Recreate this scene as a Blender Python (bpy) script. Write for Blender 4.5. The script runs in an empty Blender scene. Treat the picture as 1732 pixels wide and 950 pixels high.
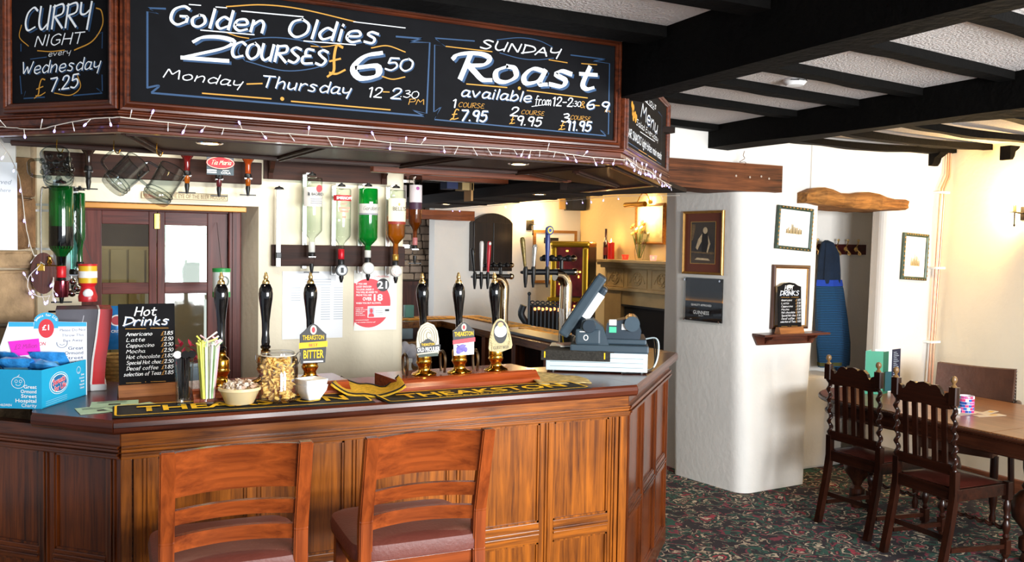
import bpy, bmesh, math, random
from mathutils import Vector, Matrix, Quaternion
random.seed(7)
C = bpy.context.scene.collection
SC = bpy.context.scene
PI = math.pi
R = math.radians

# ---------------------------------------------------------------- camera
def make_camera():
    yaw, pit, rol = R(63.33546798), R(2.26612507), R(0.89646065)
    F = Vector((math.cos(yaw)*math.cos(pit), math.sin(yaw)*math.cos(pit), -math.sin(pit)))
    rt = Vector((math.sin(yaw), -math.cos(yaw), 0)); up = rt.cross(F)
    c, s = math.cos(rol), math.sin(rol)
    X = rt*c + up*s; Y = up*c - rt*s
    cd = bpy.data.cameras.new('camera'); cam = bpy.data.objects.new('camera', cd); C.objects.link(cam)
    cd.sensor_width = 36; cd.lens = 36*1479.1466/1732; cd.clip_start = 0.05
    m = Matrix((X, Y, -F)).transposed().to_4x4(); m.translation = (0, 0, 1.7)
    cam.matrix_world = m
    SC.camera = cam
make_camera()

# ---------------------------------------------------------------- world, exposure and window light
def make_world():
    w = bpy.data.worlds.new('daylight'); SC.world = w; w.use_nodes = True
    bg = w.node_tree.nodes['Background']
    bg.inputs[0].default_value = (0.80, 0.88, 1.0, 1); bg.inputs[1].default_value = 0.35
make_world()
SC.view_settings.view_transform = 'Standard'; SC.view_settings.look = 'None'
SC.view_settings.gamma = 1; SC.view_settings.use_curve_mapping = False
SC.view_settings.exposure = 1.0
SC.cycles.transparent_max_bounces = 16; SC.cycles.max_bounces = 8; SC.cycles.transmission_bounces = 8; SC.cycles.glossy_bounces = 4; SC.cycles.diffuse_bounces = 4
SC.cycles.caustics_reflective = False; SC.cycles.caustics_refractive = False
SC.cycles.sample_clamp_indirect = 4
SC.cycles.use_denoising = True

def area_light(name, loc, target, sx, sy, power, col):
    l = bpy.data.lights.new(name, 'AREA'); l.shape = 'RECTANGLE'; l.size = sx; l.size_y = sy
    l.energy = power; l.color = col
    o = bpy.data.objects.new(name, l); C.objects.link(o); o.location = loc
    o.rotation_euler = (Vector(target)-Vector(loc)).to_track_quat('-Z', 'Y').to_euler()
    return o
def point_light(name, loc, power, col, r=0.03):
    l = bpy.data.lights.new(name, 'POINT'); l.energy = power; l.color = col; l.shadow_soft_size = r
    o = bpy.data.objects.new(name, l); C.objects.link(o); o.location = loc
    return o
area_light('window_light_bar', (1.68, -1.9, 1.55), (1.4, 4, 1.25), 1.3, 1.3, 125, (0.95, 0.98, 1))
area_light('window_light_dining', (3.6, -1.6, 1.6), (4.4, 4.6, 1.3), 1.6, 1.3, 175, (0.93, 0.97, 1))
area_light('window_light_back_room', (2.2, 8.0, 1.7), (4.6, 6.6, 1.2), 0.8, 1.2, 9, (0.85, 0.92, 1))

# ---------------------------------------------------------------- materials
def lin(c):
    if isinstance(c, str):
        c = c.lstrip('#'); c = [int(c[i:i+2], 16)/255 for i in (0, 2, 4)]
    return tuple(((v/12.92) if v <= 0.04045 else ((v+0.055)/1.055)**2.4) for v in c) + (1,)
def new_mat(name):
    m = bpy.data.materials.new(name); m.use_nodes = True
    nt = m.node_tree; return m, nt, nt.nodes['Principled BSDF']
def setp(b, **k):
    for n, v in k.items():
        b.inputs[n.replace('_', ' ')].default_value = v
MC = {}
def mat(name, col, rough=0.5, metal=0.0, var=0.06, vscale=8, bump=0.0, bscale=60, coat=0.0, emit=None, es=0, trans=0, ior=1.45, alpha=1, spec=0.5):
    if name in MC: return MC[name]
    m, nt, b = new_mat(name); N = nt.nodes; L = nt.links
    base = lin(col)
    b.inputs['Roughness'].default_value = rough; b.inputs['Metallic'].default_value = metal
    b.inputs['IOR'].default_value = ior; b.inputs['Specular IOR Level'].default_value = spec; b.inputs['Transmission Weight'].default_value = trans
    b.inputs['Coat Weight'].default_value = coat; b.inputs['Coat Roughness'].default_value = 0.1
    tc = N.new('ShaderNodeTexCoord')
    if var > 0:
        no = N.new('ShaderNodeTexNoise'); no.inputs['Scale'].default_value = vscale; no.inputs['Detail'].default_value = 4
        L.new(tc.outputs['Object'], no.inputs['Vector'])
        cr = N.new('ShaderNodeValToRGB'); cr.color_ramp.elements[0].position = 0.3; cr.color_ramp.elements[1].position = 0.7
        cr.color_ramp.elements[0].color = tuple(v*(1-var) for v in base[:3])+(1,)
        cr.color_ramp.elements[1].color = tuple(min(1, v*(1+var)) for v in base[:3])+(1,)
        L.new(no.outputs['Fac'], cr.inputs[0]); L.new(cr.outputs[0], b.inputs['Base Color'])
    else: b.inputs['Base Color'].default_value = base
    if bump > 0:
        n2 = N.new('ShaderNodeTexNoise'); n2.inputs['Scale'].default_value = bscale; n2.inputs['Detail'].default_value = 5
        L.new(tc.outputs['Object'], n2.inputs['Vector'])
        bp = N.new('ShaderNodeBump'); bp.inputs['Strength'].default_value = bump; bp.inputs['Distance'].default_value = 0.01
        L.new(n2.outputs['Fac'], bp.inputs['Height']); L.new(bp.outputs[0], b.inputs['Normal'])
    if emit: b.inputs['Emission Color'].default_value = lin(emit); b.inputs['Emission Strength'].default_value = es
    MC[name] = m; return m
def wood(name, c1, c2, axis='x', sc=1.0, rough=0.35, coat=0.2, bump=0.15, wear=None):
    """procedural timber, grain running along axis of the object"""
    key = name+'_'+axis
    if key in MC: return MC[key]
    m, nt, b = new_mat(key); N = nt.nodes; L = nt.links; b.inputs['IOR'].default_value = 1.32
    tc = N.new('ShaderNodeTexCoord'); mp = N.new('ShaderNodeMapping')
    L.new(tc.outputs['Object'], mp.inputs[0])
    s = {'x': (1.5, 34, 34), 'y': (34, 1.5, 34), 'z': (34, 34, 1.5)}[axis]
    mp.inputs['Scale'].default_value = tuple(v*sc for v in s)
    n1 = N.new('ShaderNodeTexNoise'); n1.inputs['Scale'].default_value = 1.6; n1.inputs['Detail'].default_value = 7; n1.inputs['Distortion'].default_value = 0.6; n1.inputs['Roughness'].default_value = 0.65
    L.new(mp.outputs[0], n1.inputs['Vector'])
    n2 = N.new('ShaderNodeTexNoise'); n2.inputs['Scale'].default_value = 3.0; n2.inputs['Detail'].default_value = 3
    L.new(tc.outputs['Object'], n2.inputs['Vector'])
    mx = N.new('ShaderNodeMath'); mx.operation = 'MULTIPLY_ADD'; mx.inputs[1].default_value = 0.7
    L.new(n1.outputs['Fac'], mx.inputs[0])
    m2 = N.new('ShaderNodeMath'); m2.operation = 'MULTIPLY'; m2.inputs[1].default_value = 0.3
    L.new(n2.outputs['Fac'], m2.inputs[0]); L.new(m2.outputs[0], mx.inputs[2])
    cr = N.new('ShaderNodeValToRGB'); e = cr.color_ramp.elements
    e[0].position = 0.36; e[0].color = lin(c2); e[1].position = 0.62; e[1].color = lin(c1)
    L.new(mx.outputs[0], cr.inputs[0]); L.new(cr.outputs[0], b.inputs['Base Color'])
    b.inputs['Roughness'].default_value = rough; b.inputs['Coat Weight'].default_value = coat; b.inputs['Coat Roughness'].default_value = 0.15
    bp = N.new('ShaderNodeBump'); bp.inputs['Strength'].default_value = bump; bp.inputs['Distance'].default_value = 0.003
    L.new(n1.outputs['Fac'], bp.inputs['Height']); L.new(bp.outputs[0], b.inputs['Normal'])
    MC[key] = m; return m
def glass(name, col='#ffffff', edge=0.55, refl=0.9):
    """thin-walled glass: clear face on, darker and mirror-like towards the edges"""
    if name in MC: return MC[name]
    m, nt, b = new_mat(name); N = nt.nodes; L = nt.links; N.remove(b)
    out = [n for n in N if n.type == 'OUTPUT_MATERIAL'][0]
    tr = N.new('ShaderNodeBsdfTransparent'); gl = N.new('ShaderNodeBsdfGlossy'); gl.inputs['Roughness'].default_value = 0.03
    lw = N.new('ShaderNodeLayerWeight'); lw.inputs['Blend'].default_value = 0.45
    cr = N.new('ShaderNodeValToRGB'); c = lin(col); e = cr.color_ramp.elements
    e[0].position = 0.35; e[0].color = c; e[1].position = 1.0; e[1].color = tuple(v*edge for v in c[:3])+(1,)
    L.new(lw.outputs['Facing'], cr.inputs[0]); L.new(cr.outputs[0], tr.inputs[0])
    po = N.new('ShaderNodeMath'); po.operation = 'POWER'; po.inputs[1].default_value = 3; L.new(lw.outputs['Facing'], po.inputs[0])
    mu = N.new('ShaderNodeMath'); mu.operation = 'MULTIPLY_ADD'; mu.inputs[1].default_value = 0.45*refl; mu.inputs[2].default_value = 0.035; mu.use_clamp = True
    L.new(po.outputs[0], mu.inputs[0])
    mx = N.new('ShaderNodeMixShader'); L.new(mu.outputs[0], mx.inputs[0]); L.new(tr.outputs[0], mx.inputs[1]); L.new(gl.outputs[0], mx.inputs[2])
    L.new(mx.outputs[0], out.inputs[0]); MC[name] = m; return m
def glow(name, col, s):
    if name in MC: return MC[name]
    m, nt, b = new_mat(name); b.inputs['Base Color'].default_value = lin(col)
    b.inputs['Emission Color'].default_value = lin(col); b.inputs['Emission Strength'].default_value = s
    MC[name] = m; return m

# ---------------------------------------------------------------- mesh building
I4 = Matrix.Identity(4)
def T(x, y, z): return Matrix.Translation((x, y, z))
def RX(a): return Matrix.Rotation(R(a), 4, 'X')
def RY(a): return Matrix.Rotation(R(a), 4, 'Y')
def RZ(a): return Matrix.Rotation(R(a), 4, 'Z')
class B:
    def __init__(s): s.bm = bmesh.new(); s.sm = False
    def faces(s, vs, fs, M=I4):
        v = [s.bm.verts.new(M @ Vector(p)) for p in vs]
        for f in fs:
            try: s.bm.faces.new([v[i] for i in f])
            except ValueError: pass
        return s
    def box(s, x0, x1, y0, y1, z0, z1, M=I4, bev=0):
        if bev > 0:
            t = bmesh.new(); r = bmesh.ops.create_cube(t, size=1)
            for v in t.verts: v.co = Vector((x0+(v.co.x+.5)*(x1-x0), y0+(v.co.y+.5)*(y1-y0), z0+(v.co.z+.5)*(z1-z0)))
            bmesh.ops.bevel(t, geom=list(t.edges), offset=bev, segments=2, affect='EDGES', profile=0.6)
            me = bpy.data.meshes.new('t'); t.transform(M); t.to_mesh(me); t.free(); s.bm.from_mesh(me); bpy.data.meshes.remove(me)
            return s
        p = [(x0, y0, z0), (x1, y0, z0), (x1, y1, z0), (x0, y1, z0), (x0, y0, z1), (x1, y0, z1), (x1, y1, z1), (x0, y1, z1)]
        return s.faces(p, [(3, 2, 1, 0), (4, 5, 6, 7), (0, 1, 5, 4), (1, 2, 6, 5), (2, 3, 7, 6), (3, 0, 4, 7)], M)
    def prism(s, pts, z0, z1, M=I4, top=None):
        """polygon pts in local xy, extruded z0..z1; top: other polygon at z1"""
        n = len(pts); tp = top or pts
        v = [(x, y, z0) for x, y in pts]+[(x, y, z1) for x, y in tp]
        f = [tuple(range(n-1, -1, -1)), tuple(range(n, 2*n))]+[(i, (i+1) % n, n+(i+1) % n, n+i) for i in range(n)]
        return s.faces(v, f, M)
    def lathe(s, prof, seg=24, M=I4, cap=True, sq=None):
        s.sm = True; v = []; f = []
        for (r, z) in prof:
            for k in range(seg):
                a = 2*PI*k/seg
                v.append((r*math.cos(a), r*math.sin(a), z))
        n = len(prof)
        for i in range(n-1):
            for k in range(seg):
                k2 = (k+1) % seg
                f.append((i*seg+k, i*seg+k2, (i+1)*seg+k2, (i+1)*seg+k))
        if cap:
            if prof[0][0] > 1e-5: f.append(tuple(range(seg-1, -1, -1)))
            if prof[-1][0] > 1e-5: f.append(tuple((n-1)*seg+k for k in range(seg)))
        return s.faces(v, f, M)
    def tube(s, pts, r, seg=8, M=I4, closed=False):
        s.sm = True; pts = [Vector(p) for p in pts]; n = len(pts); v = []; f = []
        rr = r if isinstance(r, (list, tuple)) else [r]*n
        up = None
        for i in range(n):
            a = pts[(i-1) % n] if (i > 0 or closed) else pts[i]
            b = pts[(i+1) % n] if (i < n-1 or closed) else pts[i]
            t = (b-a).normalized()
            if up is None:
                up = Vector((0, 0, 1)) if abs(t.z) < 0.9 else Vector((1, 0, 0))
            x = t.cross(up)
            if x.length < 1e-4: x = t.cross(Vector((1, 0.3, 0)))
            x.normalize(); up = x.cross(t).normalized()
            for k in range(seg):
                an = 2*PI*k/seg
                v.append(pts[i]+x*(rr[i]*math.cos(an))+up*(rr[i]*math.sin(an)))
        for i in range(n if closed else n-1):
            j = (i+1) % n
            for k in range(seg):
                k2 = (k+1) % seg; f.append((i*seg+k2, i*seg+k, j*seg+k, j*seg+k2))
        if not closed:
            f.append(tuple(range(seg))); f.append(tuple((n-1)*seg+k for k in range(seg-1, -1, -1)))
        return s.faces(v, f, M)
    def ball(s, c, r, seg=10, sc=(1, 1, 1)):
        prof = [(r*math.sin(PI*i/(seg//2+1)), -r*math.cos(PI*i/(seg//2+1))) for i in range(seg//2+2)]
        prof = [(max(a, 1e-4), b) for a, b in prof]
        return s.lathe(prof, seg, T(*c) @ Matrix.Diagonal((*sc, 1)))
    def sweep(s, sec, path, M=I4):
        """closed section [(out, z)] swept along an open 2d path, out = to the right of travel, mitred"""
        n = len(path); m = len(sec); v = []; f = []
        P = [Vector(p) for p in path]
        for i in range(n):
            d0 = (P[i]-P[i-1]).normalized() if i > 0 else (P[1]-P[0]).normalized()
            d1 = (P[i+1]-P[i]).normalized() if i < n-1 else d0
            n0 = Vector((d0.y, -d0.x)); n1 = Vector((d1.y, -d1.x)); nn = (n0+n1).normalized(); k = 1/max(0.3, nn.dot(n0))
            for (o, z) in sec: q = P[i]+nn*(o*k); v.append((q.x, q.y, z))
        for i in range(n-1):
            for j in range(m): j2 = (j+1) % m; f.append((i*m+j, i*m+j2, (i+1)*m+j2, (i+1)*m+j))
        f.append(tuple(range(m-1, -1, -1))); f.append(tuple((n-1)*m+j for j in range(m)))
        return s.faces(v, f, M)
    def build(s, name, m, parent=None, smooth=None, kind=None, loc=None, rot=None, fix=True):
        if fix: bmesh.ops.recalc_face_normals(s.bm, faces=list(s.bm.faces))
        me = bpy.data.meshes.new(name); s.bm.to_mesh(me); s.bm.free()
        if (s.sm if smooth is None else smooth):
            for p in me.polygons: p.use_smooth = True
            try: me.set_sharp_from_angle(angle=R(38))
            except Exception: pass
        if m: me.materials.append(m)
        return link(name, me, parent, kind, loc, rot)
def link(name, me, parent=None, kind=None, loc=None, rot=None):
    o = bpy.data.objects.new(name, me); C.objects.link(o)
    if parent is not None: o.parent = parent
    if kind: o['kind'] = kind
    if loc: o.location = loc
    if rot: o.rotation_euler = rot
    return o
def thing(name, label, cat, loc=(0, 0, 0), rz=0, group=None, rot=None):
    o = bpy.data.objects.new(name, None); C.objects.link(o); o.empty_display_size = 0.05
    o.location = loc; o.rotation_euler = rot if rot else (0, 0, R(rz)); return tag(o, label, cat, group)
def tag(o, label, cat, group=None):
    o['label'] = label; o['category'] = cat
    if group: o['group'] = group
    return o
def copy_thing(r, label=None, loc=None, rz=None, group=None):
    def cp(o, par):
        c = o.copy(); C.objects.link(c); c.parent = par
        for ch in list(o.children): cp(ch, c)
        return c
    c = cp(r, None)
    if label: c['label'] = label
    if loc: c.location = loc
    if rz is not None: c.rotation_euler = (0, 0, R(rz))
    if group: c['group'] = group
    return c
def struct(o): o['kind'] = 'structure'; return o
def curve_pts(pts, n=6):
    """Catmull-Rom through points"""
    P = [Vector(p) for p in pts]; out = []
    for i in range(len(P)-1):
        a = P[i-1] if i > 0 else P[i]*2-P[i+1]; b = P[i]; c = P[i+1]; d = P[i+2] if i+2 < len(P) else P[i+1]*2-P[i]
        for k in range(n):
            t = k/n
            out.append(0.5*((2*b)+(c-a)*t+(2*a-5*b+4*c-d)*t*t+(3*b-a-3*c+d)*t**3))
    out.append(P[-1]); return out
def bend_box(x0, x1, thick, z0, z1, bow, n=12, M=I4, y0=0):
    """a slat curved in plan: y = y0 + bow*(1-u^2)"""
    b = B(); v = []; f = []
    for i in range(n+1):
        u = -1+2*i/n; x = x0+(x1-x0)*i/n; y = y0+bow*(1-u*u)
        v += [(x, y, z0), (x, y+thick, z0), (x, y+thick, z1), (x, y, z1)]
    for i in range(n):
        a = 4*i; c = a+4
        for j in range(4): f.append((a+j, a+(j+1) % 4, c+(j+1) % 4, c+j))
    f.append((3, 2, 1, 0)); f.append((4*n, 4*n+1, 4*n+2, 4*n+3))
    b.faces(v, f, M); return b

def frame_loop(x0, x1, z0, z1, sec, M=I4):
    """mitred frame round a rectangle in local xz; sec = closed section [(outward, y)]"""
    m = len(sec); v = []; f = []
    for sx, sz, cx, cz in ((-1, -1, x0, z0), (1, -1, x1, z0), (1, 1, x1, z1), (-1, 1, x0, z1)):
        for (o, y) in sec: v.append((cx+sx*o, y, cz+sz*o))
    for i in range(4):
        for j in range(m): j2 = (j+1) % m; k = (i+1) % 4; f.append((i*m+j, i*m+j2, k*m+j2, k*m+j))
    return B().faces(v, f, M)

# ---------------------------------------------------------------- lettering
# printed letters: the built-in face turned into a thin mesh; text lies in local xz, facing -y
def printed(body, h, m, parent, x=0, y=0, z=0, align='CENTER', bold=0, width=None, name='lettering', rot=None, shear=0, thick=0.0004, ys=1):
    cu = bpy.data.curves.new('t', 'FONT'); cu.body = body; cu.size = 1; cu.align_x = align; cu.align_y = 'BOTTOM_BASELINE'
    cu.offset = bold*0.5; cu.shear = shear; cu.resolution_u = 2; cu.extrude = 0
    o = bpy.data.objects.new('t', cu); C.objects.link(o)
    dg = bpy.context.evaluated_depsgraph_get()
    me = bpy.data.meshes.new_from_object(o.evaluated_get(dg))
    bpy.data.objects.remove(o)
    me.name = name
    k = h/0.70
    xs = [v.co.x for v in me.vertices] or [0, 1]
    w = (max(xs)-min(xs))*k
    kx = k*(width/w) if (width and w > 0) else k
    me.transform(Matrix(((kx, 0, 0, 0), (0, 0, 1, 0), (0, k*ys, 0, 0), (0, 0, 0, 1))))
    me.materials.clear(); me.materials.append(m)
    q = link(name, me, parent); q.location = (x, y, z)
    if rot: q.rotation_euler = rot
    return q
# brush letters: strokes on a grid, 10 = capital height, ~ marks a curved stroke
G = {
'A': '0 0 3 10 5.5 0;1 3.6 5 3.6', 'B': '0 0 .6 10;~.6 10 4.5 9.3 4.3 6 1 5.4;~1 5.4 5.2 4.6 4.6 .8 0 0', 'C': '~5.4 8.6 3.6 10 1 7.8 .2 3.5 1.6 .2 5 1.4',
'D': '.6 0 .8 10;~.4 10 4.8 8.6 5.6 4 0 0', 'E': '~4.6 9.4 1.6 9.6 1.2 6 3.6 5.4;~3.6 5.4 .2 4.4 .6 .4 4.8 .8', 'F': '.4 0 .8 10 5 10;.6 5.4 4 5.4', 'G': '~5.2 8.8 3.4 10 .8 7.6 .4 2.6 2.4 0 5 2;5 2 5.2 4.8 3 4.6',
'H': '.2 0 .8 10;4.8 0 5.2 10;.4 5 5.2 5', 'I': '.4 0 .8 10', 'J': '~4 10 3.6 2 2 0 .2 1.4', 'K': '.3 0 .7 10;4.8 10 .6 5 5 0', 'L': '.8 10 .3 0 4.6 .3', 'M': '0 0 1 9.6 3.2 4 5.6 9.8 6.4 0',
'N': '.2 0 .7 9.8 4.6 .2 5.2 10', 'O': '~3.2 10 .8 8 .3 3 2.4 0 5 2.6 5.2 7.4 3.2 10', 'P': '.4 0 .8 10;~.2 9.6 4.8 10 4.8 5.6 .8 4.6', 'Q': '~3.2 10 .8 8 .3 3 2.4 0 5 2.6 5.2 7.4 3.2 10;3 3 5.4 -1',
'R': '.4 0 .8 10;~.2 9.4 4.6 10.2 4.8 6.4 1 5;1.4 5 5.2 0', 'S': '~5 9 2.6 10 .9 8 2.6 5.6 4.6 3.4 3 .2 .2 1', 'T': '0 9.8 5.4 10;2.9 10 2.4 0', 'U': '~.6 10 .4 3 2 0 4.4 2.2;5.2 10 4.6 0', 'V': '.2 10 2.4 0 5.2 10', 'W': '.2 10 1.4 0 3.4 6.5 4.6 0 7 10',
'X': '.2 0 5 10;.6 10 5 0', 'Y': '~.4 10 .6 5.6 2.6 5 4.6 6.6;5.2 10 4.2 -1.5', 'Z': '.4 10 5 10 .4 0 5 .2',
'a': '~4 5.6 1.6 6.2 .3 3 1 .2 3.2 1.6 4.1 5.6;~4.1 5.8 3.6 .6 5 .4', 'b': '.4 0 .8 10;~.5 3.4 3 6.4 4.4 3 2.6 0 .4 .8', 'c': '~4 5 2.4 6.2 .4 3.4 1.4 0 4 .8', 'd': '~4 5.2 2 6.4 .3 3 1.4 0 3.8 1.6;4.6 10 4.1 0',
'e': '~.6 2.8 4 3.6 3.4 6.2 1 5.4 .4 1.8 2 -.2 4.4 1', 'f': '~4 9.4 2.4 10 1.8 7 1.4 -1;.2 5.6 3.6 5.8', 'g': '~4 5.4 1.8 6.4 .4 3.2 1.6 .4 4 2;~4.2 6 3.8 -2.4 2 -3.2 .2 -2', 'h': '.4 0 .8 10;~.6 3.6 2.8 6.4 4 4.6 3.9 0',
'i': '.8 6 .6 0;.9 8.4 1 9', 'j': '~1.6 6 1.4 -1.6 0 -3;1.7 8.4 1.8 9', 'k': '.4 0 .8 10;3.8 6 .8 3 4 0', 'l': '1 10 .5 0', 'm': '.2 0 .5 6;~.4 3.6 2.2 6.4 3.2 4.4 3 0;~3.2 3.6 5 6.4 6 4.4 5.9 0', 'n': '.2 0 .5 6;~.4 3.4 2.6 6.4 3.9 4.6 3.8 0',
'o': '~2.2 6.2 .4 4 .8 .6 2.6 0 4.2 2.4 3.6 5.6 2.2 6.2', 'p': '.2 -3 .8 6;~.7 3.6 3 6.6 4.2 3.4 2.6 0 .7 .8', 'r': '.3 0 .6 6;~.5 3.6 2.2 6.2 3.6 5.6', 's': '~3.8 5.6 1.8 6.4 .9 4.8 3 2.8 2.6 .2 .2 .6', 't': '~1.8 9 1.2 2 2.2 0 3.6 .8;.2 6 3.6 6.2',
'u': '~.5 6 .4 1.4 1.8 0 3.6 2;4 6 3.8 0', 'v': '.2 6 1.9 0 4 6', 'w': '.2 6 1.2 0 2.8 4.4 4 0 5.6 6', 'x': '.2 0 3.8 6;.4 6 3.8 0', 'y': '~.4 6 .6 2 2.2 1.6 3.9 3;4.3 6 3 -3.4', 'z': '.2 6 3.8 6 .2 0 3.8 0',
'0': '~2.8 10 .6 8 .3 3 2.2 0 4.4 2.4 4.6 7.4 2.8 10', '1': '.4 8 2 10 1.8 0', '2': '~.5 7.2 1.2 9.4 2.8 10 4.2 8.6 3.6 5.6 1.6 2.4 .2 .3;.2 .3 4.6 .3', '§': '~-1.6 7.2 -1 8.8 1 9.9 3.4 10 4.9 8.6 4.2 6 1.3 5.0;1.3 9.6 .6 0;~1.6 5 3 2.6 4.6 .2 6.2 .2', '3': '~.8 9 3 10 4 7.6 1.8 5.4;~1.8 5.4 4.8 4 3.2 0 .4 .8', '5': '4.6 9.8 1.4 9.8 1 5.6;~1 5.6 3.6 6.2 4.4 3 2.6 0 .3 .8', '6': '~4 9.8 1.6 8 .4 3.4 1.8 0 4.2 1.4 3.8 4.8 .8 3.6',
'7': '.4 9.6 4.8 9.8 1.6 0', '8': '~2.6 5.4 .8 8 2.6 10 4.2 8 2.4 5.4 .4 2.6 2.4 0 4.6 2.6 2.6 5.4', '9': '~4.2 7 3 4.8 .8 6.4 1.6 9.6 4 9.4 4.4 7;4.4 8 3.8 0', '4': '3.4 0 3.8 10 .2 3.4 5 3.4', '.': '.5 .2 .9 .6', '-': '.4 4.4 3.6 4.7', '&': '~4.6 2.6 2 0 .4 2 3.4 7.4 2 9.8 1 7.6 4.6 0',
'£': '~5 9 3.4 10 2.2 6 1.6 1 -.4 -.6;~.4 .6 2.4 -.2 5 .6;.8 4.8 4 5', ':': '.6 1 .8 1.4;.9 5 1 5.4', '|': '1 10 .6 0'}
ADV = {'M': 7.6, 'W': 8, 'm': 7.2, 'w': 6.8, 'i': 2.3, 'l': 2.1, 'I': 2.4, '.': 2, '1': 3.6, ' ': 3.4, 't': 4.6, 'j': 2.8, ':': 2, 'r': 4.4, 'f': 4.6, '|': 2.4, '-': 4.6}
def adv(c): return ADV.get(c, 6.4 if (c.isupper() or c in '£§') else 5.5)
RC = [0]
def ribbon(b, pts, w, y, contrast=0.45):
    """brush stroke of breadth w along 2d points, laid flat at depth y, broad-nib thick and thin"""
    n = len(pts)
    if n < 2: return
    RC[0] += 1; y -= (RC[0] % 12)*0.00002
    vs = []; fs = []
    for i in range(n):
        t = (pts[min(i+1, n-1)]-pts[max(i-1, 0)])
        if t.length < 1e-9: t = Vector((1, 0))
        t.normalize(); nr = Vector((-t.y, t.x))
        k = w*((1-contrast)+contrast*abs(math.cos(math.atan2(t.y, t.x)-R(-35))**1)*1.0)
        k = w*((1-contrast)+contrast*abs(math.sin(math.atan2(t.y, t.x)-R(25))))
        e = t*(k*0.35 if i == n-1 else (-k*0.35 if i == 0 else 0))
        a = pts[i]+nr*k/2+e; c = pts[i]-nr*k/2+e
        vs += [(a.x, y, a.y), (c.x, y, c.y)]
    for i in range(n-1): fs.append((2*i, 2*i+1, 2*i+3, 2*i+2))
    b.faces(vs, fs)
def chalk(b, text, p0, p1, h, y=-0.0012, w=0.13, slant=0.12, contrast=0.45):
    """brush lettering from p0 to p1 (2d in the board's local xz), capital height h"""
    p0 = Vector(p0); p1 = Vector(p1); d = p1-p0; Lx = d.length; d.normalize(); u = Vector((-d.y, d.x))
    tot = sum(adv(c) for c in text)-0.8; kx = Lx/tot; kz = h/10; x = 0
    for c in text:
        g = G.get(c)
        if g:
            for st in g.split(';'):
                sm = st[0] == '~'; nums = [float(q) for q in st.lstrip('~').split()]
                pts = [Vector((nums[i], nums[i+1])) for i in range(0, len(nums), 2)]
                if sm: pts = curve_pts(pts, 5)
                elif len(pts) > 2:
                    q = []
                    for i, p in enumerate(pts):
                        if 0 < i < len(pts)-1:
                            q.append(p+(pts[i-1]-p)*0.06); q.append(p+(pts[i+1]-p)*0.06)
                        else: q.append(p)
                    pts = q
                P = [p0+d*((x+p.x+slant*p.y)*kx)+u*(p.y*kz) for p in pts]
                ribbon(b, P, h*w, y, contrast)
        x += adv(c)
def line(b, pts, w, y=-0.001, smooth=False):
    P = [Vector(p) for p in pts]
    if smooth: P = curve_pts(P, 7)
    ribbon(b, P, w, y, 0.0)
def disc(b, c, r, y=-0.001, n=16, rz=None):
    rz = rz or r
    b.faces([(c[0]+r*math.cos(2*PI*k/n), y, c[1]+rz*math.sin(2*PI*k/n)) for k in range(n)], [tuple(range(n))])
def ring(b, c, rx, rz, w, y=-0.001, a0=0, a1=360, n=28):
    pts = [Vector((c[0]+rx*math.cos(R(a0+(a1-a0)*k/n)), c[1]+rz*math.sin(R(a0+(a1-a0)*k/n)))) for k in range(n+1)]
    ribbon(b, pts, w, y, 0)
# ================================================================ THE SETTING
def plaster(name, col, bump=0.25, sc=25):
    return mat(name, col, 0.85, var=0.03, vscale=3, bump=bump, bscale=sc)
M_PL = plaster('white_plaster', '#e6e1d9')
M_PLC = plaster('cream_plaster', '#e9dfc6')
M_PLW = plaster('warm_plaster', '#e8dcc4')
M_CEIL = plaster('textured_ceiling', '#ddd6d2', 0.9, 90)
M_BLK = mat('black_beam_paint', '#060504', 0.8, spec=0.12, var=0.3, vscale=14, bump=0.5, bscale=30)

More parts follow.
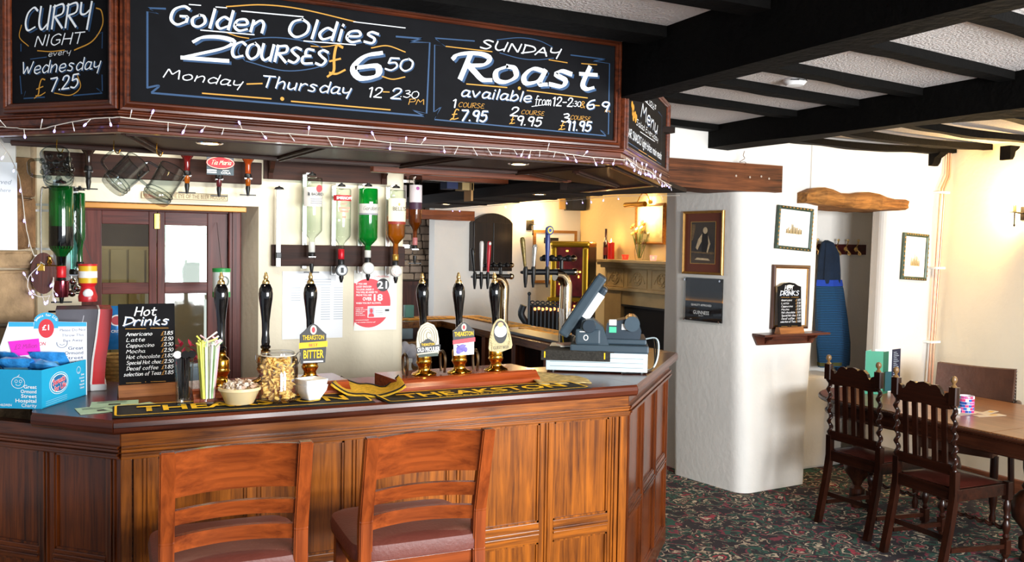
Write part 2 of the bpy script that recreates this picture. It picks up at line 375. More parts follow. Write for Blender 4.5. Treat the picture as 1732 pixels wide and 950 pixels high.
def carpet():
    m, nt, b = new_mat('patterned_carpet'); N = nt.nodes; L = nt.links
    tc = N.new('ShaderNodeTexCoord'); no = N.new('ShaderNodeTexNoise'); no.inputs['Scale'].default_value = 9; no.inputs['Detail'].default_value = 3
    L.new(tc.outputs['Object'], no.inputs['Vector'])
    vm = N.new('ShaderNodeVectorMath'); vm.operation = 'SCALE'; vm.inputs['Scale'].default_value = 0.16
    L.new(no.outputs['Color'], vm.inputs[0]); va = N.new('ShaderNodeVectorMath'); va.operation = 'ADD'
    L.new(tc.outputs['Object'], va.inputs[0]); L.new(vm.outputs[0], va.inputs[1])
    def vor(scale, stops, feat='F1'):
        v = N.new('ShaderNodeTexVoronoi'); v.inputs['Scale'].default_value = scale; v.feature = feat
        L.new(va.outputs[0], v.inputs['Vector']); r = N.new('ShaderNodeValToRGB'); r.color_ramp.interpolation = 'CONSTANT'
        e = r.color_ramp.elements; e[0].position = 0; e[0].color = lin(stops[0][1]); e[1].position = stops[1][0]; e[1].color = lin(stops[1][1])
        for p, c in stops[2:]: k = e.new(p); k.color = lin(c)
        L.new(v.outputs['Distance'], r.inputs[0]); return r
    a = vor(4.6, [(0, '#c04a58'), (0.06, '#e0cdb0'), (0.13, '#3a2e2c'), (0.17, '#b03848'), (0.24, '#1f4238'), (0.32, '#d8c4a8'), (0.36, '#2c2228'), (0.44, '#2a5a4a'), (0.54, '#8a3444'), (0.60, '#2a2228')])
    c = vor(14, [(0, '#dcc8aa'), (0.12, '#a83444'), (0.2, '#241e22'), (0.34, '#2e5c4c'), (0.46, '#30222a'), (0.56, '#c8b498'), (0.64, '#281e24')])
    n3 = N.new('ShaderNodeTexNoise'); n3.inputs['Scale'].default_value = 11; n3.inputs['Detail'].default_value = 2
    L.new(tc.outputs['Object'], n3.inputs['Vector'])
    r3 = N.new('ShaderNodeValToRGB'); r3.color_ramp.elements[0].position = 0.47; r3.color_ramp.elements[1].position = 0.53
    L.new(n3.outputs['Fac'], r3.inputs[0])
    mx = N.new('ShaderNodeMix'); mx.data_type = 'RGBA'
    L.new(r3.outputs[0], mx.inputs[0]); L.new(a.outputs[0], mx.inputs[6]); L.new(c.outputs[0], mx.inputs[7])
    # soft fibre speckle
    n4 = N.new('ShaderNodeTexNoise'); n4.inputs['Scale'].default_value = 160
    L.new(tc.outputs['Object'], n4.inputs['Vector'])
    m2 = N.new('ShaderNodeMix'); m2.data_type = 'RGBA'; m2.blend_type = 'MULTIPLY'; m2.inputs[0].default_value = 0.35
    L.new(mx.outputs[2], m2.inputs[6]); L.new(n4.outputs['Color'], m2.inputs[7])
    L.new(m2.outputs[2], b.inputs['Base Color']); b.inputs['Roughness'].default_value = 0.95
    bp = N.new('ShaderNodeBump'); bp.inputs['Strength'].default_value = 0.5; bp.inputs['Distance'].default_value = 0.004
    L.new(n4.outputs['Fac'], bp.inputs['Height']); L.new(bp.outputs[0], b.inputs['Normal'])
    return m
M_CARPET = carpet()
B().box(-3, 7, -2.6, 9.5, -0.05, 0).build('floor', M_CARPET, kind='structure')

ceil = B().box(-3, 7, -2.6, 9.5, 2.52, 2.6).build('ceiling', M_CEIL, kind='structure')
# rough-hewn black beams and joists
def hewn(x0, x1, y0, y1, z0, z1, along, seed, amp=0.012, n=26, sag=None, skew=0):
    """a hand-hewn timber: wavy edges along its length"""
    rnd = random.Random(seed); b = B(); v = []; f = []
    ph = [rnd.uniform(0, 6) for _ in range(8)]
    for i in range(n+1):
        t = i/n
        w = [amp*(math.sin(ph[k]+t*(7+3*k))+0.6*math.sin(ph[k+4]+t*(19+4*k)))*0.6 for k in range(4)]
        s = sag(t) if sag else 0
        if along == 'x':
            x = x0+(x1-x0)*t; a_, c_ = y0+w[0]+skew*t, y1+w[2]+skew*t; v += [(x, a_, z0+w[1]+s), (x, c_, z0+w[3]+s), (x, c_, z1+s), (x, a_, z1+s)]
        else:
            y = y0+(y1-y0)*t; v += [(x0+w[0], y, z0+w[1]+s), (x1+w[2], y, z0+w[3]+s), (x1+w[2], y, z1+s), (x0+w[0], y, z1+s)]
    for i in range(n):
        a = 4*i; c = a+4
        for j in range(4): f.append((a+j, a+(j+1) % 4, c+(j+1) % 4, c+j))
    f.append((3, 2, 1, 0)); f.append((4*n, 4*n+1, 4*n+2, 4*n+3))
    return b.faces(v, f)
def beam(name, *a, **k): return hewn(*a, **k).build(name, M_BLK, ceil)
beam('beam', 1.955, 2.08, -2.6, 2.98, 2.30, 2.53, 'y', 1, amp=0.004)
beam('beam', 3.79, 3.95, -2.6, 4.66, 2.35, 2.53, 'y', 2, amp=0.016, sag=lambda t: -0.025*math.sin(PI*t*1.0)+0.02*t)
for i, y in enumerate((4.36, 3.66, 3.21, 2.81, 2.33, 1.83, 1.3, 0.75, 0.2, -0.4, -1.0, -1.6)):
    beam('joist', 2.07, 3.80, y, y+0.085, 2.482, 2.53, 'x', 10+i, amp=0.003, skew=0.2)
for i, y in enumerate((4.57, 4.05, 3.58, 3.05, 2.5, 1.9, 1.3, 0.7, 0.1, -0.7)):
    beam('joist', 3.93, 6.15, y, y+0.075, 2.485, 2.53, 'x', 40+i, amp=0.005, skew=(0.22 if i else 0.0), sag=lambda t: -0.03*math.sin(PI*t)-0.008)
for i, y in enumerate((2.66, 2.12, 1.55, 0.95, 0.35, -0.3, -1.0)):
    beam('joist', -3, 1.96, y, y+(0.145 if i == 0 else 0.10), 2.455 if i else 2.480, 2.53, 'x', 70+i, amp=0.001)
# corbels where the joists meet the far walls
for (x, y, rz) in ((5.98, 4.60, 0), (6.03, 4.05, 90)):
    b = B(); pr = [(0, 0), (0, 0.10), (-0.03, 0.10), (-0.05, 0.075), (-0.06, 0.04), (-0.095, 0.02), (-0.11, 0)]
    b.prism([(p[0], -p[1]) for p in pr], -0.04, 0.04, T(x, y, 2.475) @ RZ(rz) @ T(0, 0.06, 0) @ RZ(90) @ RX(90))
    b.build('corbel', M_BLK, ceil)

# --- back wall with door recess, passage and alcove (front face Y = 4.66)
W = 4.66
b = B()
b.box(-0.7, 0.035, W, 5.0, 0, 2.52)
b.box(0.862, 1.60, W, 5.0, 0, 2.52)
b.box(0.79, 0.862, W, 5.0, 1.885, 2.52)
b.box(0.035, 0.79, W, 5.0, 1.885, 2.52)
b.prism([(0.862, W), (0.862, 5.0), (0.80, 5.0), (0.80, 4.84)], 0, 1.885)   # splayed right reveal
b.build('wall_back', M_PLC, kind='structure')
# rounded end of the wall beside the optics
b = B(); b.prism([(1.60, W)]+[(1.60+0.075*math.sin(R(a)), W+0.075-0.075*math.cos(R(a))) for a in range(0, 91, 15)]+[(1.675, 5.0), (1.60, 5.0)], 0, 2.52,
  top=None); b.sm = True; b.build('wall_end', M_PLC, kind='structure')
b = B()
b.box(3.10, 4.12, W, 5.0, 2.275, 2.52)          # over the passage
b.box(4.80, 6.1, 4.76, 5.3, 2.06, 2.3)         # alcove head
def rnd_corner(cx, cy, r, a0, a1, n=6): return [(cx+r*math.cos(R(a0+(a1-a0)*k/n)), cy+r*math.sin(R(a0+(a1-a0)*k/n))) for k in range(n+1)]
b.box(4.72, 6.2, W-0.005, 4.80, 2.06, 2.52); b.box(6.08, 6.2, 4.8, 5.4, 0, 2.52)
b.box(4.7, 6.2, 5.30, 5.45, 0, 2.52)            # alcove back
b.prism(rnd_corner(5.53, W+0.07, 0.07, 180, 270)+[(6.2, W), (6.2, 4.80), (5.47, 4.80)], 0, 2.06, top=rnd_corner(5.58, W+0.07, 0.07, 180, 270)+[(6.2, W), (6.2, 4.80), (5.52, 4.80)])
b.build('wall_alcove', M_PL, kind='structure')
# --- the thick tapering pillar
def quad_round(p, rad):
    out = []
    for i in range(4):
        a = Vector(p[i-1]); c = Vector(p[i]); d = Vector(p[(i+1) % 4]); r = rad[i]
        u = (a-c).normalized()*r; v = (d-c).normalized()*r
        for k in range(7):
            t = k/6; out.append(tuple((c+u)*(1-t)**2+c*(2*t*(1-t))+(c+v)*t**2))
    return out
b = B(); lv = []
nz = 15
for i in range(nz):
    t = i/(nz-1); z = 2.52*t; w = 0.006*math.sin(t*9)
    fl = (4.155-0.10*t, 4.655+w); bl = (4.052-0.065*t, 5.31+w); br = (4.79+.04*t, 5.33); fr = (4.772+0.062*t, 4.69-0.03*t+w)
    lv.append(quad_round([fl, bl, br, fr], [0.10, 0.05, 0.02, 0.03]))
n = len(lv[0]); vs = [(x, y, 2.52*i/(nz-1)) for i, q in enumerate(lv) for (x, y) in q]
fs = [(i*n+j, i*n+(j+1) % n, (i+1)*n+(j+1) % n, (i+1)*n+j) for i in range(nz-1) for j in range(n)]+[tuple(range(n)), tuple((nz-1)*n+j for j in range(n))]
b.faces(vs, fs); b.sm = True; b.build('wall_pillar', M_PL, kind='structure')
B().box(4.16, 5.0, 5.32, 5.6, 0, 2.52).build('wall_passage', M_PL, kind='structure')
# oak lintel over the passage and gnarled lintel over the alcove
M_OAKB = wood('old_oak', '#7a4526', '#2a160d', 'x', 0.7, 0.6, 0, 0.6)
lint = hewn(3.10, 4.39, 4.60, 4.95, 2.10, 2.285, 'x', 5, amp=0.004, n=20).build('trim_1', M_OAKB, kind='structure')
for x in (3.98, 4.10, 4.2, 4.27): B().ball((x, 4.597, 2.2+random.uniform(-.01, .01)), 0.008, 8, (1, .4, 1)).build('nail_scar', mat('pale_scar', '#b9a796', 0.8), lint)
M_GNARL = wood('gnarled_oak', '#a8743c', '#4a2a12', 'x', 0.8, 0.75, 0, 0.9)
top = [2.112, 2.145, 2.155, 2.145, 2.122, 2.120, 2.135, 2.142, 2.13, 2.11, 2.10, 2.10]
bot = [2.030, 2.032, 2.020, 2.018, 2.010, 2.008, 2.005, 2.006, 2.000, 2.008, 2.005, 2.010]
b = B(); v = []; f = []; n = len(top)
for i in range(n):
    x = 4.60+1.02*i/(n-1); t = top[i]; q = bot[i]; m_ = (t+q)/2; w = 0.012*math.sin(i*2.1)
    v += [(x, 4.60+w, q+.01), (x, 4.57+w, m_-.02), (x, 4.575+w, m_), (x, 4.565+w, m_+0.03), (x, 4.60+w, t), (x, 4.9, t), (x, 4.9, q)]
for i in range(n-1):
    for j in range(7): f.append((7*i+j, 7*i+(j+1) % 7, 7*i+7+(j+1) % 7, 7*i+7+j))
f += [tuple(range(6, -1, -1)), tuple(7*(n-1)+j for j in range(7))]
b.faces(v, f).build('trim_2', M_GNARL, kind='structure')

# --- right wall (leans a little), skirting
b = B(); b.faces([(6.0, -2.6, 0), (6.0, 4.70, 0), (6.16, 4.70, 2.52), (6.16, -2.6, 2.52), (6.4, -2.6, 0), (6.4, 4.7, 0), (6.4, 4.7, 2.52), (6.4, -2.6, 2.52)],
  [(0, 1, 2, 3), (4, 5, 6, 7), (0, 1, 5, 4), (3, 2, 6, 7), (0, 3, 7, 4), (1, 2, 6, 5)]).build('wall_right', M_PLW, kind='structure')
M_SKIRT = wood('skirting_wood', '#8a5238', '#5c3222', 'y', 0.8, 0.4)
b = B(); b.box(5.978, 6.03, -2.6, 4.66, 0, 0.10, bev=0.006); b.build('baseboard_right', M_SKIRT, kind='structure')
B().box(5.47, 6.0, 4.64, 4.67, 0, 0.10).build('baseboard_back', M_SKIRT, kind='structure')

# --- left wall: render above, stone below, rounded stone jamb
M_STONE = mat('sandstone', '#a58763', 0.9, var=0.28, vscale=14, bump=0.9, bscale=35)
M_MORT = mat('mortar', '#b7a488', 0.95, var=0.1, bump=0.5)
wl = B().box(-3, -0.150, 3.97, 4.7, 0, 2.52).build('wall_left', M_MORT, kind='structure')
def stone(x0, x1, z0, z1, y, m, parent, d=0.05, rnd=random):
    b = B(); j = lambda: rnd.uniform(-1, 1)*0.004
    b.box(x0, x1, y-d, y+0.01, z0, z1, bev=min(0.012, (z1-z0)*0.25))
    for v in b.bm.verts: v.co += Vector((j(), j()*1.2, j()))
    return b.build('stone', m, parent, smooth=False)
rnd = random.Random(3)
z = 0.9
for row, h in enumerate((0.20, 0.26, 0.22, 0.075)):
    xs = [-0.137, -0.30-0.05*(row % 2), -0.56, -0.80]
    for a, c in zip(xs[1:], xs[:-1]): stone(a+0.006, c-0.004, z+0.005, z+h-0.005, 3.97, M_STONE, wl, 0.03, rnd)
    z += h
for (z0, z1) in ((1.66, 1.86), (1.865, 2.02)): stone(-0.205, -0.135, z0, z1, 3.97, mat('brown_stone', '#7d5b3a', 0.85, var=0.35, vscale=18, bump=0.8), wl, 0.035, rnd)
B().box(-3, -0.198, 3.925, 3.98, 1.655, 2.52, bev=0.006).build('render_coat', M_PL, wl)

# --- double door in its recess
M_DR = wood('door_wood', '#743c34', '#42201c', 'z', 0.8, 0.5, 0.05)
M_DRH = wood('door_wood', '#743c34', '#42201c', 'x', 0.8, 0.5, 0.05)
dY = 4.84
dr = thing('door_1', 'red-brown double door with square glass panes behind the bar', 'door', (0, 0, 0)); dr['kind'] = 'structure'
del dr['category']; del dr['label']
B().box(0.735, 0.80, dY-0.03, dY+0.06, 0, 1.86, bev=0.006).box(0.755, 0.775, dY-0.04, dY-0.02, 0, 1.86).build('door_frame', M_DR, dr)
B().box(0.0, 0.03, dY-0.03, dY+0.06, 0, 1.86).build('door_frame', M_DR, dr)
B().box(0.035, 0.80, dY-0.02, dY+0.05, 1.85, 1.885).build('door_head', M_DRH, dr)
B().box(0.0, 0.80, 4.655, 4.69, 1.853, 1.880, bev=0.004).build('gilt_strip', mat('gilt_wood', '#b5792f', 0.35, 0.2), dr)
zr = [(1.782, 1.85), (1.428, 1.485), (1.06, 1.11), (0, 0.16)]
panes = []
for (x0, x1, s0, s1) in ((0.03, 0.383, 0.098, 0.036), (0.387, 0.737, 0.036, 0.104)):
    leaf = B().box(x0, x0+s0, dY, dY+0.04, 0, 1.85, bev=0.003).box(x1-s1, x1, dY, dY+0.04, 0, 1.85, bev=0.003).build('door_leaf', M_DR, dr)
    for (a, c) in zr: B().box(x0+s0, x1-s1, dY+0.003, dY+0.037, a, c, bev=0.003).build('rail', M_DRH, leaf)
    for (a, c) in ((1.485, 1.782), (1.11, 1.428), (0.16, 1.06)):
        B().box(x0+s0, x1-s1, dY+0.018, dY+0.022, a, c).build('pane', glass('door_glass', '#f4f8f6'), leaf)
bb = B().box(0.372, 0.398, dY-0.012, dY-0.002, 1.76, 1.84, bev=0.002).box(0.379, 0.391, dY-0.02, dY-0.01, 1.77, 1.83)
bb.build('bolt', mat('polished_brass', '#d8a83e', 0.18, 1.0, var=0.03), dr)
for z_ in (1.72, 1.70): B().box(0.733, 0.741, dY-0.012, dY, z_-0.04, z_).build('hinge', mat('dark_iron', '#2a2624', 0.5, 0.8), dr)
# room seen through the door: cream panelling on the left, a bright window on the right
M_PANL = mat('cream_panelling', '#cdb88a', 0.6)
pb = B().box(-0.2, 0.48, 6.4, 6.45, 0, 1.66)
pb.build('wall_corridor', M_PANL, kind='structure')
for k in range(5): struct(B().box(0.0+k*0.11, 0.10+k*0.11, 6.37, 6.40, 0.1, 1.64, bev=0.006).build('panel', M_PANL, bpy.data.objects['wall_corridor']))
B().box(-0.3, 0.48, 6.4, 6.46, 1.66, 2.52).build('wall_corridor_top', mat('dim_brown_wall', '#6b5a4c', 0.8), kind='structure')
B().box(-0.3, -0.2, 5.0, 6.46, 0, 2.52).build('wall_corridor_side', M_PANL, kind='structure')
point_light('corridor_lamp', (0.2, 5.6, 2.2), 2.2, (1, 0.86, 0.6), 0.1)
def view_mat():
    m, nt, b = new_mat('daylit_hills'); N = nt.nodes; L = nt.links
    tc = N.new('ShaderNodeTexCoord'); sp = N.new('ShaderNodeSeparateXYZ'); L.new(tc.outputs['Object'], sp.inputs[0])
    no = N.new('ShaderNodeTexNoise'); no.inputs['Scale'].default_value = 5; no.inputs['Detail'].default_value = 5; L.new(tc.outputs['Object'], no.inputs['Vector'])
    ad = N.new('ShaderNodeMath'); ad.operation = 'MULTIPLY_ADD'; ad.inputs[1].default_value = 0.25; L.new(no.outputs['Fac'], ad.inputs[0]); L.new(sp.outputs['Z'], ad.inputs[2])
    cr = N.new('ShaderNodeValToRGB'); e = cr.color_ramp.elements
    mr = N.new('ShaderNodeMapRange'); mr.inputs[1].default_value = 1.2; mr.inputs[2].default_value = 2.2; L.new(ad.outputs[0], mr.inputs[0]); L.new(mr.outputs[0], cr.inputs[0])
    e[0].position = 0.0; e[0].color = lin('#eef2ee'); e[1].position = 1; e[1].color = lin('#ffffff')
    for p, c in ((0.45, '#e8f0ea'), (0.55, '#9cc4a4'), (0.68, '#b9d8cc'), (0.78, '#8fbf9b'), (0.86, '#eef6f4')): k = e.new(p); k.color = lin(c)
    b.inputs['Base Color'].default_value = (0, 0, 0, 1)
    L.new(cr.outputs[0], b.inputs['Emission Color']); b.inputs['Emission Strength'].default_value = 0.5
    return m
w1 = struct(B().box(0.50, 1.1, 6.45, 6.47, 0.9, 2.3).build('window_1', view_mat()))
B().box(0.48, 0.51, 6.38, 6.46, 0.8, 2.3).box(0.5, 1.1, 6.38, 6.44, 1.66, 1.685).box(0.85, 0.87, 6.38, 6.44, 0.8, 2.3).box(0.5, 1.1, 6.36, 6.46, 1.30, 1.33).build('window_frame', mat('white_gloss', '#eeeeee', 0.3), w1)

t = thing('card_sign', 'pale blue card-payment sign standing beyond the glass door', 'sign', (0.515, 6.0, 1.42))
B().prism([(-0.04, 0), (0.05, 0), (0.055, 0.09), (0.0, 0.14), (-0.05, 0.10)], 0, 0.006, RX(90)).build('board', mat('sign_blue', '#9cc0d8', 0.5), t); printed('VISA', 0.025, mat('visa_blue', '#1c3f9a', 0.5), t, 0.003, -0.008, 0.065, bold=0.03)
t = thing('far_pump_handle', 'dark pump handle seen through the right-hand glass pane', 'beer pump', (0.595, 6.0, 1.40)); B().lathe([(0.02, 0), (0.012, 0.03), (0.028, 0.12), (0.010, 0.17), (0, 0.18)], 14).build('handle', mat('dark_brown_handle', '#3a1c12', 0.3), t)
B().box(0.40, 0.75, 5.9, 6.2, 0, 1.40).build('wall_sill_block', mat('pale_sill', '#d9d6cf', 0.6), kind='structure')

# --- the back room beyond the passage
B().box(3.28, 5.1, 8.30, 8.45, 0, 2.52).build('wall_back_room', M_PL, kind='structure')
B().box(5.0, 5.15, 5.45, 8.45, 0, 2.52).build('wall_fireplace', plaster('lamp_tinted_plaster', '#d6bd8a'), kind='structure')  # yellow of the room's lamps put into the plaster colour
ws = B().box(0.5, 3.4, 8.75, 8.85, 0, 2.52).build('wall_stone', mat('dark_mortar', '#4a3f36', 0.95), kind='structure')
rnd = random.Random(11); z = 1.33; row = 0
M_S = [mat('rubble_stone_%d' % i, c, 0.9, var=0.2, vscale=12, bump=0.8, bscale=30) for i, c in enumerate(('#8c7764', '#a18a73', '#6f5d4e', '#94806f', '#7d6a58'))]
while z < 2.12:
    h = rnd.uniform(0.055, 0.095); x = 2.55+rnd.uniform(0, 0.12)
    while x < 3.5:
        w = rnd.uniform(0.1, 0.26); stone(x+.005, x+w-.005, z+.004, z+h-.004, 8.75, rnd.choice(M_S), ws, rnd.uniform(0.02, 0.05), rnd); x += w
    z += h
B().box(2.3, 3.28, 8.6, 8.66, 0, 1.32).box(2.3, 3.28, 8.57, 8.66, 1.28, 1.32).build('trim_3', wood('dado_wood', '#4a2216', '#26100a', 'z', .8), kind='structure')
B().box(2.3, 3.3, 8.45, 8.75, 2.18, 2.52).build('wall_stone_head', mat('dark_mortar', '#4a3f36', 0.95), kind='structure')
b = hewn(2.6, 3.66, 8.16, 8.29, 1.955, 2.05, 'x', 77, amp=0.006, n=14); b.build('trim_4', wood('red_log', '#9a5226', '#5a2a12', 'x', .8, .5), kind='structure')
# ================================================================ BAR COUNTER
WD = ('#74360f', '#2a0f06'); WDL = ('#aa5e18', '#46200a')  # window light put into the oak: lighter front, darker angled ends
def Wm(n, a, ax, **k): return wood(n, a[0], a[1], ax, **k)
BW_x = Wm('bar_oak_shaded', WD, 'x', rough=0.32, coat=0.35); BW_z = Wm('bar_oak_shaded', WD, 'z', rough=0.32, coat=0.35)
BL_x = Wm('bar_oak_lit', WDL, 'x', rough=0.3, coat=0.35); BL_z = Wm('bar_oak_lit', WDL, 'z', rough=0.3, coat=0.35)
BT_x = wood('bar_top', '#5e2a16', '#2c110a', 'x', 1, 0.27, 0.12, 0.05)
def panelled(root, length, cols, rows, mx, mz, seg):
    """panelled front in local xz, facing -y: rails, stiles with beads, recessed panels"""
    zt, zb = 0.955, 0.10
    B().box(0, length, 0.02, 0.045, 0, 1.05).build('backing', mx, root)
    B().box(0, length, -0.004, 0.02, zt, 1.05, bev=0.002).build('frieze', mx, root)
    for dz, dd in ((1.000, 0.014), (0.988, 0.009), (0.976, 0.016), (0.966, 0.010)):
        B().box(0, length, -0.004-dd, 0.0, dz-0.006, dz+0.003, bev=0.002).build('moulding', mx, root)
    B().box(0, length, -0.006, 0.02, 0, zb, bev=0.003).build('plinth', mx, root)
    for (x0, x1) in cols[0]:
        b = B().box(x0, x1, 0.0, 0.02, zb, zt, bev=0.002); st = b.build('stile', mz, root)
        w = x1-x0; xm = (x0+x1)/2
        if w > 0.045:
            for q in (-0.007, 0.007): B().box(xm+q-0.0035, xm+q+0.0035, -0.006, 0.001, zb, zt, bev=0.0015).build('bead', mz, st)
    xs = cols[1]
    for (x0, x1) in xs:
        for (z0, z1) in rows:
            B().box(x0, x1, -0.001, 0.02, z0, z1, bev=0.002).build('rail', mx, root)
            zc = (z0+z1)/2
            B().box(x0, x1, -0.007, 0, zc+0.004, zc+0.013, bev=0.002).box(x0, x1, -0.007, 0, zc-0.013, zc-0.004, bev=0.002).build('bead', mx, root)
        zs = [zb]+[v for r in rows for v in r]+[zt]
        for k in range(0, len(zs), 2):
            z0, z1 = zs[k], zs[k+1]
            B().box(x0, x1, 0.012, 0.022, z0, z1).build('panel', mz, root)
            b = B(); e = 0.008
            for (a0, a1, c0, c1) in ((x0, x1, z1-e, z1), (x0, x1, z0, z0+e), (x0, x0+e, z0, z1), (x1-e, x1, z0, z1)): b.box(a0, a1, 0.004, 0.013, c0, c1)
            b.build('bead', mz, root)
ctr = thing('bar_counter', 'dark oak panelled bar counter with angled ends and polished top', 'bar counter', (0, 0, 0))
s2 = 2**.5/2
# main front: face plane Y = 3.22, X 0.14 .. 2.20
fr = bpy.data.objects.new('front_panelling', None); C.objects.link(fr); fr.parent = ctr; fr.location = (0.142, 3.22, 0)
st = [(0, 0.034), (0.040, 0.118), (0.415, 0.508), (0.775, 0.858), (1.205, 1.292), (1.62, 1.69), (1.965, 2.015), (2.022, 2.062)]
pn = [(0.118, 0.415), (0.508, 0.775), (0.858, 1.205), (1.292, 1.62), (1.69, 1.965)]
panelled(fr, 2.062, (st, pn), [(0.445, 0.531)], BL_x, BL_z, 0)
rt = bpy.data.objects.new('right_panelling', None); C.objects.link(rt); rt.parent = ctr; rt.location = (2.204, 3.22, 0); rt.rotation_euler = (0, 0, R(45))
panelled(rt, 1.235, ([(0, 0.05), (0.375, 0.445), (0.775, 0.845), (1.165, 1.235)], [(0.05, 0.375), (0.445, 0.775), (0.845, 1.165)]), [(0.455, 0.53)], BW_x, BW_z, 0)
lf = bpy.data.objects.new('left_panelling', None); C.objects.link(lf); lf.parent = ctr; lf.location = (0.142-0.9*s2, 3.22+0.9*s2, 0); lf.rotation_euler = (0, 0, R(-45))
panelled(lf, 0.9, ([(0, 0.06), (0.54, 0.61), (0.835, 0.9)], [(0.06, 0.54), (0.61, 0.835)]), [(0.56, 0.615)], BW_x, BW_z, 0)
for o in (fr, rt, lf): pass
# inner carcass and top (outer edge overhangs)
def off_top(o): return [(-0.75-0.0, 4.045), (0.118, 3.177), (2.221, 3.177), (3.128, 4.084), (3.128, 6.98), (1.7, 6.98), (1.7, 6.5), (2.62, 6.5), (2.62, 4.25), (2.15, 3.80), (0.3, 3.80), (-0.25, 4.2)]
tp = B()
sec = [(-0.02, 1.05), (0.0, 1.052), (0.006, 1.062), (0.008, 1.08), (0.004, 1.094), (-0.004, 1.10), (-0.02, 1.10)]
front = [(-0.75, 4.045), (0.118, 3.177), (2.221, 3.177), (3.14, 4.096)]
def seg_top(pts, m, rz=0):
    """one mitred length of worktop; grain along its own x"""
    o = B().prism(pts, 1.05, 1.10)
    return o
d = Matrix.Rotation(R(-45), 4, 'Z')
def top_piece(poly, ang, edge):
    b = B(); M = Matrix.Rotation(R(-ang), 4, 'Z')
    L_ = [tuple((M @ Vector((x, y, 0)))[:2]) for x, y in poly]
    b.prism(L_, 1.054, 1.0995)
    e = [tuple((M @ Vector((x, y, 0)))[:2]) for x, y in edge]
    return b, e
for nm, poly, ang, edge in (
    ('worktop', [(0.118, 3.180), (2.221, 3.180), (2.15+.02, 3.80+.02), (0.36, 3.80)], 0, [(0.118, 3.177), (2.221, 3.177)]),
    ('worktop', [(-0.13, 3.435), (0.116, 3.183), (0.36, 3.80), (0.12, 4.1), (-0.13, 4.1)], -45, [(-0.13, 3.425), (0.118, 3.177)]),
    ('worktop', [(2.223, 3.183), (3.128, 4.088), (2.62, 4.28), (2.17, 3.82)], 45, [(2.221, 3.177), (3.135, 4.091)])):
    b, e = top_piece(poly, ang, edge)
    x0, x1 = e[0][0], e[1][0]; y = e[0][1]
    P = [(x, y+0.006) for x in (x0, x1)]
    b.sweep([(-0.004, 1.050), (0.004, 1.051), (0.010, 1.060), (0.012, 1.075), (0.010, 1.090), (0.003, 1.099), (-0.004, 1.0995)], P)
    o = b.build(nm, BT_x, ctr, smooth=False); o.rotation_euler = (0, 0, R(ang))
# rear counter: runs away from the till, then turns left
rc = thing('rear_bar_counter', 'dark wooden rear bar counter with beer fonts and yellow bar runners', 'bar counter', (0, 0, 0))
B().prism([(3.128, 4.10), (3.128, 6.98), (1.7, 6.98), (1.7, 6.45), (2.62, 6.45), (2.62, 4.29)], 1.05, 1.099).build('worktop', wood('rear_top', '#8f5a24', '#4e2a10', 'y', 1, 0.2, 0.4), rc)
DK_z = wood('dark_cupboard', '#4a2413', '#1d0d06', 'z', 1, 0.5)
B().box(3.02, 3.08, 4.1, 6.9, 0, 1.05).build('front_board', DK_z, rc)
B().box(1.7, 3.0, 6.86, 6.90, 0, 1.05).build('front_board', DK_z, rc)
for y in (4.32, 4.72, 5.17, 5.65, 6.12): B().box(2.63, 2.70, y, y+0.06, 0, 1.05).build('post', wood('cupboard_post', '#8a4c22', '#4a2410', 'z', 1, 0.45), rc)
B().box(2.64, 3.0, 4.3, 6.9, 0.50, 0.53).build('shelf', DK_z, rc)
B().box(2.0, 2.62, 6.55, 6.58, 0.0, 1.04).build('back_board', DK_z, rc)

# ================================================================ CANOPY
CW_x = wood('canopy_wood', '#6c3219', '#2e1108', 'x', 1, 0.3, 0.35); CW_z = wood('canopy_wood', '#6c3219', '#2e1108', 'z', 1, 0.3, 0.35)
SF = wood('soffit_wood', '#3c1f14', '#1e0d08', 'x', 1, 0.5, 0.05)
cn = thing('bar_canopy', 'dark wood canopy over the bar with moulded fascia and panelled underside', 'canopy', (0, 0, 0))
path = [(-0.235, 3.335), (0.13, 2.97), (1.975, 2.97), (2.875, 3.87)]
sec = [(-0.06, 2.04), (0.012, 2.04), (0.016, 2.05), (0.010, 2.066), (0.002, 2.07), (0.004, 2.082), (-0.002, 2.088), (-0.010, 2.094), (-0.010, 2.12), (-0.012, 2.52), (-0.06, 2.52)]
def fas(sec, name, m): return B().sweep(sec, path).build(name, m, cn, smooth=False)
fas([(-0.10, 2.045), (-0.012, 2.045), (-0.012, 2.52), (-0.10, 2.52)], 'fascia', CW_x)
for (o0, o1, z0, z1) in ((-0.02, 0.016, 2.032, 2.044), (-0.02, 0.008, 2.044, 2.056), (-0.02, 0.012, 2.056, 2.062), (-0.02, -0.002, 2.062, 2.084), (-0.02, 0.010, 2.084, 2.092), (-0.02, 0.014, 2.092, 2.098)):
    fas([(o0, z0), (o1-0.003, z0), (o1, z0+0.002), (o1, z1-0.002), (o1-0.003, z1), (o0, z1)], 'moulding', CW_x)
B().box(2.80, 2.86, 3.9, 4.66, 2.04, 2.52).build('side_board', CW_x, cn)
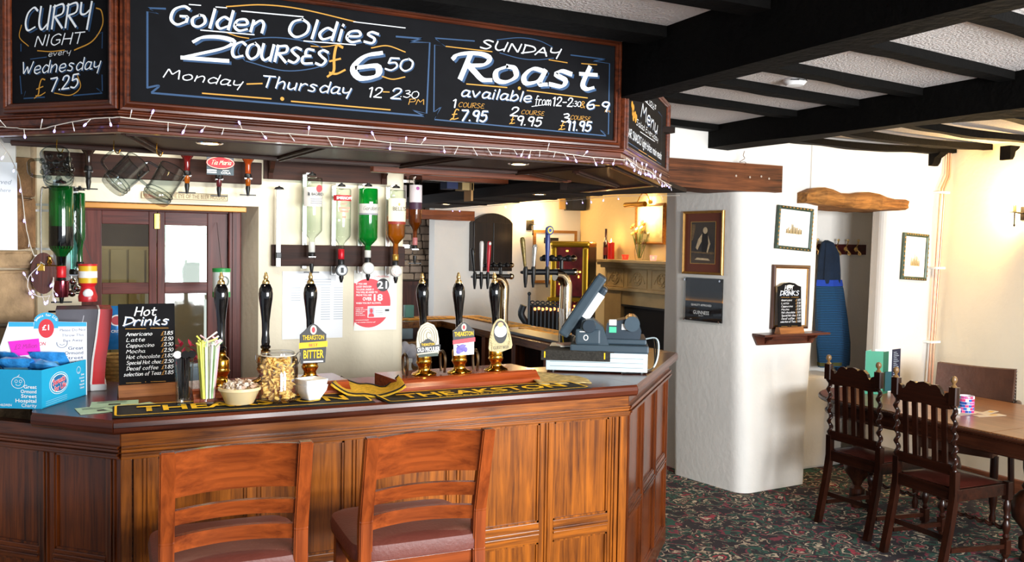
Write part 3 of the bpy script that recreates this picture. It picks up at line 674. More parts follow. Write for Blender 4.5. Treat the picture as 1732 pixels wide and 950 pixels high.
# soffit boards with cover strips
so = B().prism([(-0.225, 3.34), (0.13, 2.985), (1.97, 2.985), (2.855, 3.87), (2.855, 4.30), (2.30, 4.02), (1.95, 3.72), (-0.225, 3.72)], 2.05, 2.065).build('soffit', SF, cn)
def strip(p, q, w=0.035, h=0.012, z=2.05, name='cover_strip', m=None):
    p = Vector(p); q = Vector(q); d_ = (q-p); L_ = d_.length; a = math.degrees(math.atan2(d_.y, d_.x))
    o = B().box(0, L_, -w/2, w/2, -h, 0, bev=0.003).box(0, L_, -0.004, 0.004, -h-0.006, -h+0.002, bev=0.001).build(name, m or SF, cn); o.location = (p.x, p.y, z); o.rotation_euler = (0, 0, R(a)); return o
strip((0.15, 3.05), (1.95, 3.05), 0.05); strip((-0.2, 3.68), (1.93, 3.68), 0.05, 0.006); strip((-0.2, 3.63), (1.9, 3.63), 0.02, 0.006); strip((1.93, 3.68), (2.3, 4.0), 0.05, 0.006)
strip((2.02, 3.09), (2.84, 3.91), 0.05); strip((-0.2, 3.36), (0.12, 3.05), 0.05)
for (p, q) in (((0.14, 3.03), (0.30, 3.66)), ((0.76, 3.66), (0.80, 3.05)), ((1.38, 3.05), (1.28, 3.66)), ((1.98, 3.03), (1.85, 3.66)), ((2.05, 3.45), (2.7, 4.1))): strip(p, q)
B().box(1.26, 2.34, 3.98, 4.03, 2.04, 2.12, bev=0.004).build('edge_board', wood('red_board', '#8a4524', '#4e2210', 'x', 1, .35), cn)
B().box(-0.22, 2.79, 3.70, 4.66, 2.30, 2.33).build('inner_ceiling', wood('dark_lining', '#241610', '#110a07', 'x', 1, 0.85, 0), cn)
# rear part of the canopy, over the rear counter
rk = thing('rear_canopy', 'dark boarded canopy hanging over the rear bar counter', 'canopy', (0, 0, 0))
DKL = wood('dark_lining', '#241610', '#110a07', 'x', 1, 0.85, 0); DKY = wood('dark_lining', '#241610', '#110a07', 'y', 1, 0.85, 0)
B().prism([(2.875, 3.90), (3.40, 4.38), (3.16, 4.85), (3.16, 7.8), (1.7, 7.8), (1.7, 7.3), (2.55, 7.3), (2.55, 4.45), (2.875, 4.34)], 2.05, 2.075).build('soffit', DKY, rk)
B().box(3.10, 3.15, 4.67, 7.8, 2.07, 2.52).build('fascia', DKY, rk)
B().box(1.7, 3.10, 7.75, 7.8, 2.07, 2.52).build('fascia', DKL, rk)
B().box(2.51, 2.56, 4.4, 7.3, 2.03, 2.10, bev=0.005).build('edge_board', DKY, rk)
for y in (4.9, 5.5, 6.1, 6.7): B().box(2.56, 3.12, y, y+0.05, 2.04, 2.052, bev=0.003).build('cover_strip', DKL, rk)
B().box(1.69, 3.10, 4.67, 7.75, 2.33, 2.36).build('inner_ceiling', DKL, rk)
B().box(1.70, 2.50, 5.05, 5.13, 2.10, 2.14, bev=0.004).build('gantry_beam', wood('red_board', '#8a4524', '#4e2210', 'x', 1, .35), rk)
B().box(1.72, 2.5, 5.3, 5.6, 2.125, 2.14).build('gantry_shelf', DKL, rk)

# chalkboards set into the canopy
M_CH = mat('blackboard', '#0e0e11', 0.75, spec=0.15, var=0.15, vscale=20)
M_WT = mat('white_paint_pen', '#f4f7fa', 0.6, var=0, emit=None)
M_GD = mat('gold_paint_pen', '#c98f2e', 0.6, var=0); M_BL = mat('blue_paint_pen', '#22466c', 0.6, var=0)
def chalkboard(label, loc, rz, x0, x1, z0, z1, TXT, LN, dots=(), fw=0.03, shadow=('W',)):
    t = thing('chalkboard', label, 'chalkboard', loc, rz)
    B().box(x0, x1, -0.004, 0.006, z0, z1).build('board', M_CH, t)
    frame_loop(x0, x1, z0, z1, [(0, 0.006), (0, -0.010), (0.004, -0.016), (0.009, -0.016), (0.011, -0.021), (0.016, -0.024), (0.019, -0.020), (0.021, -0.014), (fw-0.002, -0.013), (fw, -0.010), (fw, 0.006)]).build('frame', CW_x, t, smooth=False)
    yb = -0.0045
    layers = {'w': B(), 'g': B(), 'b': B()}
    for (s, ax, az, bx, bz, h, l, w) in TXT:
        big = l == 'W'
        if h > 0.035 and l != 'g':
            k = h*0.10; chalk(layers['b'], s, (ax+k, az-k*.8), (bx+k, bz-k*.8), h, yb, w, contrast=0.6 if big else 0.4)
        chalk(layers[l.lower()], s, (ax, az), (bx, bz), h, yb-0.001, w*(1.15 if big else 1.1), contrast=0.62 if big else 0.4)
    for (l, w, sm, pts) in LN: line(layers[l], pts, w, yb-0.0003, sm)
    for c in dots: disc(layers['g'], c, 0.0065, yb-0.0005)
    for l, m in (('b', M_BL), ('g', M_GD), ('w', M_WT)): layers[l].build('lettering', m, t, smooth=False, fix=False, kind='stuff')
    return t
FRONT_TEXT = [('Golden', 0.1362, 2.3792, 0.4306, 2.3876, 0.0587, 'w', 0.15), ('Oldies', 0.5038, 2.3848, 0.8205, 2.3963, 0.0603, 'w', 0.15), ('2', 0.1676, 2.276, 0.3167, 2.2809, 0.0758, 'W', 0.22), ('COURSES', 0.3241, 2.2969, 0.6376, 2.3014, 0.0512, 'w', 0.17), ('£', 0.644, 2.2722, 0.7076, 2.2907, 0.0896, 'g', 0.1), ('6', 0.7119, 2.271, 0.8217, 2.2737, 0.0946, 'W', 0.24), ('.50', 0.8213, 2.3085, 0.9392, 2.3145, 0.0429, 'w', 0.15), ('Monday', 0.1206, 2.212, 0.3596, 2.2033, 0.0294, 'w', 0.13), ('Thursday', 0.4199, 2.211, 0.7207, 2.2112, 0.0367, 'w', 0.13), ('12', 0.7796, 2.2105, 0.8309, 2.211, 0.0346, 'w', 0.14), ('2', 0.8634, 2.2118, 0.9005, 2.213, 0.0371, 'w', 0.14), ('.30', 0.8983, 2.2211, 0.9648, 2.2208, 0.0249, 'w', 0.12), ('PM', 0.9294, 2.1968, 0.9898, 2.202, 0.0188, 'g', 0.13), ('-', 0.8309, 2.2171, 0.8568, 2.2174, 0.0349, 'g', 0.13), ('SUNDAY', 1.205, 2.426, 1.543, 2.4285, 0.0323, 'w', 0.18), ('§oast', 1.1169, 2.3092, 1.7006, 2.321, 0.0938, 'W', 0.22), ('available', 1.1319, 2.2443, 1.4226, 2.2481, 0.0364, 'w', 0.15), ('from', 1.438, 2.2405, 1.5076, 2.242, 0.0335, 'w', 0.08), ('12-2', 1.5128, 2.2424, 1.6023, 2.2455, 0.0338, 'w', 0.14), (':30', 1.6023, 2.2478, 1.6398, 2.2487, 0.0205, 'w', 0.12), ('&', 1.6372, 2.2462, 1.6588, 2.2457, 0.0252, 'g', 0.1), ('6', 1.6642, 2.2438, 1.7024, 2.2447, 0.0368, 'w', 0.17), ('-', 1.7024, 2.2447, 1.7243, 2.2442, 0.0347, 'g', 0.13), ('9', 1.7271, 2.2421, 1.7659, 2.2407, 0.0371, 'w', 0.17), ('PM', 1.7521, 2.2372, 1.7772, 2.2369, 0.0093, 'g', 0.14), ('1', 1.0974, 2.2006, 1.1137, 2.2019, 0.0299, 'w', 0.17), ('COURSE', 1.1231, 2.2049, 1.2276, 2.2072, 0.0171, 'g', 0.1), ('£', 1.0934, 2.1575, 1.126, 2.1622, 0.0342, 'g', 0.13), ('7.95', 1.1308, 2.1561, 1.2356, 2.1599, 0.0386, 'w', 0.17), ('2', 1.3331, 2.1896, 1.3656, 2.1899, 0.0331, 'w', 0.17), ('COURSE', 1.3804, 2.2, 1.4798, 2.2013, 0.0155, 'g', 0.1), ('£', 1.3336, 2.1609, 1.356, 2.1626, 0.0287, 'g', 0.13), ('9.95', 1.3586, 2.1583, 1.4652, 2.1597, 0.0332, 'w', 0.17), ('3', 1.5532, 2.1845, 1.5876, 2.1849, 0.0318, 'w', 0.17), ('COURSE', 1.5954, 2.1969, 1.687, 2.1971, 0.016, 'g', 0.1), ('£', 1.5459, 2.1543, 1.5749, 2.1565, 0.0295, 'g', 0.13), ('11.95', 1.5803, 2.1546, 1.6879, 2.1578, 0.0365, 'w', 0.17)]
LEFT_TEXT = [('CURRY', -0.3709, 2.3614, -0.1075, 2.3633, 0.0711, 'w', 0.1), ('NIGHT', -0.3299, 2.3103, -0.1355, 2.3104, 0.0336, 'w', 0.12), ('every', -0.2747, 2.2756, -0.1846, 2.2801, 0.0167, 'w', 0.1), ('Wednesday', -0.3843, 2.2249, -0.069, 2.2285, 0.0376, 'w', 0.11), ('£', -0.3287, 2.1511, -0.2827, 2.1624, 0.0469, 'g', 0.1), ('7.25', -0.2707, 2.1657, -0.157, 2.1758, 0.041, 'w', 0.14)]
RIGHT_TEXT = [('arious', 0.4914, 2.3715, 0.8101, 2.3771, 0.0314, 'w', 0.13), ('Menu', 0.3953, 2.2854, 0.8621, 2.2657, 0.0691, 'w', 0.13), ('Salad Everyday', 0.2855, 2.2339, 0.8855, 2.2306, 0.0275, 'w', 0.12), ('BAR SNACKS light-bites main meals', 0.0799, 2.1625, 1.0111, 2.1549, 0.0357, 'w', 0.13)]
FRONT_LINES = [
    ('g', 0.0045, 0, [(0.2371, 2.1726), (0.452, 2.1742)]) ,
    ('g', 0.0045, 0, [(0.519, 2.1719), (0.8634, 2.1723)]) ,
    ('g', 0.0045, 0, [(0.3748, 2.2151), (0.423, 2.2215)]) ,
    ('g', 0.004, 1, [(0.3101, 2.4559), (0.4248, 2.4771), (0.5527, 2.4798), (0.7358, 2.462)]) ,
    ('w', 0.0035, 0, [(0.3572, 2.448), (0.5558, 2.4555)]) ,
    ('w', 0.0035, 0, [(0.2314, 2.3714), (0.3968, 2.3768)]) ,
    ('w', 0.0035, 0, [(0.5593, 2.3759), (0.7365, 2.3834)]) ,
    ('w', 0.003, 0, [(0.7295, 2.4612), (0.9161, 2.4633)]) ,
    ('w', 0.003, 0, [(0.1966, 2.4472), (0.2313, 2.4491)]) ,
    ('w', 0.003, 0, [(0.2772, 2.4503), (0.3101, 2.4519)]) ,
    ('g', 0.003, 1, [(0.313, 2.3724), (0.3463, 2.365), (0.3799, 2.3633)]) ,
    ('g', 0.003, 1, [(0.5833, 2.3615), (0.6316, 2.3653), (0.6805, 2.3787)]) ,
    ('g', 0.004, 1, [(0.7935, 2.3797), (0.8513, 2.3937), (0.917, 2.3795)]) ,
    ('g', 0.004, 1, [(0.833, 2.2857), (0.8721, 2.2797), (0.9167, 2.2922)]) ,
    ('b', 0.006, 0, [(0.1259, 2.4244), (0.077, 2.42), (0.1052, 2.4063), (0.0744, 2.4088), (0.0742, 2.1752)]) ,
    ('b', 0.006, 1, [(0.0742, 2.1752), (0.1077, 2.1839), (0.087, 2.1616)]) ,
    ('b', 0.006, 0, [(0.087, 2.1599), (0.9933, 2.1609), (0.946, 2.1779), (1.0, 2.171), (1.009, 2.4232), (0.9332, 2.4168), (0.9798, 2.4336), (0.8835, 2.4295)]) ,
    ('b', 0.0035, 1, [(0.3689, 2.2892), (0.495, 2.2706), (0.6078, 2.2942), (0.644, 2.3279), (0.6013, 2.3678), (0.4828, 2.3773), (0.3799, 2.3576), (0.3465, 2.3182), (0.3689, 2.2892)]) ,
    ('b', 0.0045, 0, [(1.1832, 2.4493), (1.0275, 2.4415), (1.069, 2.4168), (1.0278, 2.4175), (1.0277, 2.1777), (1.0558, 2.1992), (1.0299, 2.1517), (1.7626, 2.1445), (1.7317, 2.1657), (1.772, 2.1508), (1.7709, 2.4301), (1.6926, 2.4324), (1.7528, 2.4445), (1.5928, 2.4439)]) ,
    ('b', 0.003, 1, [(1.2744, 2.4644), (1.3678, 2.4834), (1.4487, 2.4828), (1.5109, 2.4654)]) ,
    ('b', 0.003, 1, [(1.2874, 2.4179), (1.3692, 2.4072), (1.4399, 2.4092), (1.517, 2.4234)]) ,
    ('g', 0.0035, 0, [(1.0713, 2.4171), (1.2557, 2.4187)]) ,
    ('g', 0.0035, 0, [(1.4963, 2.4153), (1.5776, 2.4127)]) ,
    ('g', 0.0035, 0, [(1.6415, 2.4164), (1.7121, 2.4193)]) ,
    ('g', 0.004, 0, [(1.1547, 2.2906), (1.319, 2.2932)]) ,
    ('g', 0.004, 0, [(1.404, 2.2902), (1.6714, 2.286)]) ,
    ('w', 0.002, 0, [(1.4254, 2.2318), (1.5074, 2.2488)]) ,
]
DOTS = [(0.4885, 2.1774), (1.3712, 2.2955)]
LEFT_LINES = [
    ('b', 0.004, 0, [(-0.3866, 2.3214), (-0.3868, 2.2993)]) ,
    ('b', 0.004, 0, [(-0.3908, 2.2202), (-0.3855, 2.1628), (-0.3689, 2.1716), (-0.3773, 2.1485), (-0.2913, 2.1496)]) ,
    ('b', 0.004, 0, [(-0.1752, 2.1501), (-0.0621, 2.1531), (-0.0852, 2.1694), (-0.0621, 2.1592), (-0.0634, 2.2083)]) ,
    ('g', 0.003, 1, [(-0.3187, 2.2968), (-0.2661, 2.2914), (-0.2101, 2.2927)]) ,
    ('g', 0.004, 1, [(-0.1705, 2.2906), (-0.1001, 2.3143), (-0.0613, 2.3608), (-0.065, 2.4037), (-0.0842, 2.4141)]) ,
    ('g', 0.003, 1, [(-0.3837, 2.3813), (-0.3922, 2.3439), (-0.3554, 2.3133)]) ,
    ('g', 0.003, 1, [(-0.2508, 2.1606), (-0.1871, 2.1518), (-0.1475, 2.175), (-0.1591, 2.2127)]) ,
    ('b', 0.003, 0, [(-0.3475, 2.2719), (-0.2823, 2.2748)]) ,
    ('b', 0.003, 0, [(-0.0845, 2.3317), (-0.0614, 2.3395), (-0.0631, 2.2908)]) ,
]
RIGHT_LINES = [
    ('b', 0.004, 0, [(0.0628, 2.1385), (1.0089, 2.1312), (1.0007, 2.3731), (0.8792, 2.3795)]) ,
    ('g', 0.003, 0, [(0.3597, 2.1346), (0.5698, 2.1351)]) ,
    ('g', 0.003, 0, [(0.6145, 2.1345), (0.8529, 2.1326)]) ,
    ('w', 0.003, 0, [(0.4752, 2.3699), (0.7469, 2.3674)]) ,
    ('w', 0.003, 0, [(0.3902, 2.2168), (0.7911, 2.221)]) ,
]

LU = lambda L: L
chalkboard('large framed chalkboard offering Golden Oldies two courses and Sunday Roast', (0.134, 2.966, 0), 0, 0.025, 1.795, 2.129, 2.500, FRONT_TEXT, FRONT_LINES, DOTS)
chalkboard('small framed chalkboard reading Curry Night every Wednesday at far left', (0.13, 2.964, 0), -45, -0.425, -0.033, 2.133, 2.50, LEFT_TEXT, LEFT_LINES)
cm = chalkboard('narrow angled chalkboard with the menu and salad lettering beside the ceiling beam', (1.972, 2.966, 0), 45, 0.035, 1.15, 2.12, 2.44, RIGHT_TEXT, RIGHT_LINES)
b = B()
for (x, z) in ((0.1868, 2.303), (0.2577, 2.272), (0.205, 2.272)): disc(b, (x, z), 0.022, -0.0055, 12, 0.016); disc(b, (x+0.03, z-.006), 0.018, -0.0055, 12, 0.013); disc(b, (x+0.012, z-.02), 0.018, -0.0055, 12, 0.013)
b.build('clover_drawing', M_GD, cm, fix=False)
# ================================================================ THINGS ON THE BAR (top at z = 1.10)
BT = 1.10
M_BRASS = mat('brass', '#d9a441', 0.16, 1.0, var=0.08); M_BRASSL = mat('pale_brass', '#e9c887', 0.3, 1.0, var=0.04)
M_BLKG = mat('black_gloss', '#08080a', 0.08, var=0, coat=0.6); M_BLKP = mat('black_plastic', '#101012', 0.4, var=0.1)
M_CHROME = mat('chrome', '#d6d6d8', 0.12, 1.0, var=0.02); M_WHITE = mat('white_print', '#f6f6f4', 0.5, var=0)
M_CLEAR = glass('clear_glass', '#ffffff'); M_BLACKI = mat('black_print', '#16161a', 0.5, var=0)
M_YEL = mat('yellow_print', '#f2c413', 0.6, var=0.03); M_REDP = mat('red_print', '#d22030', 0.5, var=0)
M_RUB = mat('black_rubber_mat', '#15130f', 0.8, var=0.2, bump=0.3, bscale=200)
# --- beer engine plinths
def plinth(loc, rz, L_, label):
    t = thing('pump_plinth', label, 'plinth', loc, rz, 'wooden plinths under the hand pumps')
    pr = [(0, 0), (0, 0.018), (0.02, 0.034), (0.028, 0.046), (0.045, 0.05), (0.25, 0.05), (0.25, 0)]
    b = B(); b.faces([(0, y, z) for y, z in pr]+[(L_, y, z) for y, z in pr], [tuple(range(6, -1, -1)), tuple(range(7, 14))]+[(i, (i+1) % 7, 7+(i+1) % 7, 7+i) for i in range(7)])
    b.build('base', wood('mahogany', '#a24a22', '#6a2810', 'x', 1, 0.25, 0.5), t)
    return t
plinth((1.175, 3.345, BT), 5, 0.685, 'mahogany plinth on the bar under the three right-hand pumps')
plinth((0.395, 3.385, BT), 2, 0.60, 'mahogany plinth on the bar behind the glasses, jar and bowl')
def pump(loc, label, grp='hand pumps', lean=0):
    t = thing('hand_pump', label, 'beer pump', loc, 0, grp, rot=(0, R(lean), 0)); t.scale = (1, 1, 0.97)
    B().lathe([(0.052, 0), (0.054, 0.004), (0.050, 0.009), (0.036, 0.014), (0.026, 0.022), (0.024, 0.035), (0.030, 0.046), (0.034, 0.055), (0.030, 0.064), (0.031, 0.068), (0.031, 0.098), (0.028, 0.105), (0.020, 0.112), (0.017, 0.125), (0.019, 0.13), (0.012, 0.135)], 28).build('brass_base', M_BRASS, t)
    B().lathe([(0.013, 0.135), (0.019, 0.14), (0.020, 0.147), (0.015, 0.152), (0.0165, 0.165), (0.014, 0.20), (0.0155, 0.25), (0.021, 0.30), (0.0265, 0.34), (0.0275, 0.36), (0.025, 0.38), (0.0175, 0.398), (0.012, 0.402)], 24).build('handle', M_BLKG, t)
    B().lathe([(0.0135, 0.400), (0.0145, 0.405), (0.0125, 0.412), (0.007, 0.418), (0.009, 0.424), (0.0095, 0.43), (0.006, 0.436), (0.0065, 0.441), (0.003, 0.447), (0.0001, 0.449)], 16).build('finial', M_BRASSL, t)
    return t
def spout(t, x):
    B().tube(curve_pts([(x, -0.02, 0.005), (x, -0.03, 0.05), (x, -0.025, 0.085), (x, 0.0, 0.098), (x, 0.022, 0.085), (x, 0.026, 0.05), (x, 0.02, 0.005)], 5), 0.006, 8).build('pipe_loop', mat('dull_bronze', '#7d6a55', 0.3, 1.0), t)
P1 = pump((1.332, 3.47, 1.15), 'black hand pump with the arched cream clip nearest the wall end', lean=-2)
P2 = pump((1.495, 3.47, 1.15), 'black hand pump with the red banded bull clip in the middle of three', lean=-1.5)
P3 = pump((1.680, 3.49, 1.15), 'black hand pump with the stone-coloured Guest Beer clip', lean=-2)
P4 = pump((0.852, 3.50, 1.15), 'black hand pump with the yellow and black Bitter clip')
P5 = pump((0.676, 3.50, 1.15), 'black hand pump without a clip standing behind the pasta jar')
P6 = pump((0.508, 3.50, 1.15), 'black hand pump without a clip behind the glass of straws')
spout(P1, -0.085); spout(P1, 0.085); spout(P2, 0.075); spout(P4, -0.06)
# --- pump clips (held by the pumps, parts of them)
def clip_base(t, outline, m, y=-0.045, th=0.006, rim=None):
    b = B(); b.prism([(x, z) for x, z in outline], 0, th, T(0, y, 0) @ RX(90) @ T(0, 0, 0)); o = b.build('pump_clip', m, t); o.scale = (1.16, 1, 1.18); o.location = (0, 0, -0.042)
    return o
YC = -0.052
def plate(par, outline, m, y, name='plate', cut=None):
    b = B(); b.faces([(x, y, z) for x, z in outline], [tuple(range(len(outline)))]); return b.build(name, m, par, fix=False)
def ell(cx, cz, rx, rz, n=28, a0=0, a1=360): return [(cx+rx*math.cos(R(a0+(a1-a0)*k/n)), cz+rz*math.sin(R(a0+(a1-a0)*k/n))) for k in range(n+(0 if a1-a0 == 360 else 1))]
def face(t, rz=-27):
    """the clips turn a little towards the customer"""
    o = bpy.data.objects.new('pump_clip', None); C.objects.link(o); o.parent = t; return o
# bitter clip
c4 = clip_base(P4, [(-0.042, 0.10), (0.042, 0.10), (0.045, 0.15), (0.045, 0.20), (0.03, 0.213), (0.012, 0.232), (0, 0.238), (-0.012, 0.232), (-0.03, 0.213), (-0.045, 0.20), (-0.045, 0.15)], M_BLACKI)
YT = -0.0522
plate(c4, [(-0.049, 0.152), (0.049, 0.156), (0.049, 0.176), (-0.049, 0.172)], M_YEL, YT-0.001, 'band')
printed('THEAKSTON', 0.016, M_YEL, c4, 0, YT-0.0015, 0.182, bold=0.03, width=0.074)
printed('BEST', 0.011, mat('orange_print', '#e8662a', 0.5, var=0), c4, 0, YT-0.003, 0.158, bold=0.02, width=0.03)
printed('BITTER', 0.028, M_YEL, c4, 0, YT-0.0015, 0.118, bold=0.04, width=0.07)
plate(c4, ell(0, 0.216, 0.011, 0.016), mat('cream_print', '#efe6cf', 0.5), YT-0.001, 'oval')
plate(c4, ell(0, 0.216, 0.006, 0.010), M_REDP, YT-0.0015, 'emblem'); plate(c4, [(-0.034, 0.103), (0.034, 0.103), (0.034, 0.108), (-0.034, 0.108)], M_WHITE, YT-0.001, 'band')
# old peculier
M_CR = mat('clip_cream', '#cfc6ae', 0.6, var=0.05)
c1 = clip_base(P1, [(-0.040, 0.115), (-0.043, 0.13), (-0.043, 0.17), (-0.038, 0.20), (-0.025, 0.223), (0, 0.235), (0.025, 0.223), (0.038, 0.20), (0.043, 0.17), (0.043, 0.13), (0.040, 0.115), (0.02, 0.108), (-0.02, 0.108)], M_CR)
b = B(); ring(b, (0, 0.178), 0.034, 0.048, 0.0016, YT-0.0006); ring(b, (0, 0.178), 0.026, 0.039, 0.0016, YT-0.0006); ring(b, (0, 0.18), 0.017, 0.028, 0.0012, YT-0.0006)
ring(b, (0.003, 0.186), 0.008, 0.012, 0.002, YT-0.0006, 30, 250); ring(b, (0, 0.174), 0.010, 0.006, 0.002, YT-0.0006, 200, 400); b.build('engraved_portrait', mat('grey_line', '#8d8573', 0.6), c1, fix=False)
plate(c1, [(-0.046, 0.122), (0.046, 0.128), (0.048, 0.150), (-0.044, 0.144)], M_BLACKI, YT-0.0016, 'band')
plate(c1, [(-0.030, 0.146), (0.026, 0.148), (0.026, 0.158), (0.006, 0.172), (0, 0.175), (-0.006, 0.172), (-0.030, 0.158)], M_BLACKI, YT-0.0012, 'crest')
printed('THEAKSTON', 0.009, M_YEL, c1, -0.001, YT-0.0022, 0.149, bold=0.03, width=0.05)
printed('OLD PECULIER', 0.015, M_WHITE, c1, 0.001, YT-0.0026, 0.128, bold=0.04, width=0.086)
plate(c1, [(-0.038, 0.108), (0.038, 0.108), (0.038, 0.120), (-0.038, 0.118)], mat('dark_green_print', '#2c3a2c', 0.5), YT-0.001, 'band')
# bull clip
c2 = clip_base(P2, [(-0.040, 0.108), (0.040, 0.108), (0.042, 0.20), (0.034, 0.205), (0.012, 0.226), (0, 0.232), (-0.012, 0.226), (-0.034, 0.205), (-0.042, 0.20)], M_WHITE)
plate(c2, [(-0.042, 0.165), (0.042, 0.165), (0.042, 0.20), (0.034, 0.205), (0.012, 0.226), (0, 0.232), (-0.012, 0.226), (-0.034, 0.205), (-0.042, 0.20)], M_BLACKI, YT-0.0006, 'crest')
plate(c2, [(-0.045, 0.150), (0.045, 0.156), (0.045, 0.172), (-0.045, 0.166)], mat('clip_red', '#d83a48', 0.5), YT-0.0012, 'band')
printed('THEAKSTON', 0.016, M_YEL, c2, 0, YT-0.0018, 0.180, bold=0.035, width=0.076)
plate(c2, ell(0, 0.212, 0.010, 0.014), M_CR, YT-0.0012, 'oval'); plate(c2, ell(0, 0.212, 0.005, 0.008), M_REDP, YT-0.0016, 'emblem')
M_PUR = mat('purple_print', '#6f62b8', 0.6, var=0.4, vscale=80)
b = B(); rnd = random.Random(4)
for (cx, cz, rx, rz_) in ((-0.014, 0.132, 0.017, 0.014), (-0.006, 0.142, 0.012, 0.007), (-0.022, 0.122, 0.010, 0.009), (0.006, 0.128, 0.008, 0.010), (0.004, 0.144, 0.004, 0.003), (-0.026, 0.146, 0.004, 0.003)): b.faces([(x, YT-0.0008-rnd.random()*.0003, z) for x, z in ell(cx, cz, rx, rz_, 14)], [tuple(range(14))])
b.build('bull_drawing', M_PUR, c2, fix=False)
# guest beer
M_STO = mat('moulded_cream', '#b5a87e', 0.6, var=0.2, vscale=60, bump=0.4, bscale=120)
c3 = clip_base(P3, [(-0.050, 0.128), (-0.046, 0.118), (0.0, 0.110), (0.046, 0.122), (0.050, 0.135), (0.046, 0.160), (0.040, 0.185), (0.030, 0.215), (0.014, 0.235), (0, 0.240), (-0.014, 0.235), (-0.030, 0.215), (-0.040, 0.185), (-0.046, 0.160)], M_STO)
plate(c3, ell(0, 0.188, 0.028, 0.044), M_BLACKI, YT-0.0006, 'oval')
plate(c3, ell(0, 0.192, 0.026, 0.024), M_WHITE, YT-0.0012, 'emblem'); plate(c3, ell(0.0, 0.216, 0.012, 0.010), mat('orange_emblem', '#e8a070', 0.5), YT-0.0017, 'emblem')
plate(c3, [(-0.038, 0.118), (0.04, 0.122), (0.04, 0.138), (-0.038, 0.134)], M_STO, YT-0.002, 'band'); printed('GUEST BEER', 0.011, mat('brown_print', '#4a3a22', 0.5), c3, 0, YT-0.003, 0.1235, bold=0.01, width=0.066)
b = B()
for sgn in (-1, 1):
    for k in range(5): b.ball((sgn*(0.040-0.002*abs(k-2)), YT+0.002, 0.140+0.010*k), 0.005, 8)
b.build('moulded_border', M_STO, c3, kind='stuff')

# --- bar towels
def towel(name, label, q, text, loc=(0, 0, BT), sub=None, wav=0.0005, m=None, tm=None, h=0.07):
    """q: four corners (front-left, front-right, back-right, back-left) in world xy"""
    o = Vector(q[0]); d = (Vector(q[1])-o); L_ = d.length; a = math.degrees(math.atan2(d.y, d.x)); w = (Vector(q[3])-o).length
    t = thing(name, label, 'bar towel', (o.x, o.y, BT+0.001), a, 'printed bar runners')
    b = B(); nx, ny = 24, 6; v = []; f = []
    for i in range(nx+1):
        for j in range(ny+1): v.append((L_*i/nx, w*j/ny, 0.003+wav*math.sin(i*0.9+j*.7)+wav))
    for i in range(nx):
        for j in range(ny): a_ = i*(ny+1)+j; f.append((a_, a_+ny+1, a_+ny+2, a_+1))
    b.faces(v, f); b.sm = True
    ob = b.build('cloth', m or M_RUB, t, fix=False); md = ob.modifiers.new('t', 'SOLIDIFY'); md.thickness = 0.003; md.offset = -1
    b = B(); e = 0.010
    yy = 0.0068+wav
    loop = []
    for (x, y, sx, sy) in ((e, e, 1, 1), (L_-e, e, -1, 1), (L_-e, w-e, -1, -1), (e, w-e, 1, -1)): loop.append((x, y))
    P = curve_pts([Vector(p) for p in loop+[loop[0]]], 1)
    rl = [Vector(loop[i]) for i in range(4)]
    pts = []
    for i in range(4):
        a_, c_, d_ = rl[i-1], rl[i], rl[(i+1) % 4]; u = (a_-c_).normalized()*0.02; v_ = (d_-c_).normalized()*0.02
        for k in range(6): tt = k/5; pts.append((c_+u)*(1-tt)**2+c_*(2*tt*(1-tt))+(c_+v_)*tt**2)
    pts.append(pts[0]); tmp = B(); ribbon(tmp, pts, 0.008, 0, 0)
    vs = [(v.co.x, v.co.z, yy) for v in tmp.bm.verts]; tmp.bm.verts.index_update(); fs = [tuple(v.index for v in fc.verts) for fc in tmp.bm.faces]
    B().faces(vs, fs).build('border', M_YEL, t, fix=False)
    if text: printed(text, h, tm or M_YEL, t, L_/2, w*0.30, yy, bold=0.045, width=L_*0.82, rot=(R(-90), 0, 0))
    if sub: printed(sub, 0.014, tm or M_YEL, t, L_*0.5, w*0.13, yy, bold=0.02, width=L_*0.52, rot=(R(-90), 0, 0))
    return t
towel('bar_towel', 'long black and yellow bar runner under the glasses, jar and bowls', [(0.115, 3.205), (1.02, 3.165), (1.03, 3.40), (0.125, 3.43)], 'THEAKSTON', h=0.10)
towel('bar_towel', 'black and yellow bar runner in front of the three right-hand pumps', [(1.06, 3.125), (1.97, 3.15), (1.97, 3.325), (1.075, 3.32)], 'THEAKSTON', sub='LEGENDARY ALES', h=0.085)
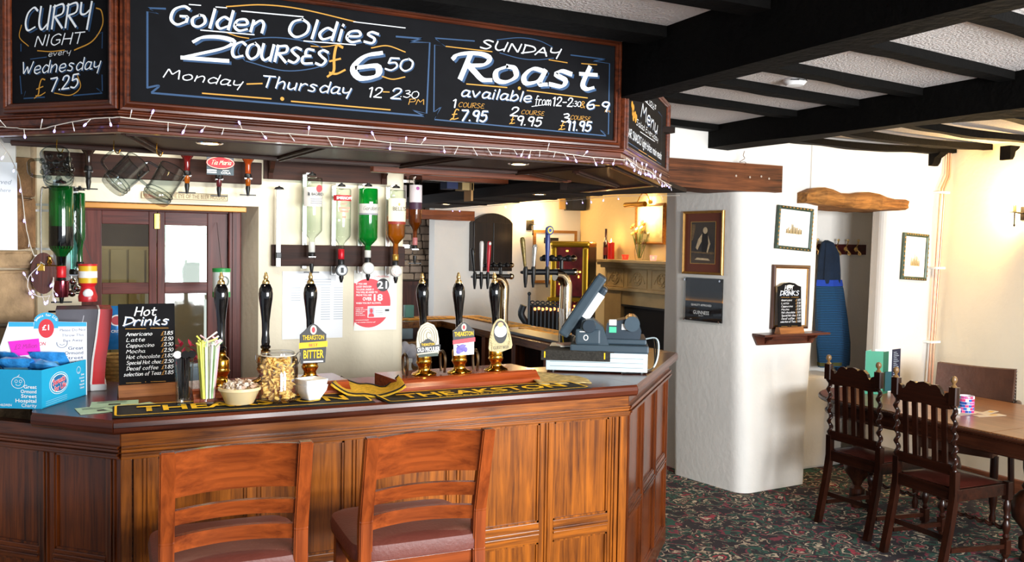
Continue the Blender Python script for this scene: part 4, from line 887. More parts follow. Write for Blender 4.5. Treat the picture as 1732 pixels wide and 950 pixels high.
# folded tawny towels
M_TOW = mat('tawny_towelling', '#b5a06a', 0.95, var=0.35, vscale=40, bump=0.6, bscale=220); M_TOWY = mat('yellow_towelling', '#d8ab2a', 0.95, var=0.25, vscale=60, bump=0.6, bscale=220)
def rumple(name, label, q, m, h, seed, loc_z=BT, border=True):
    rnd = random.Random(seed); o = Vector(q[0]); nx, ny = 18, 10; v = []; f = []
    t = thing(name, label, 'bar towel', (q[0][0], q[0][1], loc_z), 0)
    for i in range(nx+1):
        for j in range(ny+1):
            u, w = i/nx, j/ny
            p = (Vector(q[0])*(1-u)+Vector(q[1])*u)*(1-w)+(Vector(q[3])*(1-u)+Vector(q[2])*u)*w-o
            z = 0.004+h(u, w)+0.002*math.sin(u*17+w*6)+rnd.uniform(0, 0.001)
            v.append((p.x, p.y, max(0.001, z)))
    for i in range(nx):
        for j in range(ny): a = i*(ny+1)+j; f.append((a, a+ny+1, a+ny+2, a+1))
    b = B().faces(v, f); b.sm = True; ob = b.build('cloth', m, t, fix=False)
    ob.modifiers.new('t', 'SOLIDIFY').thickness = 0.004
    if border:
        for jj in (1, ny-1):
            b = B(); P = [(v[i*(ny+1)+jj][0], v[i*(ny+1)+jj][1], v[i*(ny+1)+jj][2]+0.003) for i in range(nx+1)]
            b.tube(P, 0.003, 6).build('stripe', M_BLACKI, t)
    return t
rumple('bar_towel', 'crumpled yellow towel folded up between the two bar runners', [(0.90, 3.36), (1.16, 3.22), (1.20, 3.43), (1.0, 3.56)], M_TOWY, lambda u, w: 0.045*abs(2*u-1)**3+0.018*w*abs(math.sin(4*u)), 5)
rumple('bar_towel', 'tawny towel lying flat on the bar between the plinth and the till', [(1.80, 3.30), (2.05, 3.28), (2.10, 3.42), (1.88, 3.62)], M_TOW, lambda u, w: 0.020*w*(1-u), 6, border=False)

# --- jar of pasta shells
t = thing('storage_jar', 'clip-top glass jar filled with golden pasta shells', 'jar', (0.684, 3.305, BT+0.008)); t.scale = (1.08, 1.08, 1.05)
B().lathe([(0.0, 0.0), (0.062, 0), (0.067, 0.006), (0.067, 0.135), (0.060, 0.150), (0.055, 0.158), (0.058, 0.163), (0.054, 0.163), (0.051, 0.157), (0.056, 0.148), (0.062, 0.134), (0.062, 0.008), (0.0, 0.006)], 32).build('glass_body', M_CLEAR, t)
B().lathe([(0.0, 0.178), (0.05, 0.178), (0.056, 0.174), (0.057, 0.167), (0.0, 0.166)], 28).build('glass_lid', M_CLEAR, t)
B().lathe([(0.056, 0.163), (0.060, 0.164), (0.060, 0.167), (0.056, 0.167)], 28, cap=False).build('rubber_seal', mat('pale_rubber', '#d9d2c2', 0.6), t)
w = B(); w.tube(curve_pts([(-0.058, 0, 0.155), (-0.072, 0, 0.17), (-0.075, 0, 0.15), (-0.068, 0, 0.135)], 5), 0.0016, 6); w.build('wire_clip', M_CHROME, t)
w = B(); w.tube(curve_pts([(0.058, 0, 0.155), (0.074, 0, 0.172), (0.076, 0, 0.145), (0.066, 0, 0.12)], 5), 0.0016, 6); w.build('wire_clip', M_CHROME, t)
M_PAS = mat('pasta', '#edc06a', 0.5, var=0.25, vscale=30)
b = B(); rnd = random.Random(2)
for k in range(330):
    a = rnd.uniform(0, 2*PI); r = 0.052*math.sqrt(rnd.uniform(0.35, 1)); z = rnd.uniform(0.012, 0.15)
    if z > 0.13: r *= 0.8
    M = T(r*math.cos(a), r*math.sin(a), z) @ Matrix.Rotation(rnd.uniform(0, 6), 4, Vector((rnd.uniform(-1, 1), rnd.uniform(-1, 1), rnd.uniform(-1, 1))).normalized())
    v = []; f = []
    for i in range(5):
        for j in range(4):
            an = -1.3+2.6*j/3; rr = 0.0065*(0.35+0.65*math.sin(PI*(i+0.5)/5)); v.append((0.011*(i/2-1), rr*math.sin(an), rr*math.cos(an)))
    for i in range(4):
        for j in range(3): f.append((4*i+j, 4*i+j+1, 4*i+j+5, 4*i+j+4))
    b.faces(v, f, M)
b.build('pasta_shells', M_PAS, t, smooth=True, kind='stuff', fix=False)
# --- cream bowl of wrapped sweets
t = thing('serving_bowl', 'cream earthenware bowl heaped with wrapped mints', 'bowl', (0.545, 3.30, BT+0.008))
B().lathe([(0.0, 0.0), (0.045, 0), (0.050, 0.003), (0.070, 0.048), (0.076, 0.052), (0.076, 0.062), (0.070, 0.062), (0.064, 0.052), (0.044, 0.008), (0.0, 0.006)], 32).build('bowl', mat('cream_glaze', '#e6cf9e', 0.3, coat=0.3), t)
M_WRAP = mat('sweet_wrapper', '#d8ccc0', 0.4, var=0.3, vscale=50)
M_WRAP2 = mat('brown_sweet_wrapper', '#a88a72', 0.4, var=0.3, vscale=50)
for mm, sd in ((M_WRAP, 1), (M_WRAP2, 2)):
    b = B(); rnd = random.Random(sd)
    for k in range(34 if sd == 1 else 22):
        a = rnd.uniform(0, 2*PI); r = 0.055*math.sqrt(rnd.random()); z = 0.060+0.022*(1-(r/0.06)**2)*rnd.uniform(.6, 1)
        M = T(r*math.cos(a), r*math.sin(a), z) @ RZ(rnd.uniform(0, 360)) @ RY(rnd.uniform(-50, 50))
        b.ball((0, 0, 0), 0.0075, 6, (1.3, 1, 1)) if False else None
        v = [(-.018, -.008, .003), (-.018, .008, -.003), (-.008, 0, 0), (-.006, -.006, -.005), (-.006, .006, -.005), (-.006, 0, .008), (.006, -.006, -.005), (.006, .006, -.005), (.006, 0, .008), (.008, 0, 0), (.019, -.008, -.003), (.019, .008, .004)]
        b.faces(v, [(0, 1, 2), (2, 3, 5), (2, 4, 3), (2, 5, 4), (3, 4, 7, 6), (4, 5, 8, 7), (5, 3, 6, 8), (6, 7, 9), (7, 8, 9), (8, 6, 9), (9, 10, 11)], M)
    b.build('wrapped_mints', mm, t, smooth=False, kind='stuff', fix=False)
# --- two square white bowls, stacked
def sq_bowl(loc, label):
    t = thing('square_bowl', label, 'bowl', loc, 20, 'stacked white square bowls')
    def q(s, z, r=0.22):
        out = []
        for sx, sy, a0 in ((1, 1, 0), (-1, 1, 90), (-1, -1, 180), (1, -1, 270)):
            for k in range(4): a = R(a0+30*k); out.append((sx*s*(1-r)+s*r*math.cos(a), sy*s*(1-r)+s*r*math.sin(a), z))
        return out
    lv = [q(0.026, 0), q(0.045, 0.035), q(0.049, 0.056), q(0.046, 0.056), q(0.042, 0.036), q(0.022, 0.004)]
    v = [p for l in lv for p in l]; n = 16; f = [tuple(range(n))]+[(i*n+j, i*n+(j+1) % n, (i+1)*n+(j+1) % n, (i+1)*n+j) for i in range(5) for j in range(n)]+[tuple(5*n+j for j in range(n))]
    b = B().faces(v, f); b.sm = True; b.build('bowl', mat('white_porcelain', '#f4f4f2', 0.15, var=0, coat=0.4), t)
sq_bowl((0.808, 3.30, BT+0.008), 'white square porcelain bowl, the lower of the stacked pair')
sq_bowl((0.808, 3.30, BT+0.030), 'white square porcelain bowl, the upper of the stacked pair')
# --- glass with black stirrers, glass with coloured straws
def tumbler(name, label, loc, h=0.17, r0=0.026, r1=0.034):
    t = thing(name, label, 'glass', loc)
    B().lathe([(0.0, 0.0), (r0, 0), (r0+0.001, 0.004), (r1, h), (r1-0.0025, h), (r0-0.002, 0.018), (0.0, 0.016)], 28).build('glass_body', M_CLEAR, t); return t
g1 = tumbler('drinking_glass', 'tall glass packed with black drink stirrers', (0.358, 3.355, BT+0.008))
rnd = random.Random(8)
M_BS = mat('black_straw', '#0a0a0c', 0.3, var=0)
for k in range(22):
    a = rnd.uniform(0, 2*PI); r = 0.019*math.sqrt(rnd.random()); a2 = a+rnd.uniform(-.6, .6); r2 = r*1.35
    p0 = Vector((r*math.cos(a), r*math.sin(a), 0.02)); p1 = Vector((r2*math.cos(a2), r2*math.sin(a2), 0.175+rnd.uniform(-.008, .01)))
    B().tube([p0, p1], 0.0022, 6).build('stirrer', M_BS, g1)
for (x, y, m_) in ((-0.024, -0.016, mat('silver_disc', '#d9d9de', 0.3, 0.3)), (0.002, -0.02, M_BS), (0.026, -0.012, M_BS)):
    B().lathe([(0.0, -0.003), (0.014, -0.003), (0.014, 0.003), (0.0, 0.003)], 18, T(x, y, 0.183) @ RX(70)).build('stirrer_head', m_, g1)
g2 = tumbler('drinking_glass', 'tall glass crammed with yellow, white and pink drinking straws', (0.438, 3.345, BT+0.008), 0.165, 0.026, 0.036)
cols = [mat('straw_yellow', '#e8ec6a', 0.4, var=0), mat('straw_white', '#f4f2ee', 0.4, var=0), mat('straw_pink', '#f0b8c4', 0.4, var=0), mat('straw_green', '#bfe3b0', 0.4, var=0)]
for k in range(46):
    a = rnd.uniform(0, 2*PI); r = 0.024*math.sqrt(rnd.random()); x, y = r*math.cos(a), r*math.sin(a)
    c_ = cols[0] if x < -0.008 else rnd.choice(cols[1:3]+[cols[1], cols[1], cols[3]])
    ln_ = rnd.uniform(0.205, 0.235); top = Vector((x*1.75, y*1.6, ln_)); P = [(x*0.95, y*.95, 0.02), tuple(top)]
    if k % 4 == 0: top2 = top+Vector((rnd.uniform(-.03, .055), rnd.uniform(-.03, .02), rnd.uniform(0.005, .03))); P.append(tuple(top2))
    B().tube(P, 0.0034, 7).build('straw', c_, g2)

# --- hot drinks chalkboard on a wooden foot
HD = [('AMeRicano', 'l.85'), ('Latte', '2.50'), ('Cappuccino', '2.50'), ('Mocha', '2.50'), ('Hot chocolate', 'l.85'), ('Special Hot choc', '2.50'), ('Decaf coffee', 'l.85'), ('selection of Teas', 'l.85')]
HDT = ['Americano', 'Latte', 'Cappuccino', 'Mocha', 'Hot chocolate', 'Special Hot choc', 'Decaf coffee', 'selection of Teas']
PR = ['1.85', '2.50', '2.50', '2.50', '1.85', '2.50', '1.85', '1.85']
def drinks_board(label, loc, rz, w, h, arched, caps, lean=6):
    t = thing('menu_board', label, 'chalkboard', loc, rz)
    fm = wood('foot_wood', '#a86a35', '#6e3f1c', 'x', 1, 0.4)
    B().faces([(x, y, z) for x in (-w*0.52, w*0.52) for y, z in ((-0.03, 0), (-0.016, 0.045), (0.016, 0.045), (0.03, 0))], [(0, 1, 2, 3), (4, 5, 6, 7), (0, 1, 5, 4), (1, 2, 6, 5), (2, 3, 7, 6), (3, 0, 4, 7)]).build('foot', fm, t)
    bd = bpy.data.objects.new('board', None)
    out = [(-w/2, 0.03), (w/2, 0.03), (w/2, h)]
    if arched: out = [(-w/2, 0.03), (w/2, 0.03), (w/2, h-0.02), (w*0.36, h-0.012), (w*0.22, h+0.004), (0, h+0.010), (-w*0.22, h+0.004), (-w*0.36, h-0.012), (-w/2, h-0.02)]
    else: out += [(-w/2, h)]
    o = B().prism(out, 0, 0.006, RX(90)).build('board', M_CH, t); o.rotation_euler = (R(-lean), 0, 0)
    L_ = {'w': B(), 'g': B(), 'b': B()}; y = -0.0065
    H = h-0.03; zz = lambda f: 0.03+H*f; xx = lambda f: -w/2+w*f
    s1, s2_ = ('HOT', 'DRINKS') if caps else ('Hot', 'Drinks')
    chalk(L_['w'], s1, (xx(.28), zz(.86)), (xx(.66), zz(.86)), H*0.10, y, 0.17)
    chalk(L_['b'], s2_, (xx(.09), zz(.735)), (xx(.90), zz(.735)), H*0.10, y+.0002, 0.17); chalk(L_['w'], s2_, (xx(.08), zz(.745)), (xx(.89), zz(.745)), H*0.10, y, 0.18)
    for a, c in ((.12, .48), (.56, .88)): line(L_['g'], [(xx(a), zz(.705)), (xx(c), zz(.70))], 0.0016, y)
    for k, s in enumerate(HDT):
        zb = zz(.62-.068*k); L2 = 0.16+0.033*len(s)
        chalk(L_['w'], s, (xx(.13 if k < 7 else .08), zb), (xx(min(.74, .13+L2)), zb), H*0.042, y, 0.14)
        chalk(L_['g'], '£', (xx(.745), zb-.001), (xx(.80), zb-.001), H*0.045, y, 0.1); chalk(L_['w'], PR[k], (xx(.80), zb), (xx(.955), zb), H*0.042, y, 0.15)
    for a, c in ((.12, .38), (.55, .82)): line(L_['g'], [(xx(a), zz(.065)), (xx(c), zz(.06))], 0.0014, y)
    disc(L_['g'], (xx(.46), zz(.065)), 0.0016, y)
    for l, m in (('b', M_BL), ('g', M_GD), ('w', M_WT)): L_[l].build('lettering', m, o, smooth=False, fix=False, kind='stuff')
    if arched: plate(o, ell(0, h-0.018, 0.03, 0.012), mat('cream_print', '#efe6cf', 0.5), -0.0068, 'badge')
    return t
drinks_board('chalkboard of hot drinks prices on a wooden foot on the bar', (0.258, 3.66, BT), 3, 0.205, 0.355, False, False)

# --- charity sweets box with bags, dispenser
M_CYAN = mat('cyan_card', '#1aa2cf', 0.45, var=0.05); M_CARD = mat('white_card', '#eef2f4', 0.5, var=0.02); M_CYAND = mat('cyan_card_inner', '#1b86ae', 0.5)
cb = thing('charity_box', 'open turquoise card box of charity sweets with a white header', 'box', (-0.10, 3.485, BT), -29.3)
Wd, Dp, Ht = 0.34, 0.29, 0.138
for nm, a in (('front', (-Wd, 0, -0.002, 0.0)), ('back', (-Wd, 0, Dp, Dp+0.002))): B().box(a[0], a[1], a[2], a[3], 0, Ht).build('side', M_CYAN, cb)
B().box(-0.002, 0, 0, Dp, 0, Ht).build('side', M_CYAN, cb); B().box(-Wd, -Wd+0.002, 0, Dp, 0, Ht).build('side', M_CYAN, cb); B().box(-Wd, 0, 0, Dp, 0, 0.003).build('bottom', M_CYAND, cb)
hb = thing('dummy', '', '', (0, 0, 0)); bpy.data.objects.remove(hb)
# header card, square on to the customer
hd = bpy.data.objects.new('header_card', None); C.objects.link(hd); hd.parent = cb
hd.location = Matrix.Rotation(R(29.3), 4, 'Z') @ (Vector((0.046, 3.742, 0))-Vector((-0.10, 3.485, 0))); hd.rotation_euler = (0, 0, R(29.3))
out = [(-0.29, 0), (0, 0), (0, 0.282), (-0.098, 0.287)]+[(-0.138+0.042*math.cos(R(a)), 0.287+0.036*math.sin(R(a))) for a in range(15, 170, 15)]+[(-0.178, 0.287), (-0.262, 0.290), (-0.268, 0.27), (-0.29, 0.2)]
B().prism(out, -0.002, 0.0, RX(90)).build('card', M_CARD, hd)
plate(hd, [(-0.262, 0.272), (-0.180, 0.270), (-0.180, 0.2865), (-0.262, 0.2895)], M_CYAN, -0.0005, 'stripe')
plate(hd, [(-0.098, 0.268), (-0.001, 0.266), (-0.001, 0.2815), (-0.098, 0.2865)], M_CYAN, -0.0005, 'stripe')
plate(hd, [(-0.180, 0.262), (-0.098, 0.262), (-0.098, 0.287)]+[(-0.138+0.042*math.cos(R(a)), 0.287+0.036*math.sin(R(a))) for a in range(15, 170, 15)]+[(-0.178, 0.287)], M_CYAN, -0.0007, 'badge')
plate(hd, ell(-0.138, 0.262, 0.026, 0.036), M_REDP, -0.0016, 'balloon'); printed('£1', 0.020, M_WHITE, hd, -0.138, -0.0022, 0.256, bold=0.04)
w = 'Sweets for Life'
for i, ch in enumerate(w):
    a = R(160-140*i/(len(w)-1)); printed(ch, 0.009, M_WHITE, hd, -0.138+0.033*math.cos(a), -0.002, 0.283+0.026*math.sin(a), bold=0.03, rot=(0, -(a-PI/2), 0)) if ch != ' ' else None
M_GREYT = mat('grey_purple_print', '#6f6a86', 0.5, var=0); M_NAVY = mat('navy_print', '#2d2f62', 0.5, var=0)
for i, s in enumerate(('Please Do Not', 'Throw This', 'Box Away')): printed(s, 0.0105, M_GREYT, hd, -0.048, -0.0012, 0.249-0.020*i, width=0.03+0.0045*len(s))
for i, s in enumerate(('Great', 'Ormond', 'Street', 'Hospital', 'Charity')): printed(s, 0.0125, M_NAVY, hd, -0.012, -0.0012, 0.178-0.0185*i, align='RIGHT', bold=0.01, width=0.0105*len(s))
printed('£2 MILLION', 0.013, M_REDP, hd, -0.178, -0.0012, 0.198, bold=0.02, shear=0.2, width=0.075)
b = B(); ring(b, (-0.085, 0.205), 0.018, 0.018, 0.0018, -0.0014, 170, 380, 16); ring(b, (-0.085, 0.202), 0.008, 0.005, 0.0016, -0.0014, 190, 350, 8); b.build('face_drawing', M_NAVY, hd, fix=False)
# printing on the front and side
for (mx, s_) in ((0, 0),):
    for i, s in enumerate(('Great', 'Ormond', 'Street', 'Hospital')): printed(s, 0.0125, M_WHITE, cb, -0.018, -0.003, 0.072-0.0165*i, align='RIGHT', bold=0.035, width=0.0095*len(s))
    printed('Charity', 0.0125, M_WHITE, cb, -0.018, -0.003, 0.006, align='RIGHT', width=0.055)
    printed('HELPING CHILDREN ', 0.008, M_WHITE, cb, -0.105, -0.003, 0.008, align='RIGHT', bold=0.02, width=0.10)
b = B(); ring(b, (-0.085, 0.092), 0.024, 0.020, 0.0018, -0.003); ring(b, (-0.092, 0.097), 0.005, 0.005, 0.0014, -0.003); ring(b, (-0.076, 0.097), 0.005, 0.005, 0.0014, -0.003); ring(b, (-0.085, 0.088), 0.009, 0.006, 0.0016, -0.003, 190, 350); line(b, [(-0.09, 0.111), (-0.08, 0.121), (-0.084, 0.112)], 0.0016, -0.003); b.build('face_drawing', M_WHITE, cb, fix=False)
sd = bpy.data.objects.new('side_print', None); C.objects.link(sd); sd.parent = cb; sd.rotation_euler = (0, 0, R(90))
plate(sd, ell(0.105, 0.077, 0.062, 0.040), M_WHITE, -0.0012, 'oval'); plate(sd, ell(0.105, 0.077, 0.060, 0.038), M_CYAN, -0.0016, 'oval')
plate(sd, ell(0.105, 0.077, 0.054, 0.033), M_WHITE, -0.0020, 'oval'); plate(sd, ell(0.105, 0.077, 0.050, 0.030), mat('deep_blue_print', '#1667a0', 0.5), -0.0022, 'oval')
printed('Sweets', 0.022, M_WHITE, sd, 0.104, -0.0026, 0.077, bold=0.08, width=0.082, rot=(0, R(-8), 0)); printed('Sweets', 0.021, M_REDP, sd, 0.104, -0.0030, 0.077, bold=0.04, width=0.079, rot=(0, R(-8), 0))
printed('for Life', 0.019, M_WHITE, sd, 0.112, -0.0026, 0.054, bold=0.08, width=0.078, rot=(0, R(-8), 0)); printed('for Life', 0.018, M_REDP, sd, 0.112, -0.0030, 0.054, bold=0.04, width=0.075, rot=(0, R(-8), 0))
for i, s in enumerate(('Great', 'Ormond', 'Street', 'Hospital', 'Charity')): printed(s, 0.007, M_WHITE, sd, 0.275, -0.002, 0.082-0.0125*i, align='RIGHT', bold=0.02)
b = B(); ring(b, (0.235, 0.105), 0.013, 0.013, 0.0014, -0.002); ring(b, (0.235, 0.10), 0.005, 0.004, 0.0012, -0.002, 190, 350, 8); b.build('face_drawing', M_WHITE, sd, fix=False)
for k in range(3): line_b = B(); line(line_b, [(0.02, 0.022-0.007*k), (0.155, 0.026-0.007*k)], 0.0016, -0.002); line_b.build('small_print', mat('pale_blue_print', '#8fd0e6', 0.5), sd, fix=False)
# pink sticky note on the header
t = thing('sticky_note', 'bright pink sticky note on the charity box header', 'note', (-0.215, 3.7385, BT+0.165), 0)
B().faces([(-0.002, 0, 0.052), (0.098, 0, 0.060), (0.104, 0, 0.002), (0.012, 0, -0.004), (-0.002, -.0015, 0.052), (0.098, -.0015, 0.060), (0.104, -.0015, 0.002), (0.012, -.0015, -0.004)], [(0, 1, 2, 3), (4, 5, 6, 7), (0, 1, 5, 4), (1, 2, 6, 5), (2, 3, 7, 6), (3, 0, 4, 7)]).build('paper', mat('pink_paper', '#ee18c0', 0.6, var=0), t)
b = B(); chalk(b, '£2 Million', (0.018, 0.022), (0.092, 0.026), 0.017, -0.002, 0.09, contrast=0.1); b.build('lettering', mat('magenta_ink', '#a01488', 0.5, var=0), t, fix=False)
# bags of sweets
M_BAG = mat('blue_foil', '#3a9ae8', 0.3, 0.15, var=0.35, vscale=30, bump=0.5, bscale=40); 
def bag(x, y, z, rx, rz, w, h, label, seed):
    rnd = random.Random(seed); t = thing('sweet_bag', label, 'sweet bag', (0, 0, 0), 0, 'blue bags of sweets in the charity box')
    P = Matrix.Rotation(R(-29.3), 4, 'Z') @ Vector((x, y, 0))
    t.location = (-0.10+P.x, 3.485+P.y, BT+z+0.018); t.rotation_euler = (R(rx), 0, R(rz-29.3))
    nx, nz_ = 8, 6; v = []; f = []
    for s_ in (-1, 1):
        for i in range(nx+1):
            for j in range(nz_+1):
                u = 2*i/nx-1; q = 2*j/nz_-1; th = 0.018*(1-u**4)*(1-q**4)*(1+0.25*rnd.uniform(-1, 1))
                v.append((w/2*u*(1-0.05*abs(q)), s_*th, h/2*q))
    n = (nx+1)*(nz_+1)
    for s_ in range(2):
        for i in range(nx):
            for j in range(nz_): a = s_*n+i*(nz_+1)+j; f.append((a, a+nz_+1, a+nz_+2, a+1))
    b = B().faces(v, f); b.sm = True; b.build('bag', M_BAG, t)
    plate(t, [(-w*.3, -h*.1), (w*.3, -h*.1), (w*.3, h*.2), (-w*.3, h*.2)], mat('pale_blue_print', '#8fd0e6', 0.5), -0.022, 'label')
bag(-0.27, 0.07, 0.145, 20, 0, 0.13, 0.10, 'blue bag of sweets standing tallest at the front left of the charity box', 1)
bag(-0.15, 0.10, 0.125, 60, 15, 0.13, 0.10, 'blue bag of sweets leaning in the middle of the charity box', 2)
bag(-0.07, 0.12, 0.12, 75, -20, 0.13, 0.09, 'blue bag of sweets lying near the printed right side of the charity box', 3)
bag(-0.10, 0.22, 0.125, 40, 5, 0.14, 0.09, 'blue bag of sweets at the back of the charity box under the header', 4)
bag(-0.24, 0.18, 0.13, 50, -10, 0.13, 0.10, 'blue bag of sweets behind the tallest one in the charity box', 5)
# drinks dispenser
t = thing('drinks_dispenser', 'grey metal drinks dispenser with a curved red and white front', 'dispenser', (0.028, 3.86, BT), 0)
prof = [(0.088, 0), (0.082, 0.03), (0.088, 0.12), (0.102, 0.22), (0.112, 0.31), (0.112, 0.325)]
def disp(x0f, x1f, m, name, y0, y1):
    v = []; f = []; n = len(prof)
    for (x, z) in prof:
        v += [(x0f(x), y0, z), (x1f(x), y0, z), (x1f(x), y1, z), (x0f(x), y1, z)]
    for i in range(n-1):
        for j in range(4): f.append((4*i+j, 4*i+(j+1) % 4, 4*i+4+(j+1) % 4, 4*i+4+j))
    f += [(3, 2, 1, 0), tuple(4*(n-1)+j for j in range(4))]; return B().faces(v, f).build(name, m, t)
disp(lambda x: -0.09, lambda x: x-0.052, mat('brushed_steel', '#4f4d54', 0.5, 0.3, var=0.15), 'body', -0.02, 0.22)
disp(lambda x: x-0.052, lambda x: x-0.045, M_WHITE, 'white_edge', -0.028, 0.22)
disp(lambda x: x-0.045, lambda x: x, mat('dispenser_red', '#e0121e', 0.25, var=0.02, coat=0.5), 'red_front', -0.026, 0.22)
B().box(0.03, 0.090, -0.03, 0.2, 0.0, 0.026, bev=0.004).build('foot', M_WHITE, t)
b = B(); chalk(b, 'J', (-0.01, 0.27), (0.01, 0.27), 0.03, -0.021, 0.08, contrast=0.1); ring(b, (-0.012, 0.262), 0.014, 0.012, 0.0016, -0.021, 40, 300, 16); b.build('embossed_script', mat('pale_script', '#9a979c', 0.3, 0.8), t, fix=False)
# flyers on the bar
M_FLY = mat('pale_green_paper', '#a9c9ad', 0.6, var=0.08); M_FLYD = mat('dark_green_print', '#3a5a40', 0.5)
for q, z, lab in (((0.02, 3.32, 8, 0.17, 0.13), 0.0005, 'pale green flyer nearest the left corner of the bar'), ((0.13, 3.30, 22, 0.18, 0.12), 0.002, 'pale green flyer half over the black and yellow runner'), ((0.05, 3.44, -4, 0.16, 0.12), 0.001, 'pale green flyer in front of the red dispenser')):
    t = thing('flyer', lab, 'flyer', (q[0], q[1], BT+z), q[2], 'green flyers on the bar')
    B().box(0, q[3], 0, q[4], 0, 0.0012).build('paper', M_FLY, t)
    b = B(); b.faces([(x, y, 0.0016) for x, y in ((0.06, 0.03), (0.10, 0.03), (0.10, 0.06), (0.06, 0.06))], [(0, 1, 2, 3)]); b.build('picture', M_FLYD, t, fix=False)
    for k in range(4): b = B(); b.faces([(x, y, 0.0016) for x, y in ((0.02, 0.08+0.01*k), (0.12, 0.08+0.01*k), (0.12, 0.083+0.01*k), (0.02, 0.083+0.01*k))], [(0, 1, 2, 3)]); b.build('text_line', M_FLYD, t, fix=False)

# --- till
M_TILLW = mat('till_white', '#cfdde0', 0.4, var=0.03); M_TILLG = mat('till_grey', '#34444f', 0.45, var=0.06); M_TILLD = mat('till_dark', '#25333f', 0.4)
till = thing('cash_till', 'touch-screen till with grey tilted monitor on a white cash drawer', 'till', (2.035, 3.675, BT), -33)
LW = 0.485; LD = 0.40
B().box(0, LW, 0, LD, 0.008, 0.098, bev=0.004).build('cash_drawer', M_TILLW, till)
for z in (0.028, 0.050, 0.072): B().box(0.02, LW-0.02, -0.002, 0.002, z, z+0.0025).build('groove', mat('groove_grey', '#7e9095', 0.5), till)
for x in (0.03, LW-0.03):
    for y in (0.03, LD-0.03): B().lathe([(0.015, 0), (0.015, 0.01)], 12, T(x, y, 0)).build('foot', M_BLKP, till)
B().box(0.115, LW+0.005, -0.005, LD-0.03, 0.098, 0.135, bev=0.008).build('till_base', M_TILLG, till)
B().box(0.18, LW-0.005, 0.05, LD-0.05, 0.135, 0.16, bev=0.006).build('till_deck', M_TILLG, till)
# tilted monitor
mon = bpy.data.objects.new('monitor', None); C.objects.link(mon); mon.parent = till; mon.location = (0.08, 0.12, 0.205)
mon.rotation_euler = (0, R(33), R(0))
B().box(-0.010, 0.040, -0.09, 0.19, -0.03, 0.315, bev=0.01).build('screen_case', M_TILLG, mon)
B().box(0.038, 0.075, -0.07, 0.17, 0.0, 0.275, bev=0.012).build('back_shell', M_TILLD, mon)
B().box(-0.013, -0.009, -0.075, 0.175, 0.0, 0.30).build('screen', mat('screen_glass', '#0e1418', 0.08), mon)
B().box(0.040, 0.078, -0.073, -0.068, 0.10, 0.24).build('sticker', M_WHITE, mon)
b = B(); b.prism([(0.15, 0.135), (0.30, 0.135), (0.27, 0.22), (0.22, 0.26), (0.17, 0.25)], 0.0, 0.12, T(0, 0.12, 0) @ RX(90)); b.build('monitor_neck', M_TILLG, till)
B().lathe([(0.0, 0), (0.030, 0), (0.032, 0.004), (0.032, 0.028), (0.0, 0.028)], 22, T(0.205, -0.02, 0.225) @ RX(-90) @ T(0, 0, 0)).build('tilt_knob', M_TILLD, till)
B().box(0.14, 0.26, -0.008, 0.03, 0.135, 0.21, bev=0.01).build('hinge_block', M_TILLG, till)
b = B(); ring(b, (0.19, 0.170), 0.010, 0.012, 0.004, -0.0095); b.build('key_switch', M_WHITE, till, fix=False)
B().box(0.16, 0.195, -0.0095, -0.0085, 0.196, 0.2).build('small_print', M_WHITE, till)
b = B(); b.prism([(0.28, 0.16), (0.45, 0.16), (0.455, 0.20), (0.44, 0.245), (0.40, 0.262), (0.29, 0.235)], 0, 0.15, T(0, 0.22, 0) @ RX(90)); b.build('printer', M_TILLD, till)
B().tube([(0.41, 0.05, 0.235), (0.41, 0.24, 0.235)], 0.037, 18).build('paper_roll_cover', mat('smoked_cover', '#51606a', 0.15, 0.3), till)
for (x, z, m_) in ((0.36, 0.205, M_WHITE), (0.30, 0.190, mat('green_sticker', '#4fc79a', 0.5)), (0.30, 0.225, M_WHITE)): B().box(x, x+0.035, 0.067, 0.0695, z, z+0.028).build('sticker', m_, till)
for k in range(3):
    b = B(); b.tube(curve_pts([(LW-0.04, 0.33-0.02*k, 0.13), (LW+0.03+0.01*k, 0.30-0.03*k, 0.15), (LW+0.045+0.008*k, 0.24-.02*k, 0.08), (LW+0.035, 0.16, 0.012), (LW-0.03, 0.02+0.02*k, 0.006), (LW-0.12, -0.012, 0.005)], 7), 0.004, 8); b.build('cable', [M_BLKP, M_BLKP, M_TILLW][k], till)
t = rumple('bar_towel', 'dark bar runner with yellow ends hanging over the cash drawer', [(2.02, 3.665), (2.30, 3.485), (2.39, 3.62), (2.12, 3.81)], mat('dark_towelling', '#2e2c28', 0.95, var=0.4, vscale=90, bump=0.5, bscale=200), lambda u, w: 0.0, 9, BT+0.101, border=False)
b = B(); M = Matrix.Rotation(R(-33), 4, 'Z'); b.box(-0.015, 0.315, -0.012, -0.006, -0.042, 0.006, M, bev=0.002); b.build('hanging_end', mat('dark_towelling', '#2e2c28', 0.95), t)
for x in (0.0, 0.285): B().box(x, x+0.006, -0.0135, -0.011, -0.03, 0.0, Matrix.Rotation(R(-33), 4, 'Z')).build('stripe', M_YEL, t)
t = thing('papers', 'loose white papers lying on the dark towel beside the till', 'papers', (2.13, 3.70, BT+0.112), -20)
B().box(0, 0.17, 0, 0.12, 0, 0.003).build('sheet', M_CARD, t); B().box(0.03, 0.2, 0.03, 0.14, 0.003, 0.006, RZ(12)).build('sheet', mat('pink_brown_paper', '#c9a294', 0.6), t)
t = thing('lanyard', 'yellow ribbon with a ring hanging by the till beside the chrome font', 'ribbon', (2.235, 3.86, BT+0.12), 0)
